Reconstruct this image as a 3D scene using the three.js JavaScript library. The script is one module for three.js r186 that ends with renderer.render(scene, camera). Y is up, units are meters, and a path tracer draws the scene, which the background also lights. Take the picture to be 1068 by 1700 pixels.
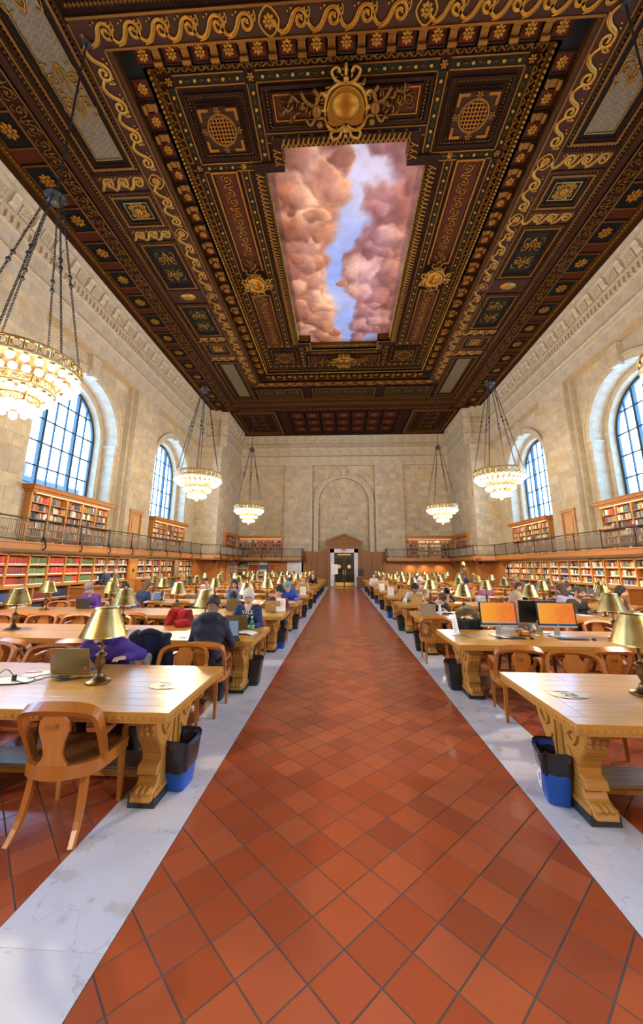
import * as THREE from 'three';
import { mergeGeometries, mergeVertices } from 'three/addons/utils/BufferGeometryUtils.js';
import { RoundedBoxGeometry } from 'three/addons/geometries/RoundedBoxGeometry.js';
import { RectAreaLightUniformsLib } from 'three/addons/lights/RectAreaLightUniformsLib.js';
import { FontLoader } from 'three/addons/loaders/FontLoader.js';
import { TextGeometry } from 'three/addons/geometries/TextGeometry.js';

// ---------- camera, sky, exposure ----------
const scene = new THREE.Scene();
const camera = new THREE.PerspectiveCamera(2 * Math.atan(850 / 621.2) * 180 / Math.PI, 1068 / 1700, 0.05, 300);
camera.setViewOffset(1068, 1700, 0, 50, 1068, 1700);
camera.position.set(0, 1.8, 0);
camera.rotation.set(0.22018, 0.05448, 0.00528, 'YXZ');
camera.updateMatrixWorld(true); camera.updateProjectionMatrix();
scene.background = new THREE.Color().setRGB(0.25, 0.53, 1.0);          // bright overcast sky outside the windows
scene.backgroundIntensity = 17.0;
const renderer = new THREE.WebGLRenderer();
renderer.toneMapping = THREE.LinearToneMapping;
renderer.toneMappingExposure = 1.14;
renderer.shadowMap.enabled = true;
RectAreaLightUniformsLib.init();
const CHANDELIER_POWER = 105;                                           // candela of each chandelier tier light
const WARM = new THREE.Color().setRGB(1.0, 0.80, 0.52);
const SHELF_LAMP = 22, SHELF_WARM = new THREE.Color().setRGB(1.0, 0.72, 0.38);

// ---------- sizes of the room (metres) ----------
const XC = 0.2, HC = 14.3;                     // room axis, ceiling height
const WALL = 11.8, PIL = 11.3, CEIL = 10.9;    // wall plane, pilaster plane, ceiling edge (half widths)
const JOG = -28.65, ENDW = 9.9, ENDZ = -34.7;  // narrower bay at the end of the room
const BACK = 8.5;
const WIN_Z = [2.9, -6.15, -15.2, -24.25], PIER_Z = [7.43, -1.62, -10.67, -19.72, -28.77];
const AL = -1.136, AR = 1.484, ML = -1.745, MR = 2.065;  // terracotta aisle, marble strips

// ---------- random, helpers ----------
let seed = 12345;
function rnd() { seed = (seed + 0x6D2B79F5) | 0; let t = Math.imul(seed ^ (seed >>> 15), 1 | seed); t = (t + Math.imul(t ^ (t >>> 7), 61 | t)) ^ t; return ((t ^ (t >>> 14)) >>> 0) / 4294967296; }
const rr = (a, b) => a + (b - a) * rnd();
const pick = a => a[Math.floor(rnd() * a.length)];
const V = (x, y, z) => new THREE.Vector3(x, y, z);
const taken = {};
function numbered(n) { const k = taken[n] = (taken[n] ?? -1) + 1; return k ? n + '_' + String(k).padStart(3, '0') : n; }
function fin(m) { m.traverse(o => { if (o.isMesh) { o.castShadow = true; o.receiveShadow = true; } }); return m; }
function clean(g) {
  if (g.index) g = g.toNonIndexed(); else g = g.clone();
  for (const k of Object.keys(g.attributes)) if (!['position', 'normal', 'uv', 'color'].includes(k)) g.deleteAttribute(k);
  if (!g.attributes.normal) g.computeVertexNormals();
  if (!g.attributes.uv) g.setAttribute('uv', new THREE.BufferAttribute(new Float32Array(g.attributes.position.count * 2), 2));
  return g;
}
function mg(list) { const l = list.flat(9).filter(Boolean).map(clean); const col = l.some(g => g.attributes.color); if (!col) for (const g of l) g.deleteAttribute('color'); return mergeGeometries(l); }
function flip(g) { const n = clean(g); for (const a of Object.values(n.attributes)) { const s = a.itemSize, r = a.array; for (let i = 0; i < a.count; i += 3) for (let k = 0; k < s; k++) { const t = r[(i + 1) * s + k]; r[(i + 1) * s + k] = r[(i + 2) * s + k]; r[(i + 2) * s + k] = t; } } return n; }
function xf(g, m) { g = clean(g); g.applyMatrix4(m); return m.determinant() < 0 ? flip(g) : g; }
// uv in metres from the dominant normal direction
function uvm(g, s = 1) {
  g = clean(g); const p = g.attributes.position, n = g.attributes.normal, u = g.attributes.uv;
  for (let i = 0; i < p.count; i++) {
    const ax = Math.abs(n.getX(i)), ay = Math.abs(n.getY(i)), az = Math.abs(n.getZ(i));
    if (ay >= ax && ay >= az) u.setXY(i, p.getX(i) * s, p.getZ(i) * s); else if (ax >= az) u.setXY(i, p.getZ(i) * s, p.getY(i) * s); else u.setXY(i, p.getX(i) * s, p.getY(i) * s);
  } return g;
}
const bx = (x0, x1, y0, y1, z0, z1) => new THREE.BoxGeometry(Math.abs(x1 - x0), Math.abs(y1 - y0), Math.abs(z1 - z0)).translate((x0 + x1) / 2, (y0 + y1) / 2, (z0 + z1) / 2);
const rb = (w, h, d, r, x = 0, y = 0, z = 0, s = 1) => new RoundedBoxGeometry(w, h, d, s, r).translate(x, y, z);
function tube(pts, r, seg = 12, rad = 6, closed = false) { return new THREE.TubeGeometry(new THREE.CatmullRomCurve3(pts.map(p => p.isVector3 ? p : V(...p)), closed), seg, r, rad, closed); }
const lathe = (pr, seg = 20) => new THREE.LatheGeometry(pr.map(p => new THREE.Vector2(p[0], p[1])), seg);
const sph = (r, x, y, z, a = 8, b = 6) => new THREE.SphereGeometry(r, a, b).translate(x, y, z);
const cyl = (r0, r1, h, x, y, z, s = 10) => new THREE.CylinderGeometry(r1, r0, h, s).translate(x, y + h / 2, z);
function ext(pts, d, bevel = 0) { const s = new THREE.Shape(pts.map(p => new THREE.Vector2(p[0], p[1]))); return new THREE.ExtrudeGeometry(s, { depth: d, bevelEnabled: bevel > 0, bevelSize: bevel, bevelThickness: bevel, bevelSegments: 1, steps: 1, curveSegments: 8 }); }
// a rectangular section swept along a path (frame from up vector)
function ribbon(pts, w, h, seg = 16, up = V(0, 1, 0)) {
  const c = new THREE.CatmullRomCurve3(pts.map(p => V(...p))), pos = [], idx = [];
  for (let i = 0; i <= seg; i++) {
    const t = i / seg, p = c.getPoint(t), d = c.getTangent(t), sd = d.clone().cross(up).normalize(), u2 = sd.clone().cross(d).normalize();
    const W = typeof w === 'function' ? w(t) : w, Hh = typeof h === 'function' ? h(t) : h;
    for (const [a, b] of [[-.5, -.5], [.5, -.5], [.5, .5], [-.5, .5]]) { const q = p.clone().addScaledVector(sd, a * W).addScaledVector(u2, b * Hh); pos.push(q.x, q.y, q.z); }
  }
  for (let i = 0; i < seg; i++) for (let k = 0; k < 4; k++) { const a = i * 4 + k, b = i * 4 + (k + 1) % 4; idx.push(a, b, a + 4, b, b + 4, a + 4); }
  const e = seg * 4; idx.push(0, 2, 1, 0, 3, 2, e, e + 1, e + 2, e, e + 2, e + 3);
  const g = new THREE.BufferGeometry(); g.setAttribute('position', new THREE.Float32BufferAttribute(pos, 3)); g.setIndex(idx);
  const n = g.toNonIndexed(); n.computeVertexNormals(); return n;
}
function part(name, g, m, parent, label) { const o = new THREE.Mesh(Array.isArray(g) ? mg(g) : g, m); o.name = name; if (label) o.userData.label = label; o.castShadow = o.receiveShadow = true; parent.add(o); return o; }
function thing(name, label, category, pos = [0, 0, 0], turn = 0, group) {
  const o = new THREE.Group(); o.name = numbered(name); scene.add(o); o.position.set(...pos); o.rotation.y = turn;
  o.userData = { label, category }; if (group) o.userData.group = group; return o;
}
function single(name, g, m, label, category, pos = [0, 0, 0], turn = 0, group) {
  const o = part(numbered(name), g, m, scene); o.position.set(...pos); o.rotation.y = turn; o.userData = { label, category }; if (group) o.userData.group = group; return o;
}
function struct(name) { const o = new THREE.Group(); o.name = name; scene.add(o); o.userData.kind = 'structure'; return o; }
function copy(o, pos, turn = 0, label) { const c = o.clone(); c.name = numbered(o.name.replace(/_\d{3}$/, '')); c.userData = { ...o.userData }; if (label) c.userData.label = label; scene.add(c); c.position.set(...pos); c.rotation.set(0, turn, 0); return c; }
// where a point falls in the photograph
const _v = V(0, 0, 0);
function px(x, y, z) { _v.set(x, y, z).applyMatrix4(camera.matrixWorldInverse); const d = -_v.z; return d > 0.1 ? [534 + 621.2 * _v.x / d, 800 - 621.2 * _v.y / d, d] : null; }
camera.matrixWorldInverse.copy(camera.matrixWorld).invert();
function shows(x, y, z, size) { const p = px(x, y, z); return p && p[0] > -20 && p[0] < 1088 && p[1] > -20 && p[1] < 1620 ? size * 621 / p[2] : 0; }
// pieces {g, m(aterial index), c:[x,y,z], s(ize)}: the 300 that show largest become parts, the others one part of stuff
function pieces(parent, name, list, mats, most = 300, restMat) {
  for (const q of list) q.k = shows(...q.c, q.s);
  list.sort((a, b) => b.k - a.k);
  list.slice(0, most).forEach(q => part(name, q.g, mats[q.m], parent));
  const rest = list.slice(most); if (!rest.length) return;
  const gs = rest.map(q => { const g = clean(q.g), c = mats[q.m].color, n = g.attributes.position.count, a = new Float32Array(n * 3); for (let i = 0; i < n; i++) { a[i * 3] = c.r; a[i * 3 + 1] = c.g; a[i * 3 + 2] = c.b; } g.setAttribute('color', new THREE.BufferAttribute(a, 3)); return g; });
  const rm = mats[0].clone(); rm.color.setRGB(1, 1, 1); rm.vertexColors = true;
  part('far_' + name + 's', gs, rm, parent).userData.kind = 'stuff';
}

// ---------- procedural textures ----------
function hash2(x, y, s) { let h = Math.imul((x | 0) + 131, 374761393) ^ Math.imul((y | 0) + 57, 668265263) ^ Math.imul((s | 0) + 7, 974711483); h = Math.imul(h ^ (h >>> 13), 1274126177); return ((h ^ (h >>> 16)) >>> 0) / 4294967296; }
function vnoise(x, y, per, s = 1) { const xi = Math.floor(x), yi = Math.floor(y), fx = x - xi, fy = y - yi, w = v => ((v % per) + per) % per, q = t => t * t * (3 - 2 * t); const a = hash2(w(xi), w(yi), s), b = hash2(w(xi + 1), w(yi), s), c = hash2(w(xi), w(yi + 1), s), d = hash2(w(xi + 1), w(yi + 1), s); return (a + (b - a) * q(fx)) * (1 - q(fy)) + (c + (d - c) * q(fx)) * q(fy); }
function fbm(x, y, per, o = 4, s = 1) { let v = 0, a = 0.5, t = 0; for (let i = 0; i < o; i++) { v += a * vnoise(x, y, per, s + i); t += a; x *= 2; y *= 2; per *= 2; a *= 0.5; } return v / t; }
function tex(w, h, fn, srgb = true) {
  const d = new Uint8Array(w * h * 4);
  for (let y = 0; y < h; y++) for (let x = 0; x < w; x++) { const c = fn(x / w, y / h), i = (y * w + x) * 4; if (typeof c === 'number') { d[i] = d[i + 1] = d[i + 2] = Math.max(0, Math.min(255, c * 255)); } else for (let k = 0; k < 3; k++) d[i + k] = Math.max(0, Math.min(255, c[k] * 255)); d[i + 3] = 255; }
  const t = new THREE.DataTexture(d, w, h); t.wrapS = t.wrapT = THREE.RepeatWrapping; t.magFilter = THREE.LinearFilter; t.minFilter = THREE.LinearMipmapLinearFilter; t.generateMipmaps = true; if (srgb) t.colorSpace = THREE.SRGBColorSpace; t.needsUpdate = true; return t;
}
const rep = (t, x, y) => { const c = t.clone(); c.repeat.set(x, y); c.needsUpdate = true; return c; };
const mix = (a, b, t) => a.map((v, i) => v + (b[i] - v) * t);
const T = {};
T.wood = tex(512, 512, (u, v) => { const g = fbm(u * 4, v * 64, 4, 4, 3), k = fbm(u * 2, v * 14, 2, 3, 9); return mix([1, .99, .97], [.78, .69, .58], Math.min(1, g * .5 + k * .4)); });   // long grain along u
T.woodBump = tex(256, 256, (u, v) => fbm(u * 4, v * 64, 4, 4, 3), false);
T.stone = tex(256, 256, (u, v) => { const n = fbm(u * 5, v * 5, 5, 5, 41), m = fbm(u * 30, v * 8, 30, 3, 45); return mix([1, 1, 1], [.78, .74, .68], n * .6 + m * .35); });
T.marble = tex(512, 512, (u, v) => { const w = fbm(u * 4, v * 4, 4, 5, 61), r = Math.abs(fbm(u * 5 + w * 1.5, v * 5, 5, 5, 65) - .5), d = fbm(u * 9, v * 9, 9, 5, 68); let c = mix([.96, .96, .97], [.82, .83, .87], w); if (r < .006) c = mix(c, [.66, .66, .69], .35); if (d > .68) c = mix(c, [.72, .68, .62], Math.min(.35, (d - .68) * 4)); return c; });
T.brass = tex(256, 64, (u, v) => .22 + .16 * fbm(u * 3, v * 40, 3, 3, 81), false);
T.fabric = tex(128, 128, (u, v) => .8 + .2 * fbm(u * 50, v * 50, 50, 2, 7));
T.gilded = tex(512, 512, (u, v) => { const n = fbm(u * 10, v * 10, 10, 4, 211), r = Math.abs(fbm(u * 14 + n * .8, v * 14, 14, 3, 221) - .5), b = fbm(u * 60, v * 60, 60, 2, 231); let c = mix([.235, .12, .045], [.165, .075, .025], n); if (r < .03) c = mix(c, [.43, .26, .08], .75 * (1 - r / .03)); if (b > .74) c = mix(c, [.40, .24, .07], .5); return c; });
const mat = (r, g, b, rough = .6, o = {}) => new THREE.MeshStandardMaterial({ color: new THREE.Color().setRGB(r, g, b), roughness: rough, ...o });
const phys = (r, g, b, rough = .6, o = {}) => new THREE.MeshPhysicalMaterial({ color: new THREE.Color().setRGB(r, g, b), roughness: rough, ...o });
const M = {
  clay: [[.385, .084, .028], [.365, .078, .026], [.40, .092, .031], [.345, .073, .025], [.375, .088, .032], [.41, .10, .036], [.325, .07, .026], [.30, .068, .028], [.39, .096, .038], [.355, .082, .033]].map(c => mat(...c, .22)),
  grout: mat(.085, .08, .08, .9),
  marble: [[.84, .85, .89], [.79, .81, .86], [.87, .87, .89]].map(c => mat(...c, .24, { map: T.marble })),
  stone: [[.575, .495, .355], [.54, .47, .345], [.62, .545, .41], [.51, .45, .345], [.59, .495, .33]].map(c => mat(...c, .85, { map: T.stone })),
  stonePlain: mat(.565, .495, .365, .85, { map: T.stone }),
  cornice: mat(.58, .52, .40, .8, { map: T.stone }),
  plaster: mat(.7, .7, .68, .8, { map: T.stone }),
  oak: phys(.66, .36, .08, .32, { map: T.wood, clearcoat: .6, clearcoatRoughness: .22 }),
  oakPlain: mat(.62, .345, .07, .45, { map: T.wood }),
  oakCarved: mat(.54, .285, .055, .5, { map: T.wood }),
  chairWood: phys(.57, .225, .036, .35, { map: T.wood, clearcoat: .4, clearcoatRoughness: .25 }),
  seatWood: mat(.22, .10, .03, .45, { map: T.wood }),
  panelWood: mat(.45, .19, .042, .45, { map: T.wood }),
  wainscot: mat(.27, .115, .028, .5, { map: T.wood }),
  darkWood: mat(.15, .062, .02, .5, { map: T.wood }),
  shelfWood: mat(.54, .26, .06, .5, { map: T.wood }),
  iron: mat(.03, .027, .024, .5, { metalness: .6 }),
  ironBlack: mat(.012, .012, .014, .5, { metalness: .3 }),
  windowIron: mat(.012, .03, .05, .5),
  glass: new THREE.MeshPhysicalMaterial({ color: 0xffffff, roughness: 0.0, transmission: 1, thickness: 0, ior: 1.45 }),
  brass: mat(.52, .39, .15, 1, { metalness: 1, roughnessMap: T.brass }),
  bronze: mat(.16, .11, .05, .35, { metalness: .9 }),
  cWood: phys(.48, .45, .43, .8, { map: T.gilded, specularIntensity: .25 }),
  cWoodD: phys(.028, .010, .003, .75, { specularIntensity: .25 }),
  cPurple: phys(.045, .016, .006, .7, { map: T.wood, specularIntensity: .3 }),
  gilt: mat(.27, .125, .017, .42, { metalness: .95 }),
  giltD: mat(.17, .072, .012, .48, { metalness: .9 }),
  giltL: mat(.33, .17, .032, .4, { metalness: .95 }),
  cBlue: phys(.007, .007, .009, .85, { specularIntensity: .2 }), cGreen: phys(.015, .012, .005, .85, { specularIntensity: .2 }), cRed: phys(.085, .014, .006, .8, { specularIntensity: .25 }), cRedD: phys(.055, .012, .005, .8, { specularIntensity: .25 }),
  black: mat(.008, .008, .009, .35), rubber: mat(.015, .02, .022, .5), white: mat(.78, .78, .76, .6), paper: mat(.8, .79, .75, .8),
};
// local frames: a along the wall, b up, c into the wall
const frameSide = s => new THREE.Matrix4().set(0, 0, s, XC, 0, 1, 0, 0, 1, 0, 0, 0, 0, 0, 0, 1);        // world = (XC + s c, b, a)
const frameEnd = new THREE.Matrix4().set(1, 0, 0, XC, 0, 1, 0, 0, 0, 0, -1, 0, 0, 0, 0, 1);            // world = (XC + a, b, -c)
const frameCeil = new THREE.Matrix4().set(1, 0, 0, XC, 0, 0, 1, HC, 0, 1, 0, 0, 0, 0, 0, 1);           // world = (XC + a, HC + c, b)

// ================= FLOOR =================
const floor = struct('floor');
part('grout_bed', uvm(bx(XC - 12.4, XC + 12.4, -.3, -.003, -36, BACK + .3)), M.grout, floor);
{
  const clip = (poly, f) => { const o = []; for (let i = 0; i < poly.length; i++) { const a = poly[i], b = poly[(i + 1) % poly.length], fa = f(a), fb = f(b); if (fa >= 0) o.push(a); if ((fa >= 0) !== (fb >= 0)) { const t = fa / (fa - fb); o.push([a[0] + (b[0] - a[0]) * t, a[1] + (b[1] - a[1]) * t]); } } return o; };
  const inset = (poly, d) => { const n = poly.length; let cx = 0, cz = 0; poly.forEach(p => { cx += p[0] / n; cz += p[1] / n; }); const o = []; for (let i = 0; i < n; i++) { const p0 = poly[(i + n - 1) % n], p = poly[i], p2 = poly[(i + 1) % n]; const e1 = norm([p[0] - p0[0], p[1] - p0[1]]), e2 = norm([p2[0] - p[0], p2[1] - p[1]]); const n1 = inw(e1, p, cx, cz), n2 = inw(e2, p, cx, cz), k = d / Math.max(.35, 1 + n1[0] * n2[0] + n1[1] * n2[1]); o.push([p[0] + (n1[0] + n2[0]) * k, p[1] + (n1[1] + n2[1]) * k]); } return o; };
  const norm = v => { const l = Math.hypot(...v) || 1; return [v[0] / l, v[1] / l]; };
  const inw = (e, p, cx, cz) => { let n = [-e[1], e[0]]; return n[0] * (cx - p[0]) + n[1] * (cz - p[1]) > 0 ? n : [-n[0], -n[1]]; };
  const area = p => Math.abs(p.reduce((s, a, i) => { const b = p[(i + 1) % p.length]; return s + a[0] * b[1] - b[0] * a[1]; }, 0)) / 2;
  function slab(poly, gap, y0, ch, tilt, uvs) {            // chamfered tile from a convex outline
    const A = inset(poly, gap), B = inset(A, ch), n = A.length, pos = [], uv = [], ox = rnd(), oz = rnd();
    let cx = 0, cz = 0; A.forEach(p => { cx += p[0] / n; cz += p[1] / n; });
    const tx = rr(-tilt, tilt), tz = rr(-tilt, tilt), top = p => [p[0], y0 + (p[0] - cx) * tx + (p[1] - cz) * tz, p[1]], low = p => [p[0], y0 - .005, p[1]];
    const tri = (...t) => t.forEach(p => { pos.push(...p); uv.push(p[0] * uvs + ox, p[2] * uvs + oz); });
    const sgn = Math.sign(A.reduce((s, a, i) => { const b = A[(i + 1) % n]; return s + a[0] * b[1] - b[0] * a[1]; }, 0));
    const T3 = (a, b, c) => sgn < 0 ? tri(a, b, c) : tri(a, c, b);
    for (let i = 1; i < n - 1; i++) T3(top(B[0]), top(B[i]), top(B[i + 1]));
    for (let i = 0; i < n; i++) { const j = (i + 1) % n; T3(low(A[i]), low(A[j]), top(B[j])); T3(low(A[i]), top(B[j]), top(B[i])); }
    const g = new THREE.BufferGeometry(); g.setAttribute('position', new THREE.Float32BufferAttribute(pos, 3)); g.setAttribute('uv', new THREE.Float32BufferAttribute(uv, 2)); g.computeVertexNormals(); return g;
  }
  const s = .23083, ph = .79176, ux = Math.cos(ph) * s, uz = -Math.sin(ph) * s, vx = Math.sin(ph) * s, vz = Math.cos(ph) * s, ox = -.9803, oz = -2.244, list = [];
  for (let i = -80; i < 160; i++) for (let j = -160; j < 80; j++) {
    const P = (a, b) => [ox + (i + a) * ux + (j + b) * vx, oz + (i + a) * uz + (j + b) * vz], c = P(.5, .5);
    if (c[1] > 1.6 || c[1] < -34.4 || c[0] < XC - 10.7 || c[0] > XC + 10.7) continue;
    for (const [lo, hi] of [[-11, ML], [AL, AR], [MR, 11.2]]) {
      if (c[0] < lo - .2 || c[0] > hi + .2) continue;
      let q = clip(clip([P(0, 0), P(1, 0), P(1, 1), P(0, 1)], p => p[0] - lo), p => hi - p[0]);
      if (q.length < 3 || area(q) < .0012) continue;
      list.push({ g: slab(q, .0036, rr(-.0003, .0003), .0015, .0022, 3.1), m: Math.floor(rnd() * 10), c: [c[0], 0, c[1]], s: Math.sqrt(area(q)) });
    }
  }
  pieces(floor, 'tile', list, M.clay);
  for (const [x0, x1, off] of [[ML, AL, -3.03], [AR, MR, -3.03]]) for (let z = off + .87 * 5; z > -34.4; z -= .87)
    part('marble_slab', slab([[x0, z], [x1, z], [x1, z - .87], [x0, z - .87]], .0012, .001, .001, 0, .55), M.marble[Math.floor(rnd() * 3)], floor);
}

// ================= WALLS =================
const archY = (a, h) => Math.abs(a - h.a) >= h.hw ? -1 : h.spring + Math.sqrt(h.hw * h.hw - (a - h.a) ** 2);
function archHole(h) { const p = new THREE.Path(); p.moveTo(h.a - h.hw, h.sill); p.lineTo(h.a + h.hw, h.sill); p.lineTo(h.a + h.hw, h.spring); p.absarc(h.a, h.spring, h.hw, 0, Math.PI, false); p.lineTo(h.a - h.hw, h.sill); return p; }
function wallPlate(F, a0, a1, b0, b1, c0, c1, holes) {
  const s = new THREE.Shape(); s.moveTo(a0, b0); s.lineTo(a1, b0); s.lineTo(a1, b1); s.lineTo(a0, b1); s.closePath(); holes.forEach(h => s.holes.push(archHole(h)));
  return uvm(xf(new THREE.ExtrudeGeometry(s, { depth: c1 - c0, bevelEnabled: false, curveSegments: 28 }).translate(0, 0, c0), F));
}
function ring(F, h, w, c0, c1, voussoirs = 0) {             // archivolt with legs
  const p = new THREE.Shape(), R = h.hw + w; p.moveTo(h.a + R, h.spring); p.absarc(h.a, h.spring, R, 0, Math.PI, false); p.lineTo(h.a - h.hw, h.spring); p.absarc(h.a, h.spring, h.hw, Math.PI, 0, true); p.closePath();
  return uvm(xf(new THREE.ExtrudeGeometry(p, { depth: c1 - c0, bevelEnabled: false, curveSegments: 28 }).translate(0, 0, c0), F));
}
// coursed ashlar: proud blocks with open joints, fitted round arched openings
function ashlar(F, a0, a1, b0, b1, c, holes, list, rowH = .46, len = 1.0) {
  const rows = Math.max(1, Math.round((b1 - b0) / rowH)), h = (b1 - b0) / rows, gap = .004, proud = .012;
  for (let r = 0; r < rows; r++) {
    const y0 = b0 + r * h, y1 = y0 + h; let segs = [[a0, a0, a1, a1]];
    for (const H of holes) {
      const hw = y => y < H.sill ? 0 : y <= H.spring ? H.hw : y >= H.spring + H.hw ? 0 : Math.sqrt(H.hw ** 2 - (y - H.spring) ** 2);
      const h0 = hw(y0 + .001), h1 = hw(y1 - .001); if (!h0 && !h1) continue;
      segs = segs.flatMap(S => S[1] < H.a && S[2] > H.a ? [[S[0], S[1], H.a - h0, H.a - h1], [H.a + h0, H.a + h1, S[2], S[3]]] : [S]);
    }
    for (const S of segs) {
      const lo = Math.max(S[0], S[1]), hi = Math.min(S[2], S[3]), js = []; if (hi - lo < -1) continue;
      let x = lo + len * (r % 2 ? .5 : 1) * rr(.75, 1.05); while (x < hi - .3) { js.push(x); x += len * rr(.7, 1.15); }
      const ed = [[S[0], S[1]], ...js.map(j => [j, j]), [S[2], S[3]]];
      for (let k = 0; k < ed.length - 1; k++) {
        const q = [[ed[k][0] + gap, y0 + gap], [ed[k + 1][0] - gap, y0 + gap], [ed[k + 1][1] - gap, y1 - gap], [ed[k][1] + gap, y1 - gap]];
        if (q[1][0] - q[0][0] < .03 && q[2][0] - q[3][0] < .03) continue; if (q[1][0] < q[0][0]) q[1][0] = q[0][0] + .001; if (q[2][0] < q[3][0]) q[2][0] = q[3][0] + .001;
        const p = proud + rr(0, .004), pos = [], t = (...z) => z.forEach(v => pos.push(...v)), fr = q.map(v => [v[0], v[1], c - p]), bk = q.map(v => [v[0], v[1], c + .002]);
        t(fr[0], fr[2], fr[1], fr[0], fr[3], fr[2]); for (let i = 0; i < 4; i++) { const j = (i + 1) % 4; t(fr[i], fr[j], bk[j], fr[i], bk[j], bk[i]); }
        let g = new THREE.BufferGeometry(); g.setAttribute('position', new THREE.Float32BufferAttribute(pos, 3)); g.computeVertexNormals(); g = xf(g, F);
        const uo = rnd() * 3; g = uvm(g, .7); const U = g.attributes.uv; for (let i = 0; i < U.count; i++) U.setXY(i, U.getX(i) + uo, U.getY(i) + uo * 2);
        const m = V((q[0][0] + q[1][0]) / 2, (y0 + y1) / 2, c).applyMatrix4(F);
        list.push({ g, m: Math.floor(rnd() * 5), c: m.toArray(), s: Math.sqrt(h * Math.max(.1, q[1][0] - q[0][0])) });
      }
    }
  }
}
const lbox = (F, a0, a1, b0, b1, c0, c1) => uvm(xf(bx(a0, a1, b0, b1, c0, c1), F));
let trimN = 0, winN = 0, doorN = 0;
// classical cornice: a profile run along the wall, dentils, and rosette blocks
const corniceProfile = [[.012, 11.19], [.03, 11.19], [.03, 11.75], [.05, 11.76], [.05, 11.98], [.10, 12.02], [.10, 12.08], [.03, 12.14], [.015, 12.16], [.015, 12.86], [.04, 12.9], [.05, 12.93], [.05, 13.2], [.19, 13.22], [.21, 13.32], [.12, 13.38], [.12, 13.42], [.27, 13.86], [.34, 13.9], [.36, 13.98], [.36, 14.06], [.38, 14.12], [.42, 14.24], [.42, 14.32], [-.05, 14.32], [-.05, 11.21], [.0, 11.205]];
const rosette = (r, h = .05, n = 6) => { const g = [new THREE.SphereGeometry(r * .3, 7, 5).scale(1, 1, h / r * 2.2)]; for (let i = 0; i < n; i++) { const t = i / n * 6.283; g.push(new THREE.SphereGeometry(r * .36, 6, 4).scale(1.15, .75, h / r * 1.8).rotateZ(t).translate(Math.cos(t) * r * .6, Math.sin(t) * r * .6, 0)); } return mg(g); };
const corniceRosette = rosette(.16, .06, 6), corniceBlock = mg([bx(-.2, .2, -.2, .2, -.015, .03), bx(-.2, .2, .16, .2, -.05, 0), bx(-.2, .2, -.2, -.16, -.05, 0), bx(-.2, -.16, -.2, .2, -.05, 0), bx(.16, .2, -.2, .2, -.05, 0)]);
const consoleBlock = ext([[-.05, 0], [.1, .02], [.2, .1], [.22, .2], [.25, .34], [.32, .42], [.32, .47], [-.05, .47]], .24).translate(0, -.23, -.1).rotateY(Math.PI / 2);   // bracket, projects to -z
function cornice(F, a0, a1, c, ext0 = 0, ext1 = 0) {
  const t = struct('trim_' + (++trimN)), L = a1 - a0 + ext0 + ext1;
  const sh = ext(corniceProfile.map(p => [-p[0], p[1]]), L).rotateY(-Math.PI / 2);    // (x=-proj,y,z) -> length along -x
  // after rotateY(-90): x' = -z, z' = x  => length runs to -x', projection along z'
  const g = sh.translate(a1 + ext1, 0, c);
  part('cornice_moulding', uvm(xf(g, F)), M.cornice, t);
  const dl = []; for (let a = a0 - ext0 * .4; a < a1 + ext1 * .4; a += .25) dl.push(xf(bx(a, a + .14, 12.95, 13.2, c - .17, c - .04), F));
  part('dentil_course', mg(dl), M.cornice, t).userData.kind = 'stuff';
  const eg = []; for (let a = a0 - ext0 * .4; a < a1 + ext1 * .4; a += .12) eg.push(xf(new THREE.SphereGeometry(.05, 5, 4).scale(1, 1.2, 1).translate(a, 12.05, c - .09), F), xf(new THREE.SphereGeometry(.05, 5, 4).translate(a, 13.28, c - .2), F));
  part('egg_course', mg(eg), M.cornice, t).userData.kind = 'stuff';
  const n = Math.max(1, Math.round((a1 - a0) / .95));
  for (let i = 0; i < n; i++) {
    const a = a0 + (i + .5) * (a1 - a0) / n, p = V(a, 13.64, c - .2).applyMatrix4(F), p2 = V(a + (a1 - a0) / n / 2, 13.64, c - .1).applyMatrix4(F), q = new THREE.Quaternion().setFromRotationMatrix(new THREE.Matrix4().lookAt(V(0, 0, 1).transformDirection(F), V(0, 0, 0), V(0, 1, 0)));
    const b = part('cornice_coffer', corniceBlock, M.cornice, t); b.position.copy(p); b.quaternion.copy(q); b.rotateX(-.35);
    const r = part('rosette', corniceRosette, M.cornice, b); r.position.set(0, 0, -.02);
    const k = part('console', consoleBlock, M.cornice, t); k.position.copy(p2); k.quaternion.copy(q);
  }
}
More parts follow.
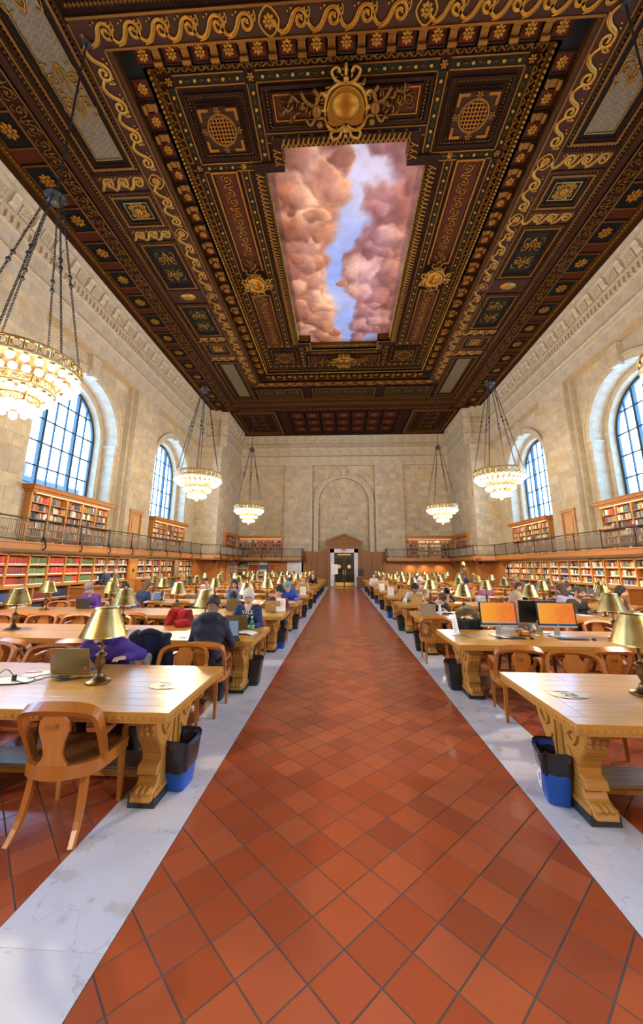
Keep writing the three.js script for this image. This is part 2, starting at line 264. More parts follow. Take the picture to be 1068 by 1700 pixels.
// arched window in a side wall: dark iron bars and single panes
function archWindow(F, h, c, label) {
  const w = struct('window_' + (++winN)), A = h.a, hw = h.hw, fr = .14;
  const s = new THREE.Shape(); s.moveTo(A - hw, h.sill); s.lineTo(A + hw, h.sill); s.lineTo(A + hw, h.spring); s.absarc(A, h.spring, hw, 0, Math.PI, false); s.closePath();
  s.holes.push(archHole({ a: A, hw: hw - fr, sill: h.sill + fr, spring: h.spring }));
  part('window_frame', uvm(xf(new THREE.ExtrudeGeometry(s, { depth: .1, bevelEnabled: false, curveSegments: 28 }).translate(0, 0, c - .05), F)), M.windowIron, w);
  const iw = hw - fr, xs = [], pw = 2 * iw / 7; for (let i = 0; i <= 7; i++) xs.push(A - iw + i * pw);
  const ys = [h.sill + fr]; for (let y = 5.77; y < h.spring + iw; y += 1.02) ys.push(y); ys.push(h.spring + iw);
  const top = a => h.spring + Math.sqrt(Math.max(0, iw * iw - (a - A) ** 2));
  for (let i = 1; i < 7; i++) { const tk = i === 2 || i === 5 ? .065 : .028; part('mullion', lbox(F, xs[i] - tk, xs[i] + tk, ys[0], top(xs[i]) + .03, c - tk * 1.2, c + tk * 1.2), M.windowIron, w); }
  for (let j = 1; j < ys.length - 1; j++) { const d = ys[j] > h.spring ? Math.sqrt(Math.max(0, iw * iw - (ys[j] - h.spring) ** 2)) : iw; part('glazing_bar', lbox(F, A - d - .03, A + d + .03, ys[j] - .028, ys[j] + .028, c - .025, c + .025), M.windowIron, w); }
  for (let i = 0; i < 7; i++) for (let j = 0; j < ys.length - 1; j++) {
    const P = []; let ok = false; P.push([xs[i], ys[j]], [xs[i + 1], ys[j]]);
    for (let k = 8; k >= 0; k--) { const a = xs[i] + pw * k / 8, y = Math.min(ys[j + 1], top(a)); if (y > ys[j] + .02) ok = true; P.push([a, Math.max(ys[j], y)]); }
    if (!ok) continue;
    part('pane', xf(new THREE.ShapeGeometry(new THREE.Shape(P.map(p => new THREE.Vector2(...p)))).translate(0, 0, c), F), M.glass, w);
  }
}
const holesAt = (hw, sill = 4.5) => WIN_Z.map(a => ({ a, hw, sill, spring: 7.72 }));
for (const s of [-1, 1]) {
  const F = frameSide(s), w = struct(s < 0 ? 'wall_left' : 'wall_right'), list = [];
  part('wall_body', wallPlate(F, JOG - .4, BACK + .5, -.3, 11.4, WALL, WALL + .64, holesAt(2.55)), M.stonePlain, w);
  part('inner_reveal', wallPlate(F, JOG - .4, BACK + .5, -.3, HC + .4, WALL + .64, WALL + 1.35, holesAt(2.28)), M.stonePlain, w);
  part('upper_wall', lbox(F, JOG - .4, BACK + .5, 11.2, HC + .3, PIL, WALL + .64), M.stonePlain, w);
  for (const z of PIER_Z.slice(0, 4)) {
    part('pilaster', lbox(F, z - 1.22, z + 1.22, 0, 11.2, PIL, WALL), M.stonePlain, w);
    part('pilaster_return', lbox(F, z - 1.42, z + 1.42, 0, 11.2, PIL + .25, WALL), M.stonePlain, w);
    ashlar(F, z - 1.22, z + 1.22, 2.5, 11.2, PIL, [], list);
  }
  for (const h of holesAt(2.55)) {
    const near = h.a > 0; if (!near) ashlar(F, h.a - 3.0, h.a + 3.0, 2.5, 11.2, WALL, [{ ...h, hw: 2.78 }], list);
    part('archivolt', ring(F, h, .27, WALL - .07, WALL + .02), M.cornice, w);
    part('archivolt_moulding', ring(F, { ...h, hw: 2.82 }, .09, WALL - .13, WALL + .02), M.cornice, w);
    part('keystone', uvm(xf(ext([[-.17, 0], [.17, 0], [.3, .95], [-.3, .95]], .3, .02).translate(h.a, 10.2, WALL - .3), F)), M.cornice, w);
    for (const e of [-1, 1]) {
      part('impost', [[7.22, 7.30, .03], [7.30, 7.36, .05], [7.36, 7.58, .025], [7.58, 7.66, .07], [7.66, 7.72, .10]].map(([y0, y1, p]) => lbox(F, h.a + e * (2.55 - p), h.a + e * 2.86, y0, y1, WALL - p, WALL + .6)), M.cornice, w);
    }
    archWindow(F, { ...h, hw: 2.28 }, WALL + 1.0);
    part('window_sill', lbox(F, h.a - 2.55, h.a + 2.55, 4.44, 4.5, WALL - .02, WALL + 1.3), M.cornice, w);
  }
  pieces(w, 'stone_block', list, M.stone);
  cornice(F, JOG, BACK, PIL, 0, .3);
  // the pier that narrows the end of the room
  const p = struct('wall_end_' + (s < 0 ? 'left' : 'right')), pl = [];
  part('wall_body', uvm(bx(XC + s * ENDW, XC + s * (WALL + 1.35), -.3, HC + .3, JOG, ENDZ - .6)), M.stonePlain, p);
  const FJ = s > 0 ? frameEnd : frameEnd;
  ashlar(FJ, s > 0 ? ENDW : -PIL - .5, s > 0 ? PIL + .5 : -ENDW, 2.5, 11.2, -JOG, [], pl, .46, .8);
  ashlar(F, ENDZ, JOG, 2.5, 11.2, ENDW, [], pl, .46, 1.0);
  part('pilaster_capital', [[10.5, 10.56, .04], [10.9, 10.98, .05], [10.98, 11.1, .09], [11.1, 11.2, .13]].map(([y0, y1, q]) => uvm(bx(XC + s * (ENDW - q), XC + s * PIL, y0, y1, JOG + q, JOG - .9))), M.cornice, p);
  pieces(p, 'stone_block', pl, M.stone);
  cornice(FJ, s > 0 ? ENDW : -PIL, s > 0 ? PIL : -ENDW, -JOG, s > 0 ? .4 : 0, s > 0 ? 0 : .4);
  cornice(F, ENDZ, JOG, ENDW, 0, .4);
}
{ // end wall with the blind arch
  const w = struct('wall_end'), F = frameEnd, list = [], h = { a: 0, hw: 2.36, sill: 0, spring: 7.62 }, D = -ENDZ;
  part('wall_body', uvm(bx(XC - 10.2, XC + 10.2, -.3, HC + .3, ENDZ - .9, ENDZ - .55)), M.stonePlain, w);
  part('arch_wall', wallPlate(F, -2.95, 2.95, -.2, 11.2, D + .3, D + .56, [h]), M.stonePlain, w);
  for (const e of [-1, 1]) {
    part('pilaster', lbox(F, e * 2.95, e * 5.6, 0, 11.2, D, D + .56), M.stonePlain, w);
    part('pilaster_return', lbox(F, e * 2.95, e * 3.15, 0, 11.2, D - .06, D), M.cornice, w);
    part('side_panel', lbox(F, e * 5.6, e * 10.1, 0, 11.2, D + .25, D + .56), M.stonePlain, w);
    ashlar(F, e > 0 ? 3.15 : -5.6, e > 0 ? 5.6 : -3.15, 3.0, 11.2, D, [], list, .42, .8);
    ashlar(F, e > 0 ? 5.6 : -ENDW, e > 0 ? ENDW : -5.6, 2.5, 11.2, D + .25, [], list, .42, .85);
    part('arch_pier', lbox(F, e * 2.36, e * 2.80, 0, 7.2, D + .16, D + .5), M.cornice, w);
    part('impost', [[7.2, 7.28, .03], [7.28, 7.5, .01], [7.5, 7.62, .08]].map(([y0, y1, q]) => lbox(F, e * (2.36 - q), e * (2.85 + q * .5), y0, y1, D + .16 - q, D + .5)), M.cornice, w);
  }
  ashlar(F, -2.36, 2.36, 3.2, 10.0, D + .55, [], list, .4, .8);
  ashlar(F, -2.95, 2.95, 7.62, 11.2, D + .3, [{ ...h, hw: 2.8 }], list, .42, .7);
  part('archivolt', ring(F, h, .26, D + .16, D + .32), M.cornice, w);
  part('archivolt_moulding', ring(F, { ...h, hw: 2.62 }, .18, D + .08, D + .32), M.cornice, w);
  part('keystone', uvm(xf(ext([[-.16, 0], [.16, 0], [.28, .95], [-.28, .95]], .3, .02).translate(0, 9.92, D - .02), F)), M.cornice, w);
  part('upper_wall', lbox(F, -10.2, 10.2, 11.2, HC + .3, D, D + .56), M.stonePlain, w);
  pieces(w, 'stone_block', list, M.stone);
  cornice(F, -ENDW, ENDW, D);
  const b = struct('wall_back'); part('wall_body', uvm(bx(XC - 13.2, XC + 13.2, -.3, HC + .3, BACK, BACK + .4)), M.stonePlain, b);
}

let exitSign;
// ================= DOOR AND PANELLING ON THE END WALL =================
{
  const F = frameEnd, D = -ENDZ, w = struct('trim_' + (++trimN));
  const P = (n, a0, a1, b0, b1, c0, c1, m = M.wainscot) => part(n, lbox(F, a0, a1, b0, b1, D + c0, D + c1), m, w);
  for (const e of [-1, 1]) {
    P('wainscot_board', e * 1.3, e * 3.6, 0, 2.75, -.08, .3); P('wainscot_rail', e * 1.3, e * 3.65, 2.75, 3.05, -.14, .3); P('wainscot_base', e * 1.3, e * 3.6, 0, .22, -.12, 0, M.darkWood);
    part('wainscot_scroll', uvm(xf(ext([[e * 1.3, 3.05], [e * 2.3, 3.05], [e * 2.1, 3.12], [e * 1.75, 3.14], [e * 1.55, 3.3], [e * 1.3, 3.36]], .3).translate(0, 0, D - .06), F)), M.wainscot, w);
    for (const [a0, a1] of [[1.62, 2.45], [2.98, 3.4]]) { P('wainscot_panel', e * a0, e * a1, .4, 2.55, -.105, 0, M.wainscot); P('panel_field', e * (a0 + .09), e * (a1 - .09), .5, 2.45, -.125, 0, M.wainscot); }
    P('wainscot_pilaster', e * 2.52, e * 2.88, 0, 3.05, -.17, 0); P('door_pilaster', e * 1.28, e * 1.5, 0, 3.62, -.2, .2);
  }
  P('door_frieze', -1.42, 1.42, 3.3, 3.66, -.18, .3); P('pediment_base', -1.6, 1.6, 3.66, 3.76, -.24, .3); P('pediment_base', -1.68, 1.68, 3.76, 3.86, -.32, .3);
  part('pediment', uvm(xf(ext([[-1.5, 3.86], [1.5, 3.86], [0, 4.5]], .35).translate(0, 0, D - .1), F)), M.wainscot, w);
  for (const e of [-1, 1]) part('pediment_rake', uvm(xf(ext([[e * 1.72, 3.84], [e * 1.5, 3.86], [0, 4.52], [0, 4.68], [e * 1.72, 3.96]], .45).translate(0, 0, D - .3), F)), M.wainscot, w);
  const d = struct('door_' + (++doorN)), Q = (n, a0, a1, b0, b1, c0, c1, m, par = d) => part(n, lbox(F, a0, a1, b0, b1, D + c0, D + c1), m, par);
  for (const e of [-1, 1]) Q('marble_jamb', e * .9, e * 1.25, 0, 3.3, -.12, .3, M.marble[0]); Q('marble_lintel', -1.25, 1.25, 2.95, 3.3, -.12, .3, M.marble[0]);
  const metal = mat(.045, .03, .012, .4, { metalness: .5 });
  Q('transom', -.9, .9, 2.62, 2.95, .05, .2, metal); Q('transom_light', -.6, .6, 2.74, 2.84, .03, .06, mat(.65, .5, .2, .35, { metalness: .8 }));
  for (const e of [-1, 1]) {
    const lf = Q('door_leaf', e * .01, e * .89, 0, 2.62, .06, .14, metal); for (const [b0, b1] of [[.42, 1.1], [1.2, 2.45]]) Q('leaf_panel', e * .14, e * .76, b0, b1, .045, .07, mat(.012, .009, .005, .2));
    Q('kick_plate', e * .05, e * .85, .04, .34, .04, .07, mat(.75, .52, .16, .3, { metalness: 1 })); Q('pull_handle', e * .07, e * .12, 1.0, 1.45, -.02, .03, mat(.75, .52, .16, .3, { metalness: 1 }));
    part('door_notice', xf(new THREE.CircleGeometry(.17, 20).translate(e * .45, 1.72, 0).rotateY(0), new THREE.Matrix4().multiplyMatrices(F, new THREE.Matrix4().makeTranslation(0, 0, D + .035))), mat(.75, .62, .2, .5), d);
  }
  const ex = thing('exit_sign', 'small red exit sign above the bronze doors', 'sign', [XC, 3.2, ENDZ + .22]); part('sign_box', rb(.34, .18, .06, .01), mat(.45, .03, .02, .5), ex);
  exitSign = ex;
}

// ================= CEILING =================
{
  const C = struct('ceiling'), K = d => 1 + d / 12.5;
  const B = (a0, a1, b0, b1, c0, c1) => bx(XC + a0, XC + a1, HC + c0, HC + c1, b0, b1);
  const part2 = (n, g, m, k) => { const o = part(n, Array.isArray(g) ? uvm(mg(g), .8) : uvm(g, .8), m, C); if (k) o.userData.kind = k; return o; };
  const put = (n, g, m, a, b, c, rot = 0, par = C) => { const o = part(n, g, m, par); o.position.set(XC + a, HC + c, b); o.rotation.set(-Math.PI / 2, 0, rot, 'XYZ'); return o; };   // local x,y lie in the ceiling (y -> -z... seen from below), local -z faces down
  const frame = (a0, a1, b0, b1, w, c0, c1) => [B(a0, a1, b0, b0 + w, c0, c1), B(a0, a1, b1 - w, b1, c0, c1), B(a0, a0 + w, b0 + w, b1 - w, c0, c1), B(a1 - w, a1, b0 + w, b1 - w, c0, c1)];
  const dots = (a0, b0, a1, b1, c, pitch, r) => { const L = Math.hypot(a1 - a0, b1 - b0), n = Math.max(1, Math.round(L / pitch)), o = []; for (let i = 0; i < n; i++) { const t = (i + .5) / n; o.push(new THREE.OctahedronGeometry(r, 0).translate(XC + a0 + (a1 - a0) * t, HC + c, b0 + (b1 - b0) * t)); } return o; };
  const dotFrame = (a0, a1, b0, b1, c, p, r) => [dots(a0, b0, a1, b0, c, p, r), dots(a0, b1, a1, b1, c, p, r), dots(a0, b0, a0, b1, c, p, r), dots(a1, b0, a1, b1, c, p, r)];
  const near = -6.43, far = -23.85, ZC = (near + far) / 2, mz = z => 2 * ZC - z;
  const down = g => xf(g, new THREE.Matrix4().set(1, 0, 0, 0, 0, 0, 1, 0, 0, 1, 0, 0, 0, 0, 0, 1));                   // (x, y, z) -> (x, up z, z=y)
  const flatTube = (pts, r, sg = 14, rd = 5, sq = .7) => tube(pts.map(p => V(p[0], p[1], 0)), r, sg, rd).scale(1, 1, sq);
  // slab closing the room, then everything hangs below it
  part2('slab', bx(XC - 13.3, XC + 13.3, HC + 1.5, HC + 1.8, ENDZ - .9, BACK + .4), M.cWoodD);
  part2('plain_field', [B(-PIL, PIL, -6.0, BACK, .05, .4), B(-8.3, 8.3, JOG + .3, -24.4, .05, .4), B(-8.3, -6.0, -24.4, -6.0, .05, .4), B(6.0, 8.3, -24.4, -6.0, .05, .4), B(-9.6, 9.6, ENDZ, JOG + .4, .0, .4)], M.cWood);
  // recess walls round the sunk field
  const rise = (a, b0, b1, c0, c1, t = .12) => [B(-a - t, -a, b0, b1, c0, c1), B(a, a + t, b0, b1, c0, c1)];
  part2('recess_wall', [rise(5.86, far, near, 0, .3), B(-5.98, 5.98, near, near + .12, 0, .3), B(-5.98, 5.98, far - .12, far, 0, .3)], M.giltD);
  const s0 = { a: 5.86, n: near, f: far }, s1 = { a: 5.32, n: -7.0, f: mz(-7.0) };
  part2('modillion_soffit', [B(-s0.a, -s1.a, s0.f, s0.n, .28, .36), B(s1.a, s0.a, s0.f, s0.n, .28, .36), B(-s1.a, s1.a, s1.n, s0.n, .28, .36), B(-s1.a, s1.a, s0.f, s1.f, .28, .36)], M.cBlue);
  part2('inner_wall', [B(-s1.a - .06, -s1.a, s1.f, s1.n, .28, .8), B(s1.a, s1.a + .06, s1.f, s1.n, .28, .8), B(-s1.a, s1.a, s1.n, s1.n + .06, .28, .8), B(-s1.a, s1.a, s1.f - .06, s1.f, .28, .8)], M.cWood);
  part2('leaf_moulding', [frame(-s1.a, s1.a, s1.f, s1.n, .1, .5, .58), dotFrame(-s1.a + .1, s1.a - .1, s1.f + .1, s1.n - .1, .53, .11, .045)], M.giltD, 'stuff');
  part2('egg_moulding', dotFrame(-s1.a + .04, s1.a - .04, s1.f + .04, s1.n - .04, .33, .13, .06), M.gilt, 'stuff');
  const D = .66, k = K(D);
  // sunk field with the opening for the painting
  const pa = 2.78, pn = -9.3, pf = mz(-9.3), na = 2.05, nn = -10.05, nf = mz(-10.05);
  part2('sunk_field', [B(-s1.a, -pa, s1.f, s1.n, D, D + .12), B(pa, s1.a, s1.f, s1.n, D, D + .12), B(-pa, pa, pn, s1.n, D, D + .12), B(-pa, pa, s1.f, pf, D, D + .12), ...[-1, 1].flatMap(e => [B(e * na, e * pa, nn, pn, D, D + .12), B(e * na, e * pa, pf, nf, D, D + .12)])], M.cWood);
  const pd = 1.2; // painting level
  const cove = [B(-pa - .05, -pa, nf, nn, D, pd), B(pa, pa + .05, nf, nn, D, pd), B(-na, na, pn, pn + .05, D, pd), B(-na, na, pf - .05, pf, D, pd)];
  for (const e of [-1, 1]) cove.push(B(e * na, e * pa, nn, nn + .05, D, pd), B(e * na, e * pa, nf - .05, nf, D, pd), B(e * na, e * (na + .05), nn, pn, D, pd), B(e * na, e * (na + .05), pf, nf, D, pd));
  part2('painting_cove', cove, M.giltD);
  const lip = [frame(-pa, pa, nf, nn, .06, D - .05, D + .02)].flat(); const leafs = [];
  for (const e of [-1, 1]) leafs.push(dots(e * (pa + .02), nf, e * (pa + .02), nn, D - .02, .12, .055), dots(e * (pa - .03), nf, e * (pa - .03), nn, D + .25, .16, .085), dots(e * na, pn, e * na, nn, D - .02, .12, .055), dots(e * na, pf, e * na, nf, D - .02, .12, .055), dots(e * na, nn, e * pa, nn, D - .02, .12, .055), dots(e * na, nf, e * pa, nf, D - .02, .12, .055));
  leafs.push(dots(-na, pn, na, pn, D - .02, .12, .055), dots(-na, pf, na, pf, D - .02, .12, .055), dots(-na, pf + .03, na, pf + .03, D + .25, .16, .085));
  { const bw = .3, fr = []; const ring = [[-na, pn], [na, pn], [na, nn], [pa, nn], [pa, nf], [na, nf], [na, pf], [-na, pf], [-na, nf], [-pa, nf], [-pa, nn], [-na, nn]];
    const lg = [], zig = down(mg([flatTube([[-.07, -.13], [-.01, -.02], [.05, .12]], .034, 5, 4), flatTube([[.07, -.13], [.03, -.04], [0, .02]], .026, 4, 4)]));
    for (const e of [-1, 1]) { fr.push(B(e * pa, e * (pa + bw), nf, nn, D - .09, D), B(e * na, e * (pa + bw), nn, nn + bw, D - .09, D), B(e * na, e * (pa + bw), nf - bw, nf, D - .09, D), B(e * na, e * (na + bw), nn + bw, pn + bw, D - .09, D), B(e * na, e * (na + bw), pf - bw, nf - bw, D - .09, D)); }
    fr.push(B(-na, na, pn, pn + bw, D - .089, D), B(-na, na, pf - bw, pf, D - .089, D)); part2('painting_frame', fr, M.cWood);
    const run = (a0, b0, a1, b1) => { const len = Math.hypot(a1 - a0, b1 - b0), k = Math.max(1, Math.round(len / .16)), rot = -Math.atan2(b1 - b0, a1 - a0); for (let i = 0; i < k; i++) { const t = (i + .5) / k; lg.push(zig.clone().rotateY(rot).translate(XC + a0 + (a1 - a0) * t, HC + D - .1, b0 + (b1 - b0) * t)); } };
    for (const e of [-1, 1]) { run(e * (pa + .15), nn, e * (pa + .15), nf); run(e * (na + .15), pn, e * (na + .15), nn + .2); run(e * (na + .15), nf - .2, e * (na + .15), pf); } run(-na, pn + .15, na, pn + .15); run(-na, pf - .15, na, pf - .15); part2('painting_frame_carving', lg, M.gilt, 'stuff'); }
  part2('painting_frame_leaves', leafs, M.gilt, 'stuff');
  // the painted clouds
  const puffs = []; { const rs = seed; seed = 4242; for (let i = 0; i < 150; i++) { const v = rr(-.02, 1.02), gc = .52 + .08 * Math.sin(v * 6.5 + 1.1) + .03 * Math.sin(v * 19), hw = .07 + .15 * Math.sin(Math.min(1, v * 1.05) * Math.PI); let u; do { u = rnd(); } while (Math.abs(u - gc) < hw && rnd() < .97); const big = i < 75, r = big ? rr(.12, .26) : rr(.06, .14); puffs.push({ u, v, r: Math.min(r, Math.max(.04, Math.abs(u - gc) - .035)), tone: rnd(), warm: Math.max(0, 1 - Math.abs(u - .34) * 3) * (v > .15 ? 1 : .5), soft: rr(1.0, 2.4) }); } seed = rs; }
  const paint = tex(384, 768, (u, v) => {
    const q = (a, b, s) => fbm(u * a, v * b, a, 5, s) - .5, n2 = fbm(u * 16, v * 32, 16, 4, 171), du = q(5, 10, 181) * .2 + q(16, 32, 183) * .015, dv = q(5, 10, 191) * .11 + q(16, 32, 193) * .008, m = q(3, 6, 197);
    let c = mix([.47, .58, .82], [.66, .70, .82], Math.min(1, .5 + m * 1.6)); c = mix(c, [.84, .78, .78], Math.max(0, .4 - v) * 1.9);
    for (const p of puffs) { const x = (u + du - p.u) / p.r, y = (v + dv - p.v) * 2 / p.r, d = x * x + y * y; if (d > 1) continue; const e = 1 - d, a = Math.min(1, e * e * 1.2 + e * p.soft * .8), t = Math.max(0, Math.min(1, .48 + .34 * x - .3 * y + (n2 - .5) * .3 + m * .6)); let lo = mix([.33, .19, .17], [.50, .33, .33], p.tone), hi = mix([.74, .50, .44], [.97, .87, .78], p.tone); hi = mix(hi, [.95, .70, .40], p.warm * .55); lo = mix(lo, [.50, .28, .17], p.warm * .5); if (u > .62) { lo = mix(lo, [.40, .25, .31], .6); hi = mix(hi, [.80, .60, .62], .4); } c = mix(c, mix(lo, hi, t), a); }
    return c.map(k => Math.min(1, k * (1.04 + .16 * n2)));
  });
  const pg = new THREE.ShapeGeometry(new THREE.Shape([[-na, pn], [na, pn], [na, nn], [pa, nn], [pa, nf], [na, nf], [na, pf], [-na, pf], [-na, nf], [-pa, nf], [-pa, nn], [-na, nn]].map(p => new THREE.Vector2(...p))));
  { const p = pg.attributes.position, u = pg.attributes.uv; for (let i = 0; i < p.count; i++) u.setXY(i, (p.getX(i) + pa) / (2 * pa), (pn - p.getY(i)) / (pn - pf)); }
  part('cloud_painting', xf(pg.translate(0, 0, pd), frameCeil), mat(1, 1, 1, .7, { map: paint }), C, 'painted sky of pink clouds');
  // ---- ornaments shared by many places; local x along the band, -z... facing down is +y world after xf below
  const spiral = (cx, cy, r, t0, turns, dir = 1, n = 12) => { const o = []; for (let i = 0; i <= n; i++) { const t = i / n; o.push([cx + Math.cos(t0 + dir * t * turns * 6.283) * r * (1 - .82 * t), cy + Math.sin(t0 + dir * t * turns * 6.283) * r * (1 - .82 * t)]); } return o; };
  const wave = L => { const v = spiral(.1 * L, .0, .17, 1.9, 1.35, -1, 14); return down(mg([flatTube([[-.76 * L, .02], [-.7 * L, -.1], [-.52 * L, -.19], [-.3 * L, -.1], [-.12 * L, .1], ...v], .05, 30, 5), flatTube([[-.6 * L, -.25], [-.34 * L, -.2], [-.12 * L, .0], [.0, .17]], .03, 10, 4), flatTube([[.3 * L, -.02], [.42 * L, .1], [.38 * L, .2]], .03, 6, 4), sph(.035, .34 * L, .13, 0, 6, 4), sph(.035, .25 * L, .17, 0, 6, 4), sph(.03, .4 * L, .04, 0, 6, 4), sph(.03, -.3 * L, .15, 0, 6, 4), sph(.035, -.18 * L, .19, 0, 6, 4)])); };
  const foliage = (w, h) => { const g = []; for (const e of [-1, 1]) { const sx = p => p.map(q => [q[0] * e, q[1]]); g.push(flatTube(sx([[0, -.35 * h], [.12 * w, -.1 * h], ...spiral(.26 * w, .02 * h, Math.min(.17 * w, .34 * h), 3.4, 1.3, -1)]), .016 * Math.min(w, h) + .012, 22, 4), flatTube(sx([[.1 * w, 0], [.2 * w, .3 * h], [.4 * w, .38 * h]]), .02, 8, 4), flatTube(sx([[.26 * w, -.3 * h], [.38 * w, -.36 * h], [.46 * w, -.1 * h]]), .02, 8, 4), sph(.035, e * .26 * w, .02 * h, 0, 6, 4), sph(.03, e * .4 * w, .2 * h, 0, 6, 4)); } g.push(sph(.05, 0, .1 * h, 0, 6, 4), flatTube([[0, -.4 * h], [0, .4 * h]], .02, 3, 4)); return down(mg(g)); };
  const rosG = down(rosette(.16, .05, 8)), rosB = down(rosette(.26, .06, 8)), bossG = mg([sph(.062, 0, 0, 0, 8, 6)]), waveG = wave(.72), waveS = wave(.6);
  const at = (n, g, m, a, b, c, rot = 0, par = C) => { const o = part(n, g, m, par); o.position.set(XC + a, HC + c, b); o.rotation.y = rot; return o; };
  const band = (a0, b0, a1, b1, c, g, L, m = M.gilt, n = 'scroll_ornament', cc = -.03) => { const len = Math.hypot(a1 - a0, b1 - b0), k = Math.max(1, Math.round(len / L)), rot = -Math.atan2(b1 - b0, a1 - a0); for (let i = 0; i < k; i++) { const t = (i + .5) / k; at(n, g, m, a0 + (a1 - a0) * t, b0 + (b1 - b0) * t, c + cc, rot); } };
  // scroll band round the recess
  const sb0 = 6.0, sb1 = 6.62, scz = near + .3;
  part2('scroll_band', [B(-sb1, sb1, near, near + .58, -.02, .1), B(-sb1, sb1, far - .58, far, -.02, .1), B(-sb1, -sb0 + .12, far, near, -.02, .1), B(sb0 - .12, sb1, far, near, -.02, .1)], M.cPurple);
  for (const e of [-1, 1]) {
    part2('scroll_band_fillet', [B(e * 5.98, e * 6.03, far, near, -.05, 0), B(e * 6.57, e * 6.62, far - .5, near + .5, -.05, 0)], M.giltD);
    const segs = [[near, -9.38], [-9.98, -11.45], [-11.95, -14.85], [-15.45, mz(-11.95)], [mz(-11.45), mz(-9.98)], [mz(-9.38), far]];
    for (const [z0, z1] of segs) band(e * 6.3, z0, e * 6.3, z1, 0, waveG, .72, M.giltL);
    for (const z of [-9.68, -11.7, -15.14, mz(-11.7), mz(-9.68)]) { at('medallion', mg([rosG, tube([[.24, 0, 0], [0, 0, .24], [-.24, 0, 0], [0, 0, -.24]], .03, 20, 5, true)]), M.giltL, e * 6.3, z, -.03); }
  }
  for (const z of [scz, mz(scz)]) { for (const [x0, x1] of [[-6.2, -2.1], [-1.55, 1.55], [2.1, 6.2]]) band(x0, z, x1, z, 0, waveG, .72, M.gilt); for (const x of [-1.83, 1.83]) at('medallion', mg([rosG, tube([[.24, 0, 0], [0, 0, .26], [-.24, 0, 0], [0, 0, -.26]], .03, 20, 5, true)]), M.gilt, x, z, -.03); }
  part2('scroll_band_fillet', [B(-6.0, 6.0, near - .02, near + .03, -.05, 0), B(-6.6, 6.6, near + .55, near + .6, -.05, 0), B(-6.0, 6.0, far - .03, far + .02, -.05, 0)], M.giltD);
  // the coffer nearest the camera: dentil strip and gilt moulding
  part2('dentil_strip', [dots(-6.5, -5.66, 6.5, -5.66, -.01, .1, .06), B(-6.6, 6.6, -5.5, -5.38, -.04, .06), B(-6.6, 6.6, -5.3, -5.0, .0, .06)], M.giltD, 'stuff');
  // modillions and rosettes on the soffit
  const mod = mg([ext([[0, 0], [.1, -.02], [.17, .03], [.15, .1], [.06, .14], [0, .2]], .16).translate(-.08, -.1, -.08)]); 
  const modG = mg([rb(.2, .12, .46, .03, 0, -.06, 0), new THREE.CylinderGeometry(.075, .075, .22, 8).rotateZ(Math.PI / 2).translate(0, -.13, -.13), new THREE.CylinderGeometry(.05, .05, .22, 8).rotateZ(Math.PI / 2).translate(0, -.1, .16)]);
  const cofG = mg([bx(-.23, .23, -.05, 0, -.23, -.19), bx(-.23, .23, -.05, 0, .19, .23), bx(-.23, -.19, -.05, 0, -.2, .2), bx(.19, .23, -.05, 0, -.2, .2)]), cofB = mg([bx(-.19, .19, -.012, .02, -.19, .19)]);
  const modRun = (a0, b0, a1, b1, rot) => { const len = Math.hypot(a1 - a0, b1 - b0), k = Math.round(len / .77); for (let i = 0; i < k; i++) { const t = (i + .5) / k, t2 = (i + 1) / k, a = a0 + (a1 - a0) * t, b = b0 + (b1 - b0) * t; const cf = at('soffit_coffer', cofG, M.cWood, a, b, .28); const bk = part('coffer_ground', cofB, M.cRed, cf); const r = part('rosette', rosG, M.gilt, cf); r.position.y = -.03; if (i < k - 1) at('modillion', modG, M.giltD, a0 + (a1 - a0) * t2, b0 + (b1 - b0) * t2, .28, rot); } };
  const ma = (s0.a + s1.a) / 2, mn = (s0.n + s1.n) / 2, mf = mz(mn);
  modRun(-ma, mn, ma, mn, 0); modRun(-ma, mf, ma, mf, Math.PI); modRun(-ma, mn - .3, -ma, mf + .3, Math.PI / 2); modRun(ma, mn - .3, ma, mf + .3, -Math.PI / 2);
  // rows of gilt bosses on green grounds
  const bossRow = (a0, b0, a1, b1) => { const hz = Math.abs(a1 - a0) > Math.abs(b1 - b0), w = .11; part2('boss_strip', hz ? B(Math.min(a0, a1), Math.max(a0, a1), b0 - w, b0 + w, D - .02, D + .02) : B(a0 - w, a0 + w, Math.min(b0, b1), Math.max(b0, b1), D - .02, D + .02), M.cGreen); part2('boss_fillet', [-1, 1].map(q => hz ? B(Math.min(a0, a1), Math.max(a0, a1), b0 + q * .13 - .018, b0 + q * .13 + .018, D - .04, D) : B(a0 + q * .13 - .018, a0 + q * .13 + .018, Math.min(b0, b1), Math.max(b0, b1), D - .04, D)), M.giltD); const len = Math.hypot(a1 - a0, b1 - b0), kk = Math.max(1, Math.round(len / .43)); for (let i = 0; i < kk; i++) { const t = (i + .5) / kk; if (i) { const tt = i / kk; part('boss_link', linkG, M.giltD, C).position.set(XC + a0 + (a1 - a0) * tt, HC + D - .03, b0 + (b1 - b0) * tt); C.children[C.children.length - 1].rotation.y = hz ? 0 : Math.PI / 2; } at('gilt_boss', bossG, M.giltL, a0 + (a1 - a0) * t, b0 + (b1 - b0) * t, D - .03); } };
  const leafG = down(mg([flatTube([[-.1, -.08], [0, .02], [.0, .1]], .028, 6, 4), flatTube([[.1, -.08], [0, .02], [0, .1]], .028, 6, 4), sph(.03, 0, .1, 0, 5, 4)]));
  for (const e of [-1, 1]) { band(e * 5.18, s1.n - .15, e * 5.18, s1.f + .15, D, leafG, .24, M.giltD, 'leaf_ornament', -.03); }
  for (const zz of [z => z, mz]) band(-5.1, zz(-7.22), 5.1, zz(-7.22), D, leafG, .24, M.giltD, 'leaf_ornament', -.03);
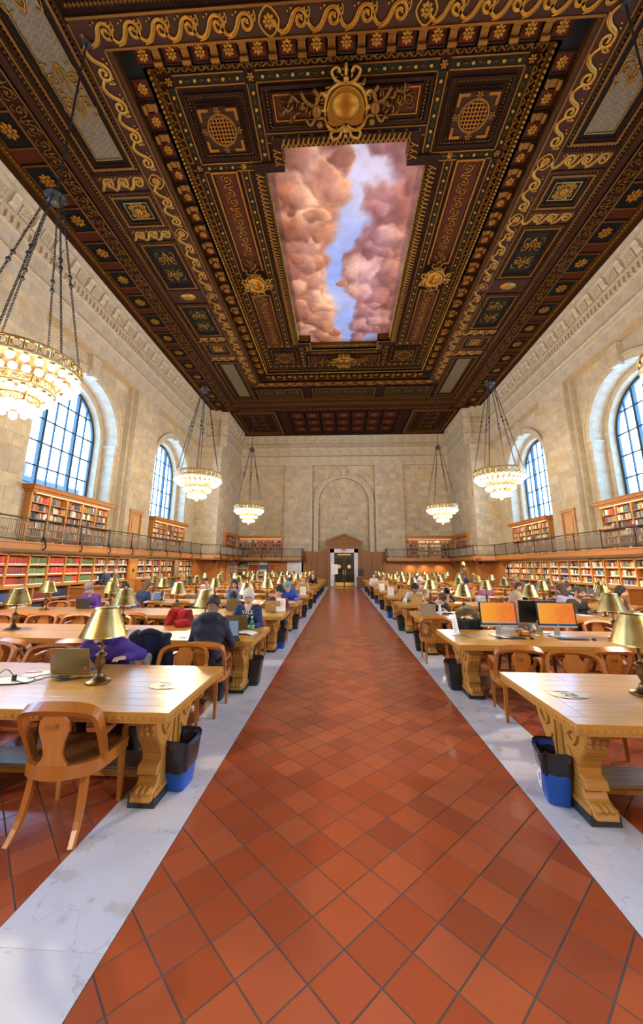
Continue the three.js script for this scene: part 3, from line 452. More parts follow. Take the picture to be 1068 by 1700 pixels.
  const linkG = mg([sph(.03, 0, 0, 0, 6, 5), sph(.018, .06, 0, 0, 5, 4), sph(.018, -.06, 0, 0, 5, 4)]);
  const cornerRos = down(rosette(.12, .04, 6));
  for (const [zz] of [[z => z], [mz]]) {
    for (const e of [-1, 1]) { bossRow(e * 2.8, zz(-7.5), e * 4.8, zz(-7.5)); bossRow(e * 2.8, zz(-9.84), e * 4.8, zz(-9.84)); bossRow(e * 2.63, zz(-7.65), e * 2.63, zz(-9.7)); bossRow(e * 4.94, zz(-7.65), e * 4.94, zz(-9.7)); for (const [a, z] of [[2.63, -7.5], [4.94, -7.5], [4.94, -9.84], [3.42, -9.84]]) at('corner_rosette', cornerRos, M.gilt, e * a, zz(z), D - .03); }
    bossRow(-2.5, zz(-7.5), 2.5, zz(-7.5)); bossRow(-2.5, zz(-9.04), 2.5, zz(-9.04));
  }
  for (const e of [-1, 1]) { bossRow(e * 4.94, -10.0, e * 4.94, mz(-10.0)); bossRow(e * 3.42, -10.0, e * 3.42, mz(-10.0)); }
  // corner panels with round grilles
  for (const e of [-1, 1]) for (const zz of [z => z, mz]) {
    const a = e * 3.78, z = zz(-8.67), w = .88, g0 = [frame(a - w, a + w, z - w, z + w, .06, D - .08, D), frame(a - w + .22, a + w - .22, z - w + .22, z + w - .22, .05, D - .05, D)];
    part2('grille_panel_moulding', g0, M.cWood); part2('bead_moulding', dotFrame(a - w + .1, a + w - .1, z - w + .1, z + w - .1, D - .04, .085, .032), M.gilt, 'stuff');
    { const gs = new THREE.Shape([[-.6, -.6], [.6, -.6], [.6, .6], [-.6, .6]].map(p => new THREE.Vector2(...p))), hp = new THREE.Path(); hp.absarc(0, 0, .41, 0, 6.2832, true); gs.holes.push(hp); part2('grille_ground', xf(new THREE.ExtrudeGeometry(gs, { depth: .14, bevelEnabled: false, curveSegments: 16 }).translate(a, z, D - .15), frameCeil), M.cWoodD); }
    const br = []; for (const i of [-1, 1]) for (const j of [-1, 1]) br.push(B(a + i * .58, a + i * .26, z + j * .58, z + j * .5, D - .18, D - .14), B(a + i * .58, a + i * .5, z + j * .5, z + j * .26, D - .18, D - .14)); part2('corner_strapwork', br, M.giltD);
    for (const [i, j] of [[0, 1], [0, -1], [1, 0], [-1, 0]]) at('small_rosette', cornerRos, M.giltD, a + i * .52, z + j * .52, D - .17);
    const gr = []; gr.push(new THREE.TorusGeometry(.42, .045, 5, 24).rotateX(Math.PI / 2)); for (let i = -3; i <= 3; i++) { const q = i * .105, l = Math.sqrt(Math.max(0, .4 * .4 - q * q)); gr.push(bx(-l, l, -.012, .012, q - .017, q + .017), bx(q - .017, q + .017, -.014, .014, -l, l)); }
    const gm = at('round_grille', mg(gr.slice(1)), M.giltD, a, z, D - .14); part('grille_ring', gr[0], M.giltD, gm);
  }
  // red foliage panels along the long sides
  const redG = foliage(.9, .46);
  for (const e of [-1, 1]) for (const [z0, z1] of [[-10.0, -14.3], [-15.96, mz(-10.0)]]) {
    const zz0 = Math.min(z0, z1), zz1 = Math.max(z0, z1), a0 = Math.min(e * 3.68, e * 4.62), a1 = Math.max(e * 3.68, e * 4.62);
    part2('red_panel', B(a0 + .1, a1 - .1, zz0, zz1, D - .01, D + .02), M.cRedD); part2('panel_moulding', frame(a0, a1, zz0 - .05, zz1 + .05, .07, D - .08, D), M.giltD); part2('bead_moulding', dotFrame(a0 + .11, a1 - .11, zz0 + .06, zz1 - .06, D - .03, .09, .028), M.giltD, 'stuff');
    band(e * 4.15, zz1 - .1, e * 4.15, zz0 + .1, D, redG, .9, M.gilt, 'foliage_ornament', -.03);
  }
  // cartouche panels at each end of the painting, cartouches on the long sides
  const shield = (() => { const sh = new THREE.Shape(); sh.moveTo(0, -.40); sh.bezierCurveTo(.2, -.52, .5, -.5, .55, -.34); sh.bezierCurveTo(.6, -.05, .55, .3, .2, .46); sh.quadraticCurveTo(.08, .5, 0, .52); sh.quadraticCurveTo(-.08, .5, -.2, .46); sh.bezierCurveTo(-.55, .3, -.6, -.05, -.55, -.34); sh.bezierCurveTo(-.5, -.5, -.2, -.52, 0, -.40); const g = clean(new THREE.ExtrudeGeometry(sh, { depth: .1, bevelEnabled: true, bevelSize: .06, bevelThickness: .1, bevelSegments: 4, curveSegments: 10 })); return mg([new THREE.SphereGeometry(.5, 18, 10).scale(1.0, .5, .86).translate(0, -.06, .02), xf(g, new THREE.Matrix4().set(1, 0, 0, 0, 0, 0, -1, 0, 0, 1, 0, 0, 0, 0, 0, 1)).translate(0, .02, 0)]); })();
  const leafTube = (p, a, len, r, up = -.06) => tube([[p[0], -.04, p[1]], [p[0] + Math.cos(a) * len * .5, up - .04, p[1] + Math.sin(a) * len * .5], [p[0] + Math.cos(a + .5) * len, up * .4, p[1] + Math.sin(a + .5) * len]], r, 5, 5).scale(1, 1, 1);
  const cartG = [], wing = []; { const rs = seed; seed = 99; for (const e of [-1, 1]) { const f = p => p.map(q => V(q[0] * e, q[2], q[1]));
    cartG.push(tube(f([[.02, -.5, -.16], [.3, -.62, -.18], [.58, -.5, -.14], [.68, -.2, -.1], [.64, .1, -.1], [.5, .4, -.1], [.24, .58, -.14], [0, .62, -.16]]), .06, 26, 6), tube(f([[.1, -.56, -.16], [.2, -.78, -.2], [.42, -.86, -.18], [.5, -.72, -.14], [.38, -.66, -.12]]), .055, 16, 6), tube(f([[.62, -.1, -.1], [.86, -.02, -.14], [.9, .24, -.14], [.72, .38, -.12], [.62, .26, -.1]]), .06, 16, 6), tube(f([[.1, .6, -.14], [.3, .68, -.14], [.42, .86, -.1], [.26, .96, -.1], [.16, .84, -.1]]), .05, 16, 6));
    for (let k = 0; k < 14; k++) { const t = k / 13, x = e * (.2 + .5 * Math.sin(t * 3.1)), z = -.6 + t * 1.3; cartG.push(leafTube([x, z], e > 0 ? rr(-.9, .9) : Math.PI + rr(-.9, .9), rr(.12, .22), .028, -.1)); }
    wing.push(new THREE.SphereGeometry(.17, 9, 7).scale(1, .9, 1.25).translate(e * .92, -.16, -.05), sph(.115, e * .84, -.24, -.36, 9, 7), tube([[e * .9, -.2, -.24], [e * .72, -.24, -.2], [e * .6, -.2, -.4]], .05, 8, 6), tube([[e * .95, -.2, -.2], [e * 1.14, -.2, -.4], [e * 1.26, -.14, -.3]], .055, 8, 6), tube([[e * .95, -.16, .1], [e * .84, -.18, .34], [e * .98, -.14, .48]], .065, 8, 6), tube([[e * 1.0, -.16, .08], [e * 1.22, -.16, .2], [e * 1.38, -.12, .42]], .06, 8, 6));
    for (let k = 0; k < 22; k++) wing.push(leafTube([e * rr(1.0, 1.9), rr(-.34, .34)], (e > 0 ? 0 : Math.PI) + rr(-1.3, 1.3), rr(.12, .22), rr(.035, .055), -.08)); }
  cartG.push(sph(.12, 0, -.16, -.6, 9, 7), sph(.075, 0, -.2, -.76, 8, 6), sph(.1, 0, -.16, .72, 8, 6), tube([[0, -.12, .7], [0, -.16, .92], [0, -.08, 1.02]], .055, 8, 6)); for (let k = 0; k < 8; k++) cartG.push(leafTube([rr(-.15, .15), rr(.62, .85)], rr(.4, 2.7), .16, .03, -.08)); seed = rs; }
  const cartFrame = mg(cartG), wingG = mg(wing);
  const cart = (a, z, sc, rot) => { const o = at('cartouche', shield, M.gilt, a, z, D - .1, rot); o.scale.setScalar(sc); part('cartouche_frame', cartFrame, M.giltL, o); part('cartouche_supporters', wingG, M.giltD, o); };
  for (const zz of [z => z, mz]) {
    const z = zz(-8.26); part2('cartouche_panel', B(-2.1, 2.1, z - .4, z + .4, D - .01, D + .02), M.cRedD); part2('panel_moulding', [frame(-2.42, 2.42, z - .56, z + .56, .08, D - .1, D), frame(-2.16, 2.16, z - .4, z + .4, .05, D - .06, D)], M.cWood); part2('gilt_fillet', frame(-2.1, 2.1, z - .34, z + .34, .035, D - .05, D), M.gilt); part2('bead_moulding', dotFrame(-2.28, 2.28, z - .48, z + .48, D - .05, .085, .034), M.gilt, 'stuff');
    for (const e of [-1, 1]) at('foliage_ornament', foliage(.95, .5), M.giltD, e * 1.55, z, D - .04);
    cart(0, zz(-8.2), zz(-8) < -15 ? .8 : .92, 0);
  }
  for (const e of [-1, 1]) cart(e * 4.15, -15.1, .72, Math.PI / 2);
  // coffers between scroll band and outer beam
  const scrollX = (a0, a1, z) => band(a0, z, a1, z, 0, waveS, .6, M.giltL);
  const diaper = tex(256, 256, (u, v) => { const p = ((u * 4) % 1) - .5, r = Math.floor(v * 6), q = ((v * 6) % 1) - .5, x = ((u * 4 + (r % 2) * .5) % 1) - .5; const d = Math.abs(x) * 1.0 + Math.abs(q) * .9; const n = fbm(u * 20, v * 20, 20, 3, 4); return mix(mix([.52, .46, .36], [.66, .60, .48], n), [.80, .70, .46], d > .42 && d < .52 ? .8 : 0); });
  const diaperM = mat(.34, .30, .23, .5, { map: diaper, metalness: .25 });
  for (const e of [-1, 1]) {
    const A0 = 6.62, A1 = 8.3, lo = (x0, x1) => [Math.min(e * x0, e * x1), Math.max(e * x0, e * x1)];
    const coffer = (z0, z1, kind) => {
      const b0 = Math.min(z0, z1), b1 = Math.max(z0, z1), [a0, a1] = lo(A0, A1);
      part2('coffer_moulding', [frame(a0, a1, b0, b1, .07, -.06, .06), frame(a0 + .24, a1 - .24, b0 + .24, b1 - .24, .05, -.02, .06)], kind === 'square' ? M.cPurple : M.cWood);
      part2('gilt_torus', frame(a0 + .14, a1 - .14, b0 + .14, b1 - .14, .07, -.07, .05), M.giltD); part2('bead_moulding', dotFrame(a0 + .1, a1 - .1, b0 + .1, b1 - .1, -.03, .1, .035), M.gilt, 'stuff');
      part2('coffer_ground', frame(a0 + .29, a1 - .29, b0 + .29, b1 - .29, .12, .02, .06), M.cBlue);
      const zc = (b0 + b1) / 2, ac = (a0 + a1) / 2;
      if (kind === 'diaper') { part2('diaper_panel', B(a0 + .42, a1 - .42, b0 + .42, b1 - .42, .02, .06), diaperM); part2('gilt_fillet', frame(a0 + .41, a1 - .41, b0 + .41, b1 - .41, .03, -.01, .05), M.gilt); }
      else if (kind === 'square') { part2('coffer_field', B(a0 + .42, a1 - .42, b0 + .42, b1 - .42, .02, .06), M.cGreen); for (let q = 0; q < 4; q++) at('foliage_ornament', foliage(.5, .3), M.giltL, ac + Math.sin(q * Math.PI / 2) * .2, zc + Math.cos(q * Math.PI / 2) * .2, 0, q * Math.PI / 2); at('rosette', rosG, M.giltL, ac, zc, -.02); part2('gilt_fillet', frame(a0 + .41, a1 - .41, b0 + .41, b1 - .41, .03, -.01, .05), M.giltL); }
      else { part2('coffer_field', B(a0 + .42, a1 - .42, b0 + .42, b1 - .42, .02, .06), M.cGreen); const n = Math.round((b1 - b0 - .9) / .95); for (let i = 0; i < n; i++) { const z = b0 + .45 + (i + .5) * (b1 - b0 - .9) / n; at('foliage_ornament', foliage(.85, .8), M.giltL, ac, z, 0, i % 2 ? Math.PI : 0); } }
    };
    coffer(-2.9, -9.38, 'diaper'); at('foliage_ornament', foliage(1.0, .8), M.gilt, e * 7.46, -7.5, 0); at('foliage_ornament', foliage(1.1, .9), M.gilt, e * 7.46, -5.4, 0); at('foliage_ornament', foliage(1.0, .9), M.gilt, e * 7.46, -4.6, 0, Math.PI); at('foliage_ornament', foliage(1.0, .8), M.gilt, e * 7.46, -6.9, 0, Math.PI); cart(e * 7.46, -6.15, .62, e * Math.PI / 2); coffer(-9.98, -11.45, 'square'); coffer(-11.95, -14.7, 'long'); coffer(-15.58, mz(-11.95), 'long'); coffer(mz(-11.45), mz(-9.98), 'square'); coffer(mz(-9.38), -26.4, 'diaper');
    for (const z of [-9.68, -11.7, mz(-11.7), mz(-9.68)]) { part2('cross_band', B(...lo(A0, A1), z - .26, z + .26, -.03, .06), M.cPurple); scrollX(lo(A0 + .1, A1 - .05)[0], lo(A0 + .1, A1 - .05)[1], z); }
    const ov = at('oval_boss', new THREE.SphereGeometry(.3, 14, 8).scale(1.3, .35, .8), M.giltL, e * 7.46, -15.14, 0); part('oval_boss_frame', foliage(1.3, .8), M.giltL, ov); part2('cross_band', B(...lo(A0, A1), -15.55, -14.73, -.02, .06), M.cPurple);
    // lower outer beam
    part2('beam_step', [B(...lo(8.3, 8.55), JOG + .3, BACK, -.1, .3), B(...lo(8.5, 8.78), JOG + .3, BACK, -.22, .3)], M.cWoodD);
    part2('beam_moulding', [B(...lo(8.34, 8.4), JOG + 2, BACK, -.14, 0), dots(e * 8.47, -27.3, e * 8.47, 0, -.13, .12, .04)], M.giltD, 'stuff');
    part2('acanthus_beam', B(...lo(8.72, 9.3), JOG + .3, BACK, -.28, .3), M.cWood); part2('gilt_fillet', [B(...lo(8.72, 8.77), JOG + .3, BACK, -.31, 0), B(...lo(9.25, 9.31), JOG + .3, BACK, -.31, 0)], M.giltD);
    band(e * 9.0, -2, e * 9.0, -27.9, -.28, foliage(.85, .5), .85, M.giltD, 'acanthus_ornament', -.03);
    // border of dark blue coffers with rosettes, red between
    part2('border_ground', B(...lo(9.3, 10.36), JOG + .3, BACK, -.1, .3), M.cRedD);
    for (let i = 0, z = -.63; z > -28.2; z -= 1.46, i++) {
      part2('border_coffer', [B(...lo(9.36, 10.32), z - .52, z + .52, -.13, -.08)], M.cBlue); part2('border_fillet', frame(...lo(9.38, 10.3), z - .5, z + .5, .05, -.17, -.1), M.giltD); at('border_rosette', rosB, M.gilt, e * 9.84, z, -.16);
    }
    part2('border_edge', [B(...lo(10.34, 10.42), JOG + .3, BACK, -.18, .2), B(...lo(10.55, 10.92), JOG + .3, BACK, -.02, .2), B(...lo(10.44, 10.56), JOG + .3, BACK, -.12, .2), dots(e * 10.38, -28, e * 10.38, -1, -.19, .13, .045)], M.giltD, 'stuff');
    part2('border_edge_board', B(...lo(10.42, 10.95), JOG + .3, BACK, -.06, .2), M.cWoodD);
  }
  // far side: row of panels, step, and the coffered bay at the end
  for (const [a0, a1] of [[-6.4, -3.0], [-2.3, 2.3], [3.0, 6.4]]) { part2('far_panel', [B(a0, a1, -26.3, -24.75, -.01, .06)], M.cGreen); part2('far_panel_moulding', [frame(a0, a1, -26.3, -24.75, .1, -.08, .06), frame(a0 + .25, a1 - .25, -26.05, -25, .05, -.04, .06)], M.giltD); for (let a = a0 + .8; a < a1 - .5; a += .95) at('foliage_ornament', foliage(.85, .8), M.giltD, a, -25.5, -.02); }
  part2('far_step', [B(-8.7, 8.7, -26.95, -26.45, -.12, .06), B(-8.8, 8.8, -27.5, -26.95, -.28, .06)], M.cWoodD); part2('far_step_moulding', [B(-8.6, 8.6, -26.52, -26.42, -.14, 0), B(-8.6, 8.6, -27.0, -26.9, -.3, 0)], M.giltD);
  part2('end_beam', [B(-9.9, 9.9, JOG + .45, -27.5, -.26, .06)], M.cWood); band(-8.3, -27.9, 8.3, -27.9, -.26, foliage(.85, .5), .85, M.giltD, 'acanthus_ornament', -.03);
  part2('end_field', B(-9.55, 9.55, ENDZ + .3, JOG + .4, -.06, .06), M.cWood);
  for (const [a0, a1] of [[-9.2, -5.6], [5.6, 9.2]]) { part2('end_panel', B(a0 + .3, a1 - .3, -33.6, -28.9, -.08, .0), M.cWood); part2('end_panel_moulding', [frame(a0, a1, -33.9, -28.6, .2, -.2, 0), frame(a0 + .35, a1 - .35, -33.5, -29, .08, -.14, 0)], M.giltD); for (const q of [-32.6, -31.6, -30.6, -29.7]) at('foliage_ornament', foliage(1.5, .9), M.giltD, (a0 + a1) / 2, q, -.12); }
  for (let i = 0; i < 7; i++) for (let j = 0; j < 3; j++) { const a = -3.9 + i * 1.3, z = -29.6 - j * 1.6, o = part2('end_coffer', frame(a - .6, a + .6, z - .72, z + .72, .12, -.2, 0), M.cWood); part2('end_coffer_ground', B(a - .48, a + .48, z - .6, z + .6, -.09, 0), M.cRed); at('rosette', rosB, M.giltD, a, z, -.1); }
  part2('end_coffer_bar', [B(-5.4, -4.6, -34, -28.6, -.24, 0), B(4.6, 5.4, -34, -28.6, -.24, 0), B(-9.5, 9.5, -34.4, -33.9, -.2, 0)], M.cWood);
}

// ================= GALLERY, RAILING, PANELLING, BOOKCASES =================
const GU = 10.25, GE = 9.05, GZ = -33.5, GY = 2.45;     // gallery front on the side walls, in the end bay, on the end wall
function railing(t, pts) {                              // pts: [x, z] corners of the gallery front
  const bal = [];
  for (let i = 0; i < pts.length - 1; i++) {
    const [x0, z0] = pts[i], [x1, z1] = pts[i + 1], L = Math.hypot(x1 - x0, z1 - z0), ry = Math.atan2(x1 - x0, z1 - z0), mk = (g) => g.rotateY(ry).translate(x0, 0, z0);
    part('handrail', mk(rb(.07, .05, L, .015, 0, GY + .79, L / 2)), M.iron, t); part('bottom_rail', mk(bx(-.02, .02, GY + .1, GY + .14, 0, L)), M.iron, t); part('upper_rail', mk(bx(-.012, .012, GY + .68, GY + .7, 0, L)), M.iron, t);
    part('fascia', uvm(mk(bx(-.06, .05, 2.26, GY, 0, L))), M.panelWood, t); part('fascia_cap', uvm(mk(bx(-.09, .08, GY, GY + .05, -.04, L + .04))), M.panelWood, t); part('fascia_shadow_moulding', uvm(mk(bx(-.06, .03, 2.17, 2.26, 0, L))), M.darkWood, t);
    for (let d = .1; d < L; d += .075) bal.push(mk(bx(-.008, .008, GY + .12, GY + .68, d - .008, d + .008)));
    const n = Math.max(1, Math.round(L / 1.75)); for (let k = 0; k <= n; k++) { const d = L * k / n; part('rail_post', mk(mg([bx(-.02, .02, GY, GY + .8, d - .02, d + .02), tube([[0, GY + .25, d], [-.12, GY + .02, d], [-.13, GY - .14, d], [-.04, GY - .19, d]], .024, 10, 5), sph(.03, 0, GY + .83, d, 8, 6)])), M.ironBlack, t); }
  }
  part('balusters', mg(bal), mat(.22, .19, .15, .5, { metalness: .3 }), t).userData.kind = 'stuff';
}
for (const s of [-1, 1]) {
  const side = s < 0 ? 'left' : 'right', X = u => XC + s * u;
  const g = thing('gallery', `book gallery with iron railing along the ${side} wall, wood fascia`, 'balcony', [0, 0, 0]);
  part('gallery_floor', [bx(X(GU), X(PIL), 2.3, GY, -27, BACK), bx(X(GE), X(ENDW + 1.4), 2.3, GY, -28.62, -27), bx(X(GE), X(ENDW), 2.3, GY, ENDZ, -28.6), bx(X(3.75), X(GE), 2.3, GY, ENDZ - .2, GZ), bx(X(PIL), X(WALL), 2.3, GY, -18.3, -9.5), bx(X(PIL), X(WALL), 2.3, GY, -27.4, -21.15), bx(X(PIL), X(WALL), 2.3, GY, -9.2, 0)].map(q => uvm(q)), M.panelWood, g);
  const pts = [[X(GU), 4], [X(GU), -26.6], [X(GE), -27.3], [X(GE), GZ], [X(3.75), GZ], [X(3.75), ENDZ + .05]];
  railing(g, pts);
  // panelling under the end of the gallery
  const w = struct('trim_' + (++trimN)), P = (n, x0, x1, y0, y1, z0, z1, m = M.panelWood) => part(n, uvm(bx(x0, x1, y0, y1, z0, z1)), m, w);
  P('pier_panelling', X(10.75), X(9.55), 0, 2.2, JOG + .08, JOG + .3); P('pier_panelling', X(9.75), X(9.9), 0, 2.2, ENDZ, JOG + .3);
  P('pier_panelling', X(10.6), X(PIL), 0, 2.2, -26.75, JOG + .08);
  for (let i = 0; i < 2; i++) { P('raised_panel', X(10.45 - i * .5), X(10.05 - i * .5), .35, 1.95, JOG + .3, JOG + .33); } P('skirting', X(10.6), X(9.5), 0, .2, JOG + .3, JOG + .35, M.darkWood);
  for (let i = 0; i < 3; i++) P('raised_panel', X(9.72), X(9.76), .35, 1.95, -29.2 - i * 1.75, -30.6 - i * 1.75);
  P('end_panelling', X(3.6), X(ENDW), 0, 2.2, ENDZ, ENDZ + .12); for (let k = 0; k < 5; k++) if (s > 0 || k === 0) P('raised_panel', X(3.9 + k * 1.2), X(4.8 + k * 1.2), .35, 1.95, ENDZ + .12, ENDZ + .16);
  P('corner_post', X(3.7), X(3.85), 0, 2.2, ENDZ + .12, ENDZ + .2); if (s > 0) { P('corner_post', X(5.05), X(5.3), 0, 2.2, ENDZ + .12, ENDZ + .22); P('corner_post', X(7.6), X(7.9), 0, 2.2, ENDZ + .12, ENDZ + .22); }
  for (let k = 0; k < 3; k++) { const b = new THREE.Shape([[0, 0], [0, .5], [-.6, .5], [-.45, .32], [-.2, .2]].map(p => new THREE.Vector2(...p))); part('gallery_bracket', uvm(new THREE.ExtrudeGeometry(b, { depth: .14, bevelEnabled: false }).rotateY(s < 0 ? Math.PI : 0).translate(X(9.75), 1.68, -29 - k * 2.2)), M.panelWood, w); }
}

// ---- books ----
const bookGeo = (() => { const g = [bx(-.5, .5, 0, 1, -.5, -.46), bx(-.5, -.44, 0, 1, -.5, .5), bx(.44, .5, 0, 1, -.5, .5)].map(clean); const paper = clean(bx(-.44, .44, .03, .97, -.46, .47)); const spine = clean(new THREE.CylinderGeometry(.5, .5, 1, 6, 1, true, Math.PI * .5, Math.PI).scale(1, 1, .12).translate(0, .5, -.5)); const put = (q, v) => { const n = q.attributes.position.count, a = new Float32Array(n * 3).fill(1); if (v) for (let i = 0; i < n; i++) { a[i * 3] = v; a[i * 3 + 1] = v; a[i * 3 + 2] = v * .9; } q.setAttribute('color', new THREE.BufferAttribute(a, 3)); return q; }; return mg([...g.map(q => put(q)), put(spine), put(paper, .85)]); })();
// the spine faces local -z; size 1 x 1 x 1, base at y = 0
const bookCol = { red: [.46, .06, .04], maroon: [.24, .04, .05], green: [.12, .19, .08], dgreen: [.03, .08, .05], navy: [.03, .05, .13], blue: [.05, .13, .32], tan: [.42, .27, .12], cream: [.62, .56, .42], white: [.72, .70, .66], grey: [.25, .25, .25], black: [.015, .015, .018], brown: [.15, .075, .03], orange: [.5, .17, .04], teal: [.05, .18, .18], yellow: [.55, .40, .10], purple: [.14, .05, .18] };
const bookMats = Object.fromEntries(Object.entries(bookCol).map(([k, c]) => [k, mat(...c, .6, { vertexColors: true })]));
const books = [];
function shelfRow(F, a0, a1, y, c, maxH, palette, o = {}) {   // fill one shelf; c = plane of the spines
  let a = a0 + .01, col = pick(palette), run = 0, hh = maxH * rr(.78, .92);
  if (rnd() < (o.empty ?? .06)) a += (a1 - a0) * rr(.2, .5);
  while (a < a1 - .03) {
    if (run-- <= 0) { col = pick(palette); run = o.sets ? Math.floor(rr(6, 22)) : Math.floor(rr(0, 3)); hh = maxH * rr(.72, .93); }
    const w = o.sets ? rr(.035, .05) : rr(.022, .055), h = o.sets ? hh * rr(.985, 1.01) : hh * rr(.86, 1.04);
    if (a + w > a1 - .005) break; books.push({ F, a: a + w / 2, y, c, w, h: Math.min(h, maxH * .97), d: .17, col, o }); a += w + .0025;
  }
}
const mixP = ['red', 'maroon', 'green', 'navy', 'blue', 'tan', 'cream', 'white', 'white', 'cream', 'grey', 'black', 'brown', 'orange', 'teal', 'yellow'], oldP = ['maroon', 'dgreen', 'navy', 'brown', 'black', 'red', 'tan', 'grey'];
function bookcase(F, a0, a1, rows, c, deep, name, label, group, opt = {}) {
  // rows: list of [y0, y1]; c = front plane, cabinet runs back to c + deep
  const t = thing(name, label, 'bookcase', [0, 0, 0], 0, group), L = (n, ...b) => part(n, lbox(F, ...b), opt.m ?? M.shelfWood, t), y0 = rows[0][0], y1 = rows[rows.length - 1][1];
  for (const a of opt.ups ?? [a0, a1]) L('upright', a - .034, a + .034, y0 - .04, y1 + .04, c - .01, c + deep);
  for (const [r0] of rows) L('shelf', a0, a1, r0 - .03, r0, c, c + deep);
  L('top_board', a0, a1, y1, y1 + .04, c - .01, c + deep); part('back_panel', lbox(F, a0, a1, y0, y1, c + deep, c + deep + .02), M.panelWood, t);
  return t;
}
// lower shelving under both galleries, one bookcase to each bay
for (const s of [-1, 1]) {
  const F = frameSide(s), side = s < 0 ? 'left' : 'right', bw = .86; let i = 0; const bayName = q => ['first', 'second', 'third', 'fourth', 'fifth', 'sixth', 'seventh', 'eighth', 'ninth', 'tenth', 'eleventh', 'twelfth', 'thirteenth', 'fourteenth', 'fifteenth', 'sixteenth', 'seventeenth', 'eighteenth', 'nineteenth', 'twentieth', 'twenty-first', 'twenty-second', 'twenty-third'][q];
  for (let z = -8.2; z > -26.4; z -= bw, i++) {
    const zc = z - bw / 2; if (s < 0 && (Math.abs(zc + 19.0) < .45)) continue;
    const t = bookcase(F, z - bw, z, [[1.1, 1.4], [1.43, 1.74], [1.77, 2.08]], 10.85, .26, 'wall_bookcase', `${bayName(i)} oak bookcase bay from the camera under the ${side} gallery`, `oak bookcase bays under the ${side} gallery`, { ups: z - bw < -26.2 ? [z, z - bw] : [z] });
    const L = (n, m, ...b) => part(n, lbox(F, ...b), m, t);
    L('ledge', M.shelfWood, z - bw, z, 1.03, 1.07, 10.52, 10.95); L('plinth', M.darkWood, z - bw, z, 0, .1, 10.58, 10.95); L('lower_shelf', M.shelfWood, z - bw, z, .1, .13, 10.56, 10.95); L('lower_shelf', M.shelfWood, z - bw, z, .56, .59, 10.56, 10.95); L('lower_upright', M.shelfWood, z - .034, z + .034, .1, 1.03, 10.55, 10.95); L('lower_back', M.shelfWood, z - bw, z, .1, 1.03, 10.95, 10.97);
    const sets = s < 0 && z > -15.5, pal = sets ? pick([['green'], ['red', 'green'], ['white', 'green'], ['maroon', 'white'], ['navy', 'black'], ['red', 'maroon']]) : mixP, o = { sets, label: z > -21, bay: bayName(i) };
    for (const y of [1.1, 1.43, 1.77]) shelfRow(F, z - bw + .03, z - .03, y, 10.9, .29, sets ? pick([pal, pal, ['red', 'maroon', 'green']]) : pal, o);
    for (const y of [.13, .59]) shelfRow(F, z - bw + .03, z - .03, y, 10.62, .40, sets ? pick([['navy'], ['teal', 'maroon'], ['maroon'], ['white', 'grey', 'blue']]) : pick([['maroon', 'red', 'navy'], ['blue'], ['dgreen'], mixP]), { ...o, sets: true });
  }
  // upper bookcases on the gallery, below the windows
  WIN_Z.slice(1).forEach((wz, k) => {
    const c = 11.52, a0 = wz - 2.3, n = 5, w = 4.6 / n, rows = [[2.5, 2.78], [2.81, 3.09], [3.12, 3.40], [3.43, 3.71], [3.74, 4.02], [4.05, 4.36]];
    const ups = []; for (let i = 0; i <= n; i++) ups.push(a0 + i * w);
    const t = bookcase(F, a0, a0 + 4.6, rows, c, .26, 'gallery_bookcase', `${['nearest', 'middle', 'far'][k]} tall bookcase on the ${side} gallery below an arched window`, undefined, { ups });
    const L = (nm, ...b) => part(nm, lbox(F, ...b), M.panelWood, t); L('case_cornice', a0 - .1, a0 + 4.7, 4.40, 4.50, c - .1, c + .3); L('case_cornice', a0 - .18, a0 + 4.78, 4.50, 4.62, c - .2, c + .45); L('case_cornice', a0 - .22, a0 + 4.82, 4.62, 4.66, c - .25, c + .5);
    const gl = part('light_strip', lbox(F, a0 + .1, a0 + 4.5, 4.375, 4.395, c - .09, c - .05), mat(.8, .7, .5, .5, { emissive: SHELF_WARM, emissiveIntensity: 1.5 }), t);
    for (const [r0] of rows) for (let i = 0; i < n; i++) shelfRow(F, a0 + i * w + .03, a0 + (i + 1) * w - .03, r0, c + .04, .27, rnd() < .5 ? mixP : [...oldP, 'cream', 'tan'], {});
    const l = new THREE.RectAreaLight(SHELF_WARM, SHELF_LAMP * .4, 4.3, .08); l.position.copy(V(wz, 4.36, c - .1).applyMatrix4(F)); l.lookAt(V(wz, 2.2, c + .35).applyMatrix4(F)); scene.add(l);
  });
  { // under-gallery strip lamps over the lower shelves
    const t = thing('shelf_lamp', `long strip lamp under the ${side} gallery lighting the shelves`, 'lamp', [0, 0, 0]); part('lamp_housing', lbox(F, -26.4, -8.2, 2.19, 2.23, 10.36, 10.44), M.darkWood, t); part('lamp_tube', lbox(F, -26.4, -8.2, 2.175, 2.19, 10.38, 10.42), mat(.8, .7, .5, .5, { emissive: SHELF_WARM, emissiveIntensity: 1.5 }), t);
    for (const z of [-11.2, -17.3, -23.4]) { const l = new THREE.RectAreaLight(SHELF_WARM, SHELF_LAMP, 6, .06); l.position.copy(V(z, 2.165, 10.4).applyMatrix4(F)); l.lookAt(V(z, .9, 11.0).applyMatrix4(F)); scene.add(l); }
  }
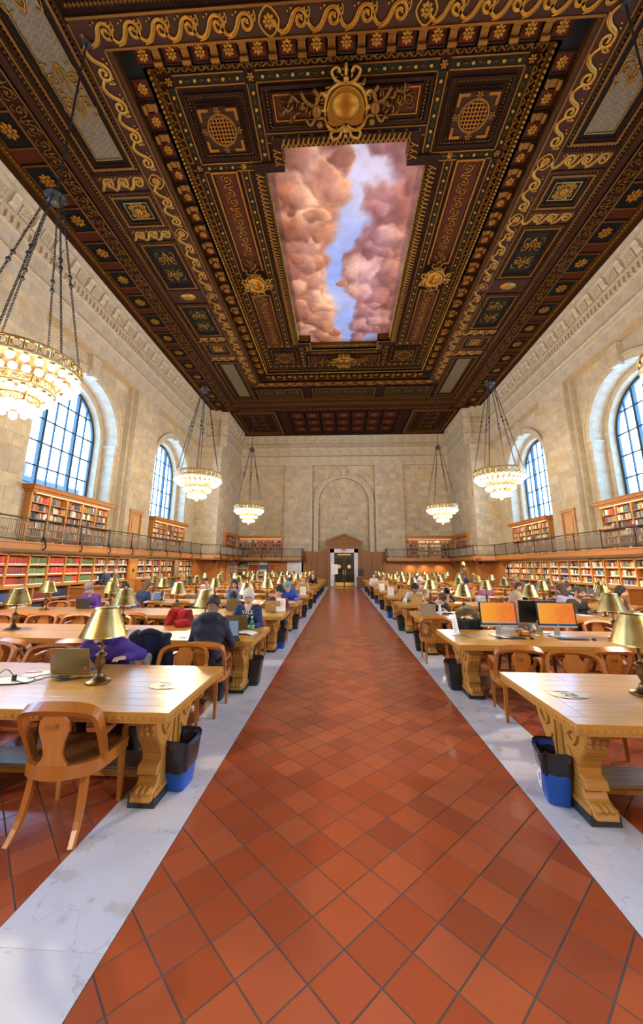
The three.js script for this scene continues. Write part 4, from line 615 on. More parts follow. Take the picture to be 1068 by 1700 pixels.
  // doors in the pilasters on the gallery, panelled
  for (const z of [-19.5, -10.45]) { const d = struct('door_' + (++doorN)), Q = (n, m, ...b) => part(n, lbox(F, ...b), m, d); Q('door_leaf', M.panelWood, z - .46, z + .46, GY, 4.5, PIL - .03, PIL); Q('architrave', M.panelWood, z - .58, z - .46, GY, 4.6, PIL - .08, PIL); Q('architrave', M.panelWood, z + .46, z + .58, GY, 4.6, PIL - .08, PIL); Q('architrave', M.panelWood, z - .62, z + .62, 4.5, 4.66, PIL - .1, PIL); for (const [b0, b1] of [[2.65, 3.3], [3.45, 4.3]]) Q('door_panel', M.oakCarved, z - .32, z + .32, b0, b1, PIL - .05, PIL - .02); part('door_knob', sph(.045, ...V(z - .38, 3.4, PIL - .08).applyMatrix4(F).toArray()), M.brass, d); }
}
{ // door leaf below the left gallery and a framed green notice board
  const F = frameSide(-1), d = struct('door_' + (++doorN)), Q = (n, m, ...b) => part(n, lbox(F, ...b), m, d); Q('door_leaf', M.panelWood, -19.42, -18.56, 0, 2.1, 10.82, 10.9); Q('door_panel', M.oakCarved, -19.3, -18.68, .3, .95, 10.8, 10.83); Q('door_panel', M.oakCarved, -19.3, -18.68, 1.1, 1.95, 10.8, 10.83); Q('door_sign', M.black, -19.06, -18.92, 1.45, 1.6, 10.785, 10.8);
  const nb = thing('notice_board', 'narrow grey green notice board hung in front of the left shelves', 'board', [0, 0, 0]); part('board_frame', lbox(F, -24.1, -23.5, 1.05, 2.1, 10.7, 10.74), M.darkWood, nb); part('board_face', lbox(F, -24.05, -23.55, 1.1, 2.06, 10.69, 10.7), mat(.16, .15, .09, .7), nb);
}
// end wall: cases on the gallery and below it
for (const [a0, a1, nm] of [[-9.75, -5.7, 'left'], [4.9 + .8, 9.75, 'right']]) {
  const F = frameEnd, c = -ENDZ + .0, rows = [[2.5, 2.8], [2.83, 3.13], [3.16, 3.46], [3.49, 3.79], [3.82, 4.16]], n = 4, w = (a1 - a0) / n, ups = []; for (let i = 0; i <= n; i++) ups.push(a0 + i * w);
  const t = bookcase(F, a0, a1, rows, c, .22, 'gallery_bookcase', `tall bookcase on the end wall gallery to the ${nm} of the door`, undefined, { ups, m: M.panelWood });
  const L = (q, ...b) => part(q, lbox(F, ...b), M.panelWood, t); L('case_cornice', a0 - .08, a1 + .08, 4.2, 4.34, c - .08, c + .2); L('case_cornice', a0 - .14, a1 + .14, 4.34, 4.48, c - .16, c + .24);
  for (const [r0] of rows) for (let i = 0; i < n; i++) shelfRow(F, a0 + i * w + .03, a0 + (i + 1) * w - .03, r0, c + .03, .28, nm === 'right' && (i === 1 || i === 2) ? ['cream', 'white', 'tan', 'yellow'] : oldP, {});
  part('light_strip', lbox(F, a0 + .1, a1 - .1, 4.175, 4.195, c - .07, c - .04), mat(.8, .7, .5, .5, { emissive: SHELF_WARM, emissiveIntensity: 1.5 }), t);
  const l = new THREE.RectAreaLight(SHELF_WARM, SHELF_LAMP * .4, 3.8, .08); l.position.set(XC + (a0 + a1) / 2, 4.16, ENDZ + .09); l.lookAt(XC + (a0 + a1) / 2, 2.4, ENDZ - .2); scene.add(l);
}
for (const s of [-1, 1]) { // short case on the side wall of the end bay
  const F = frameSide(s), a0 = -33.4, rows = [[2.5, 2.8], [2.83, 3.13], [3.16, 3.46], [3.49, 3.79], [3.82, 4.16]], c = ENDW - .24; const t = bookcase(F, a0, a0 + 3, rows, c, .22, 'gallery_bookcase', `dark bookcase on the ${s < 0 ? 'left' : 'right'} side of the end bay gallery`, undefined, { ups: [a0, a0 + 1.5, a0 + 3], m: M.panelWood });
  part('case_cornice', lbox(F, a0 - .1, a0 + 3.1, 4.2, 4.45, c - .14, c + .24), M.panelWood, t); for (const [r0] of rows) for (const q of [0, 1.5]) shelfRow(F, a0 + q + .03, a0 + q + 1.47, r0, c + .03, .28, oldP, {});
}
{ // lower cases at the left end, white marble door leaf beside them
  const F = frameEnd, c = -ENDZ - .36, rows = [[.15, .5], [.53, .85], [.88, 1.18], [1.21, 1.5], [1.53, 1.82], [1.85, 2.12]], a0 = -9.7, ups = [0, 1, 2, 3, 4].map(i => a0 + i * .98);
  bookcase(F, a0, a0 + 3.92, rows, c, .24, 'wall_bookcase', 'low oak bookcase under the gallery beside the white panel', undefined, { ups });
  for (const [r0, r1] of rows) for (let i = 0; i < 4; i++) shelfRow(F, a0 + i * .98 + .03, a0 + (i + 1) * .98 - .03, r0, c + .03, r1 - r0, [['dgreen', 'navy', 'black'], ['red', 'maroon', 'tan'], ['teal', 'blue', 'white'], ['red', 'tan', 'orange']][i], { sets: true });
  const d = struct('door_' + (++doorN)); part('door_leaf', uvm(bx(-4.95, -3.5, 0, 2.14, ENDZ + .12, ENDZ + .2)), M.marble[0], d); part('leaf_panel', uvm(bx(-4.75, -3.7, .3, 1.9, ENDZ + .2, ENDZ + .22)), M.marble[1], d);
  const F2 = frameSide(-1); bookcase(F2, -33.6, -31.2, rows, 9.5, .22, 'wall_bookcase', 'shaded oak bookcase on the left side of the end bay', undefined, { ups: [-33.6, -32.4, -31.2] }); for (const [r0, r1] of rows) for (const q of [-33.6, -32.4]) shelfRow(F2, q + .03, q + 1.17, r0, 9.53, r1 - r0, mixP, {});
  const F3 = frameSide(1); bookcase(F3, -32.2, -30.6, rows, 9.5, .22, 'wall_bookcase', 'narrow oak bookcase on the right side of the end bay', undefined, { ups: [-32.2, -30.6] }); for (const [r0, r1] of rows) shelfRow(F3, -32.17, -30.63, r0, 9.53, r1 - r0, mixP, {});
}
{ // small lamps under the gallery of the end bay
  for (const [x, z, nm] of [[5.9, -34.0, 'first lamp from the door'], [7.1, -34.0, 'middle lamp'], [8.4, -34.0, 'lamp nearest the corner'], [9.45, -31, 'lamp on the side wall'], [-9.0, -33.9, 'lamp over the low bookcase'], [-8.95, -30, 'lamp by the left pier']]) {
    const X = XC + x, t = thing('ceiling_spot', `small warm spot lamp under the end gallery, ${nm}${x < 0 ? '' : ' on the right'}`, 'lamp', [X, 2.3, z]); part('housing', new THREE.CylinderGeometry(.06, .06, .08, 12).translate(0, -.04, 0), M.bronze, t); part('lens', new THREE.CylinderGeometry(.045, .045, .01, 12).translate(0, -.085, 0), mat(.9, .8, .6, .4, { emissive: SHELF_WARM, emissiveIntensity: 2 }), t);
    const l = new THREE.SpotLight(SHELF_WARM, 8, 0, .95, .5); l.position.set(X, 2.2, z); l.target.position.set(X + (Math.abs(x) > 8.9 ? Math.sign(x) * .35 : 0), 0, z - (Math.abs(x) > 8.9 ? 0 : .45)); l.castShadow = true; scene.add(l, l.target);
  }
}
{ // the books: the 300 that show largest one by one, the rest together
  for (const b of books) { const p = V(b.a, b.y + b.h / 2, b.c).applyMatrix4(b.F); b.p = p; b.k = shows(p.x, p.y, p.z, Math.sqrt(b.w * b.h)) * (b.y < 2.2 && b.y > .9 ? 1 : .55); }
  books.sort((a, b) => b.k - a.k);
  const mtx = b => { const o = V(b.a, b.y, b.c + b.d / 2).applyMatrix4(b.F), e = b.F.elements, zx = e[8], zz = e[10]; return new THREE.Matrix4().makeRotationY(Math.atan2(zx, zz)).setPosition(o).scale(V(b.w, b.h, b.d)); };
  const tone = {}; const toned = k => { const q = Math.floor(rnd() * 3); return tone[k + q] ??= (() => { const m = bookMats[k].clone(); m.color.multiplyScalar([.75, 1, 1.25][q]); return m; })(); };
  const say = { dgreen: 'dark green', white: 'white' };
  const label = new Set();
  books.slice(0, 300).forEach(b => { const sd = b.p.x < 0 ? 'left' : 'right', lo = (b.y < .5 ? 'lowest shelf' : b.y < 1 ? 'second lowest shelf' : b.y < 1.3 ? 'middle shelf' : b.y < 1.6 ? 'second highest shelf' : b.y < 2.2 ? 'top shelf' : 'gallery shelf') + (b.o.bay ? ` of the ${b.o.bay} bay` : ''), m = part(numbered('book'), bookGeo, toned(b.col), scene); m.applyMatrix4(mtx(b)); m.userData = { label: `${say[b.col] ?? b.col} book on the ${lo}, ${sd} wall`, category: 'book', group: `${say[b.col] ?? b.col} books, ${lo}, ${sd} wall` }; });
  const rest = books.slice(300), im = new THREE.InstancedMesh(bookGeo, mat(1, 1, 1, .6, { vertexColors: true }), rest.length), c = new THREE.Color();
  rest.forEach((b, i) => { im.setMatrixAt(i, mtx(b)); const k = rr(.8, 1.2), q = bookCol[b.col]; im.setColorAt(i, c.setRGB(q[0] * k, q[1] * k, q[2] * k)); });
  im.name = 'shelved_books'; im.userData = { kind: 'stuff', label: 'rows of smaller library books filling the shelves', category: 'books' }; im.castShadow = im.receiveShadow = true; scene.add(im);
  const lb = books.filter(b => b.o.label && b.h > .1), il = new THREE.InstancedMesh(new THREE.BoxGeometry(1, 1, 1), M.paper, lb.length);
  lb.forEach((b, i) => { const o = V(b.a, b.y + b.h * .13, b.c - .012).applyMatrix4(b.F), e = b.F.elements; il.setMatrixAt(i, new THREE.Matrix4().makeRotationY(Math.atan2(e[8], e[10])).setPosition(o).scale(V(b.w * .92, .035, .006))); });
  il.name = 'spine_labels'; il.userData = { kind: 'stuff', label: 'white call number labels on the book spines', category: 'labels' }; scene.add(il);
}

// ================= CHANDELIERS =================
{
  const glow = mat(.9, .85, .75, .4, { emissive: new THREE.Color().setRGB(1, .9, .72), emissiveIntensity: 6 }), gold = mat(.42, .30, .12, .35, { metalness: .9 }), pale = mat(.5, .42, .28, .4, { metalness: .5 });
  const bulb = sph(.07, 0, 0, 0, 10, 8), cup = lathe([[.0, .11], [.03, .105], [.045, .06], [.05, .045], [.03, .05]], 8);
  function make(pos, label) {
    const t = thing('chandelier', label, 'chandelier', pos);      // origin at the finial, y = 4.5
    const openRing = (r, y, h, n) => { const g = [new THREE.TorusGeometry(r, .022, 5, 40).rotateX(Math.PI / 2).translate(0, y, 0), new THREE.TorusGeometry(r, .028, 5, 40).rotateX(Math.PI / 2).translate(0, y + h, 0)]; for (let i = 0; i < n; i++) { const a = i / n * 6.283, a2 = (i + .5) / n * 6.283; g.push(new THREE.TorusGeometry(h * .36, .014, 4, 10).translate(0, y + h / 2, r).rotateY(a), bx(-.012, .012, y, y + h, r - .01, r + .012).rotateY(a2)); } return mg(g); };
    part('pierced_rim', openRing(.97, .93, .2, 30), gold, t); part('rim_band', lathe([[.86, .9], [.99, .9], [1.0, .935], [.97, .945], [.86, .93], [.86, .9]], 40), pale, t);
    part('middle_drum', openRing(.56, .54, .16, 20), gold, t); part('middle_band', lathe([[.46, .5], [.6, .5], [.61, .54], [.46, .54], [.46, .5]], 32), pale, t); part('cone_web', lathe([[.95, .94], [.8, .84], [.62, .74], [.6, .7]], 40), mat(.36, .27, .13, .4, { metalness: .6, side: THREE.DoubleSide }), t);
    part('lower_ring', openRing(.36, .24, .14, 14), gold, t); part('lower_bowl', lathe([[.4, .24], [.36, .2], [.2, .16], [.06, .12], [.05, .06], [.075, .03], [.06, -.02], [.02, -.05], [0, -.06]], 24), pale, t);
    for (const [r, y, n] of [[.92, .83, 28], [.78, .70, 26], [.52, .43, 18], [.34, .17, 12]]) for (let i = 0; i < n; i++) { const a = (i + .5) / n * 6.283; const b = part('bulb', bulb, glow, t); b.position.set(Math.sin(a) * r, y - .02, Math.cos(a) * r); const q = part('bulb_socket', cup, gold, b); q.position.y = -.0; }
    for (let i = 0; i < 6; i++) part('frame_rib', tube([[0, .2, .3], [0, .5, .5], [0, .8, .75], [0, .95, .95]], .018, 8, 4).rotateY(i * 1.0472), gold, t);
    // chains: six from the rim to the crown, then one rod to the ceiling
    const link = new THREE.TorusGeometry(.028, .009, 4, 8).scale(.75, 1.5, 1);
    for (let i = 0; i < 6; i++) { const a = i * 1.0472 + .3, g = [], p0 = V(Math.sin(a) * .95, 1.12, Math.cos(a) * .95), p1 = V(Math.sin(a) * .13, 5.02, Math.cos(a) * .13), n = 62, q = new THREE.Quaternion().setFromUnitVectors(V(0, 1, 0), p1.clone().sub(p0).normalize()); for (let k = 0; k < n; k++) { const m = new THREE.Matrix4().compose(p0.clone().lerp(p1, (k + .5) / n), q.clone().multiply(new THREE.Quaternion().setFromAxisAngle(V(0, 1, 0), k % 2 * Math.PI / 2)), V(1, 1, 1)); g.push(xf(link, m)); } const pm = p0.clone().lerp(p1, .52), pm2 = p0.clone().lerp(p1, .57); g.push(sph(.05, pm.x, pm.y, pm.z, 6, 5), sph(.05, pm2.x, pm2.y, pm2.z, 6, 5)); part('chain', g, M.ironBlack, t); }
    part('crown', mg([lathe([[.02, 5.3], [.06, 5.25], [.05, 5.18], [.19, 5.12], [.2, 5.06], [.12, 5.02], [.15, 4.95], [.05, 4.9], [0, 4.88]], 16), ...[0, 1, 2, 3, 4, 5].map(i => sph(.045, Math.sin(i * 1.047 + .3) * .18, 5.08, Math.cos(i * 1.047 + .3) * .18, 6, 5))]), M.ironBlack, t); part('hanging_rod', [cyl(.022, .022, HC - 4.5 - 5.25, 0, 5.25, 0, 8), cyl(.1, .05, .06, 0, HC - 4.5 - .08, 0, 10)], M.iron, t);
    for (const [y, k] of [[-.2, .55], [.98, .45]]) { const l = new THREE.PointLight(WARM, CHANDELIER_POWER * k, 0, 2); l.position.set(pos[0], pos[1] + y, pos[2]); l.castShadow = true; l.shadow.radius = y < 0 ? 6 : 14; scene.add(l); }
    return t;
  }
  for (const x of [-6.15, 6.5]) make([x, 4.5, 2.8], `bronze chandelier behind the camera on the ${x < 0 ? 'left' : 'right'}`);
  const rows = [[-6.26, 'nearest'], [-15.35, 'middle'], [-24.4, 'farthest']];
  for (const [z, n] of rows) { make([-6.15, 4.5, z], `${n} bronze chandelier ringed with lit bulbs over the left tables`); make([6.5, 4.5, z], n === 'nearest' ? 'chandelier over the right tables whose chains cross the top right corner' : `${n} bronze chandelier ringed with lit bulbs over the right tables`); }
}

// ================= TABLES, CHAIRS, LAMPS, BINS =================
const ORD = ['first', 'second', 'third', 'fourth', 'fifth', 'sixth', 'seventh', 'eighth', 'ninth', 'tenth', 'eleventh', 'twelfth'];
const ROWS = 11, TZ = i => -3.56 - 2.61 * i, TW = 1.28, TLEN = 6.65, TXL = -1.25, TXR = 1.58;   // table centre z by row, aisle ends
const tableEnd = s => s < 0 ? TXL : TXR, onTable = (s, off) => tableEnd(s) + s * off;
{
  const t = thing('reading_table', 'x', 'table');          // local: aisle end at x = 0, runs to +x, centred on z = 0
  const L = TLEN, w = TW / 2;
  // planked top: border boards and staggered inner boards, each a piece
  part('top_core', uvm(rb(L - .006, .052, TW - .006, .008, L / 2, .725, 0)), M.oakPlain, t);
  const woods = [[.62, .325, .04], [.58, .295, .033], [.66, .36, .05], [.64, .345, .044]].map(c => phys(...c, .36, { map: T.wood, clearcoat: .5, clearcoatRoughness: .2 }));
  const board = (x0, x1, z0, z1, m, along) => { let g = uvm(rb(Math.abs(x1 - x0) - .0012, .014, Math.abs(z1 - z0) - .0012, .002, (x0 + x1) / 2, .754, (z0 + z1) / 2), 1); const U = g.attributes.uv, o = rnd(); for (let i = 0; i < U.count; i++) along ? U.setXY(i, U.getX(i) * .8 + o, U.getY(i) * 1.2 + o) : U.setXY(i, U.getY(i) * .8 + o, U.getX(i) * 1.2 + o); return part('top_board', g, m, t); };
  board(0, L, -w, -w + .13, woods[0], true); board(0, L, w - .13, w, woods[0], true); board(0, .15, -w + .13, w - .13, woods[1], false); board(L - .15, L, -w + .13, w - .13, woods[1], false);
  for (let r = 0; r < 7; r++) { const z0 = -w + .13 + r * (TW - .26) / 7, z1 = z0 + (TW - .26) / 7; let x = .15, k = 0; while (x < L - .16) { let e = Math.min(L - .15, x + (k++ ? rr(.8, 1.5) : rr(.3, 1.2))); if (L - .15 - e < .25) e = L - .15; board(x, e, z0, z1, woods[Math.floor(rnd() * 4)], true); x = e; } }
  const gad = []; for (let x = .03; x < L; x += .052) for (const e of [-1, 1]) gad.push(new THREE.CylinderGeometry(.02, .02, .03, 5, 1, false).translate(x, .716, e * (w - .014))); for (let z = -w + .03; z < w; z += .052) for (const e of [0, 1]) gad.push(new THREE.CylinderGeometry(.02, .02, .03, 5).translate(e ? L - .014 : .014, .716, z));
  part('carved_edge', mg(gad), M.oakCarved, t).userData.kind = 'stuff'; part('under_edge', [rb(L - .004, .016, TW - .004, .005, L / 2, .693, 0)], M.oakCarved, t);
  const console_ = ext([[0, .67], [.30, .67], [.335, .62], [.335, .55], [.30, .47], [.23, .39], [.19, .32], [.19, .27], [.25, .25], [.26, .21], [.21, .19], [.24, .13], [.31, .10], [.33, .06], [0, .06]], .15, .012);
  for (const x of [.285, L - .285]) {
    const m = g => g.translate(x, 0, 0), tr = part('trestle', uvm(mg([m(bx(-.06, .06, .1, .67, -.22, .22)), m(bx(-.075, .075, .62, .69, -.5, .5))]), 1.5), M.oakCarved, t);
    for (const e of [-1, 1]) {
      const c = part('console_bracket', uvm(console_.clone().rotateY(-Math.PI / 2).translate(.075, 0, 0).rotateY(e < 0 ? Math.PI : 0).translate(x, 0, e * .02), 1.5), M.oakCarved, t);
      part('console_volute', [1, -1].map(q => mg([tube([[x + q * .09, .60, e * .10], [x + q * .095, .63, e * .2], [x + q * .095, .55, e * .27], [x + q * .095, .47, e * .2], [x + q * .095, .52, e * .14], [x + q * .095, .56, e * .19]], .013, 18, 5), tube([[x + q * .09, .42, e * .1], [x + q * .095, .36, e * .16], [x + q * .095, .29, e * .12]], .012, 10, 5), tube([[x + q * .09, .62, e * .04], [x + q * .095, .4, e * .05], [x + q * .09, .2, e * .06]], .01, 8, 5)])), M.oakCarved, c).userData.kind = 'stuff';
      part('lion_mane', [0, 1, 2, 3, 4, 5].flatMap(k => [-1, 0, 1].map(q => sph(.03, x + q * .05, .60 - k * .045, e * (.355 - [0, .0, .02, .06, .1, .13][k]), 6, 5))), M.oakCarved, c);
      part('paw', [-1, 0, 1].map(q => new THREE.SphereGeometry(.035, 7, 5).scale(1, 1, 1.6).translate(x + q * .045, .1, e * .31)), M.oakCarved, c);
    }
    part('oval_panel', [-1, 1].flatMap(q => [new THREE.TorusGeometry(.1, .01, 5, 20).scale(1, 1.9, 1).rotateY(Math.PI / 2).translate(x + q * .062, .42, 0), rb(.012, .34, .13, .005, x + q * .062, .42, 0), ...[.3, .36, .42, .48, .54].map((y, k) => sph(.022, x + q * .068, y, k % 2 ? .02 : -.02, 6, 4)), bx(x + q * .06 - .01, x + q * .06 + .01, .12, .66, -.2, -.17), bx(x + q * .06 - .01, x + q * .06 + .01, .12, .66, .17, .2)]), M.oakCarved, t);
    part('foot', uvm(rb(.2, .045, .66, .008, x, .082, 0), 1.5), M.oakCarved, t); part('foot_base', rb(.215, .062, .68, .006, x, .031, 0), M.rubber, t);
  }
  part('stretcher', uvm(bx(.3, L - .3, .09, .16, -.1, .1), 1.5), M.oakCarved, t);
  const rib = []; for (let z = -.13; z <= .131; z += .026) rib.push(bx(.36, L - .36, .16, .178, z - .009, z + .009)); part('footrest', mg([bx(.36, L - .36, .155, .165, -.15, .15), ...rib]), mat(.28, .22, .16, .35, { metalness: .3 }), t);
  part('underframe', uvm(bx(.5, L - .5, .6, .685, -.3, .3), 1), M.oakCarved, t);
  for (let i = 0; i < ROWS; i++) for (const s of [-1, 1]) {
    const label = `${ORD[i]} long oak reading table from the camera, ${s < 0 ? 'left' : 'right'} of the aisle`, first = !i && s < 0, o = first ? t : t.clone();
    if (!first) { o.name = numbered('reading_table'); scene.add(o); } o.userData = { label, category: 'table', group: 'long oak reading tables' }; o.position.set(tableEnd(s), 0, TZ(i)); o.rotation.set(0, s < 0 ? Math.PI : 0, 0);
  }
}
// oval number plates and power plates let into the tops
const font = await new FontLoader().loadAsync('fonts/droid/droid_sans_bold.typeface.json');
const text = (str, size, h = .002) => { const g = new TextGeometry(str, { font, size, depth: h, curveSegments: 3 }); g.computeBoundingBox(); g.translate(-(g.boundingBox.max.x + g.boundingBox.min.x) / 2, -(g.boundingBox.max.y + g.boundingBox.min.y) / 2, 0); return g; };
part('sign_lettering', text('EXIT', .09, .004).translate(0, 0, .031), M.white, exitSign, 'white EXIT lettering');
{
  const plateM = mat(.42, .36, .2, .35, { metalness: .7 }), oval = new THREE.CylinderGeometry(.13, .13, .004, 28).scale(1.15, 1, .75);
  for (let i = 0; i < 4; i++) for (const s of [-1, 1]) {
    const t = thing('table_plate', `oval metal number plate let into the ${ORD[i]} ${s < 0 ? 'left' : 'right'} table end`, 'plate', [onTable(s, .3), .763, TZ(i) + .04], 0);
    part('plate', oval, plateM, t); part('number', text(s < 0 ? ['47', '45', '43', '41'][i] : ['23', '21', '19', '17'][i], .075).rotateX(-Math.PI / 2).translate(0, .002, 0), M.black, t);
    part('slot', [-1, 1].map(e => new THREE.CylinderGeometry(.05, .05, .002, 12, 1, false).scale(1.2, 1, .18).translate(e * .03, .003, e * .075)), M.black, t);
  }
}
// ---- chair: bent back hoop, vase splat, arms, sabre rear legs; faces -z ----
const chair = (() => {
  const t = thing('library_chair', 'x', 'chair');
  const seat = new THREE.Shape(); seat.moveTo(-.235, -.24); seat.quadraticCurveTo(0, -.275, .235, -.24); seat.quadraticCurveTo(.275, 0, .2, .2); seat.quadraticCurveTo(0, .3, -.2, .2); seat.quadraticCurveTo(-.275, 0, -.235, -.24);
  part('seat', uvm(new THREE.ExtrudeGeometry(seat, { depth: .03, bevelEnabled: true, bevelSize: .008, bevelThickness: .008, bevelSegments: 1, curveSegments: 6 }).rotateX(Math.PI / 2).translate(0, .452, 0)), M.seatWood, t);
  part('seat_rail', [ribbon([[-.262, .43, -.2], [-.268, .425, 0], [-.225, .42, .19], [-.1, .42, .265], [0, .42, .28], [.1, .42, .265], [.225, .42, .19], [.268, .425, 0], [.262, .43, -.2]], .034, .085, 26), ribbon([[-.26, .425, -.22], [0, .425, -.255], [.26, .425, -.22]], .034, .055, 8)], M.chairWood, t);
  part('back_hoop', ribbon([[-.262, .44, .10], [-.27, .58, .17], [-.272, .70, .235], [-.25, .785, .275], [-.16, .82, .31], [0, .83, .325], [.16, .82, .31], [.25, .785, .275], [.272, .70, .235], [.27, .58, .17], [.262, .44, .10]], t => .03 + .012 * Math.sin(t * Math.PI), t => .052 + .026 * Math.sin(t * Math.PI) ** 2, 34, V(0, .55, -.83)), M.chairWood, t);
  const sp = [[-.075, 0], [-.1, .03], [-.075, .06], [-.06, .1], [-.075, .18], [-.1, .25], [-.095, .31], [-.065, .35], [-.075, .385]], pts = [...sp, ...sp.slice().reverse().map(p => [-p[0], p[1]])];
  { const g = uvm(ext(pts, .016, .004).rotateX(.14).translate(0, .44, .262)), U = g.attributes.uv; for (let i = 0; i < U.count; i++) U.setXY(i, U.getY(i), U.getX(i)); part('splat', g, M.chairWood, t); }
  part('name_tag', rb(.075, .032, .003, .001, -.005, .72, .333).rotateX(0), M.brass, t, 'small brass tag');
  for (const s of [-1, 1]) {
    const a = part('arm', ribbon([[s * .262, .62, .18], [s * .285, .655, .06], [s * .285, .655, -.06], [s * .27, .63, -.12]], .045, .03, 12), M.chairWood, t);
    part('arm_support', ribbon([[s * .27, .64, -.10], [s * .285, .58, -.14], [s * .265, .52, -.16], [s * .268, .43, -.19]], .03, .038, 10, V(0, 0, 1)), M.chairWood, a);
    part('leg', ribbon([[s * .235, .40, -.2], [s * .238, .2, -.215], [s * .242, 0, -.225]], t => .042 - .014 * t, t => .042 - .014 * t, 6, V(0, 0, 1)), M.chairWood, t);
    part('leg', ribbon([[s * .18, .41, .18], [s * .19, .22, .2], [s * .2, .1, .235], [s * .215, 0, .3]], t => .044 - .012 * t, t => .044 - .012 * t, 8, V(0, 0, 1)), M.chairWood, t);
  }
  return t;
})();
let chairUsed = false;
function placeChair(x, z, turn, label) { const o = chairUsed ? copy(chair, [x, 0, z], turn) : chair; chairUsed = true; o.position.set(x, 0, z); o.rotation.set(0, turn, 0); o.userData = { label, category: 'chair', group: 'oak library chairs' }; return o; }
const seatAt = (s, i, side, k) => [onTable(s, .62 + k * .785), TZ(i) + (side > 0 ? .66 + .17 : -.66 - .17)];    // side > 0: near side of the table
const special = {};       // "s,i,side,k" -> {dx, dz, turn, skip}
special['-1,0,1,0'] = { x: -1.99, z: -3.08, turn: .04 }; special['-1,0,-1,0'] = { x: -1.85, z: -4.52, turn: Math.PI + .25 }; special['1,1,1,0'] = { x: 2.2, z: -5.3, turn: -.15 }; special['1,1,1,1'] = { x: 3.2, z: -5.3, turn: .1 }; special['1,0,-1,0'] = { x: 2.55, z: -4.5, turn: Math.PI - .3 }; special['1,0,-1,1'] = { skip: 1 }; special['1,0,1,0'] = { skip: 1 }; special['-1,0,1,1'] = { skip: 1 }; special['1,2,1,0'] = { x: 1.82, z: -7.98, turn: -.1 };
const sitters = [];       // [x, z, turn] of every occupied or draped chair
{ const f = i => TZ(i) - .86, n = i => TZ(i) + .86, P = Math.PI; sitters.push([-1.78, -5.2, .08], [-1.68, -7.0, P + .1], [-2.66, -4.57, P + .15], [-2.5, -5.2, .05], [-2.95, -7.0, P], [-1.62, f(2), P + .3], [-2.5, f(2), P - .2], [-3.6, f(2), P], [-6.3, f(2), P], [-5.45, f(2), P + .3], [-1.68, f(3), P], [-3.4, f(3), P], [-4.7, f(3), P], [-5.65, n(3), -.4], [-2, f(4), P], [-5.2, f(4), P], [-3.9, f(4), P], [-1.75, f(5), P], [-1.7, f(7), P], [5.45, f(2), P + .2], [2.95, f(1), P + .1], [2.2, f(1), P], [2.22, f(2), P + .1], [6.4, f(2), P + .5], [2.2, f(3), P], [3.1, f(3), P], [4.3, f(3), P], [5.3, f(3), P], [6.6, f(3), P + .4], [5.95, n(3), .3], [2.92, f(4), P], [4.6, f(4), P], [4.75, n(4) + .1, 0], [3.3, f(5), P], [2.1, f(6), P], [1.85, f(7), P], [2.4, f(5), P], [3.1, n(2), 0]); }
for (const [x, z, turn] of sitters) { const s = x < 0 ? -1 : 1; let i = 0; for (let q = 1; q < ROWS; q++) if (Math.abs(TZ(q) - z) < Math.abs(TZ(i) - z)) i = q; const side = z > TZ(i) ? 1 : -1, k = Math.max(0, Math.round(((x - tableEnd(s)) * s - .62) / .785)); placeChair(x, z, turn, `occupied or draped oak chair, ${ORD[k]} from the aisle, ${side > 0 ? 'near' : 'far'} side of ${ORD[i]} ${s < 0 ? 'left' : 'right'} table`); }
for (let i = 0; i < ROWS; i++) for (const s of [-1, 1]) for (const side of [1, -1]) for (let k = 0; k < 8; k++) {
  if (i >= 8 && k > 5) continue;
  let [x, z] = seatAt(s, i, side, k), turn = side > 0 ? 0 : Math.PI; const sp = special[[s, i, side, k]], out = rnd(), j1 = rr(-.06, .06), j2 = rr(-.06, .16), j3 = rr(-.22, .22);
  if (sp?.skip || (!sp && out < .1)) continue;
  if (sp) { x = sp.x; z = sp.z; turn = sp.turn; } else { x += j1; z += side * j2; turn += j3; }
  if (sitters.some(q => Math.abs(q[0] - x) < .6 && Math.abs(q[1] - z) < .6)) continue;
  placeChair(x, z, turn, `oak chair, ${ORD[k]} from the aisle, ${side > 0 ? 'near' : 'far'} side of the ${ORD[i]} ${s < 0 ? 'left' : 'right'} table`);
}
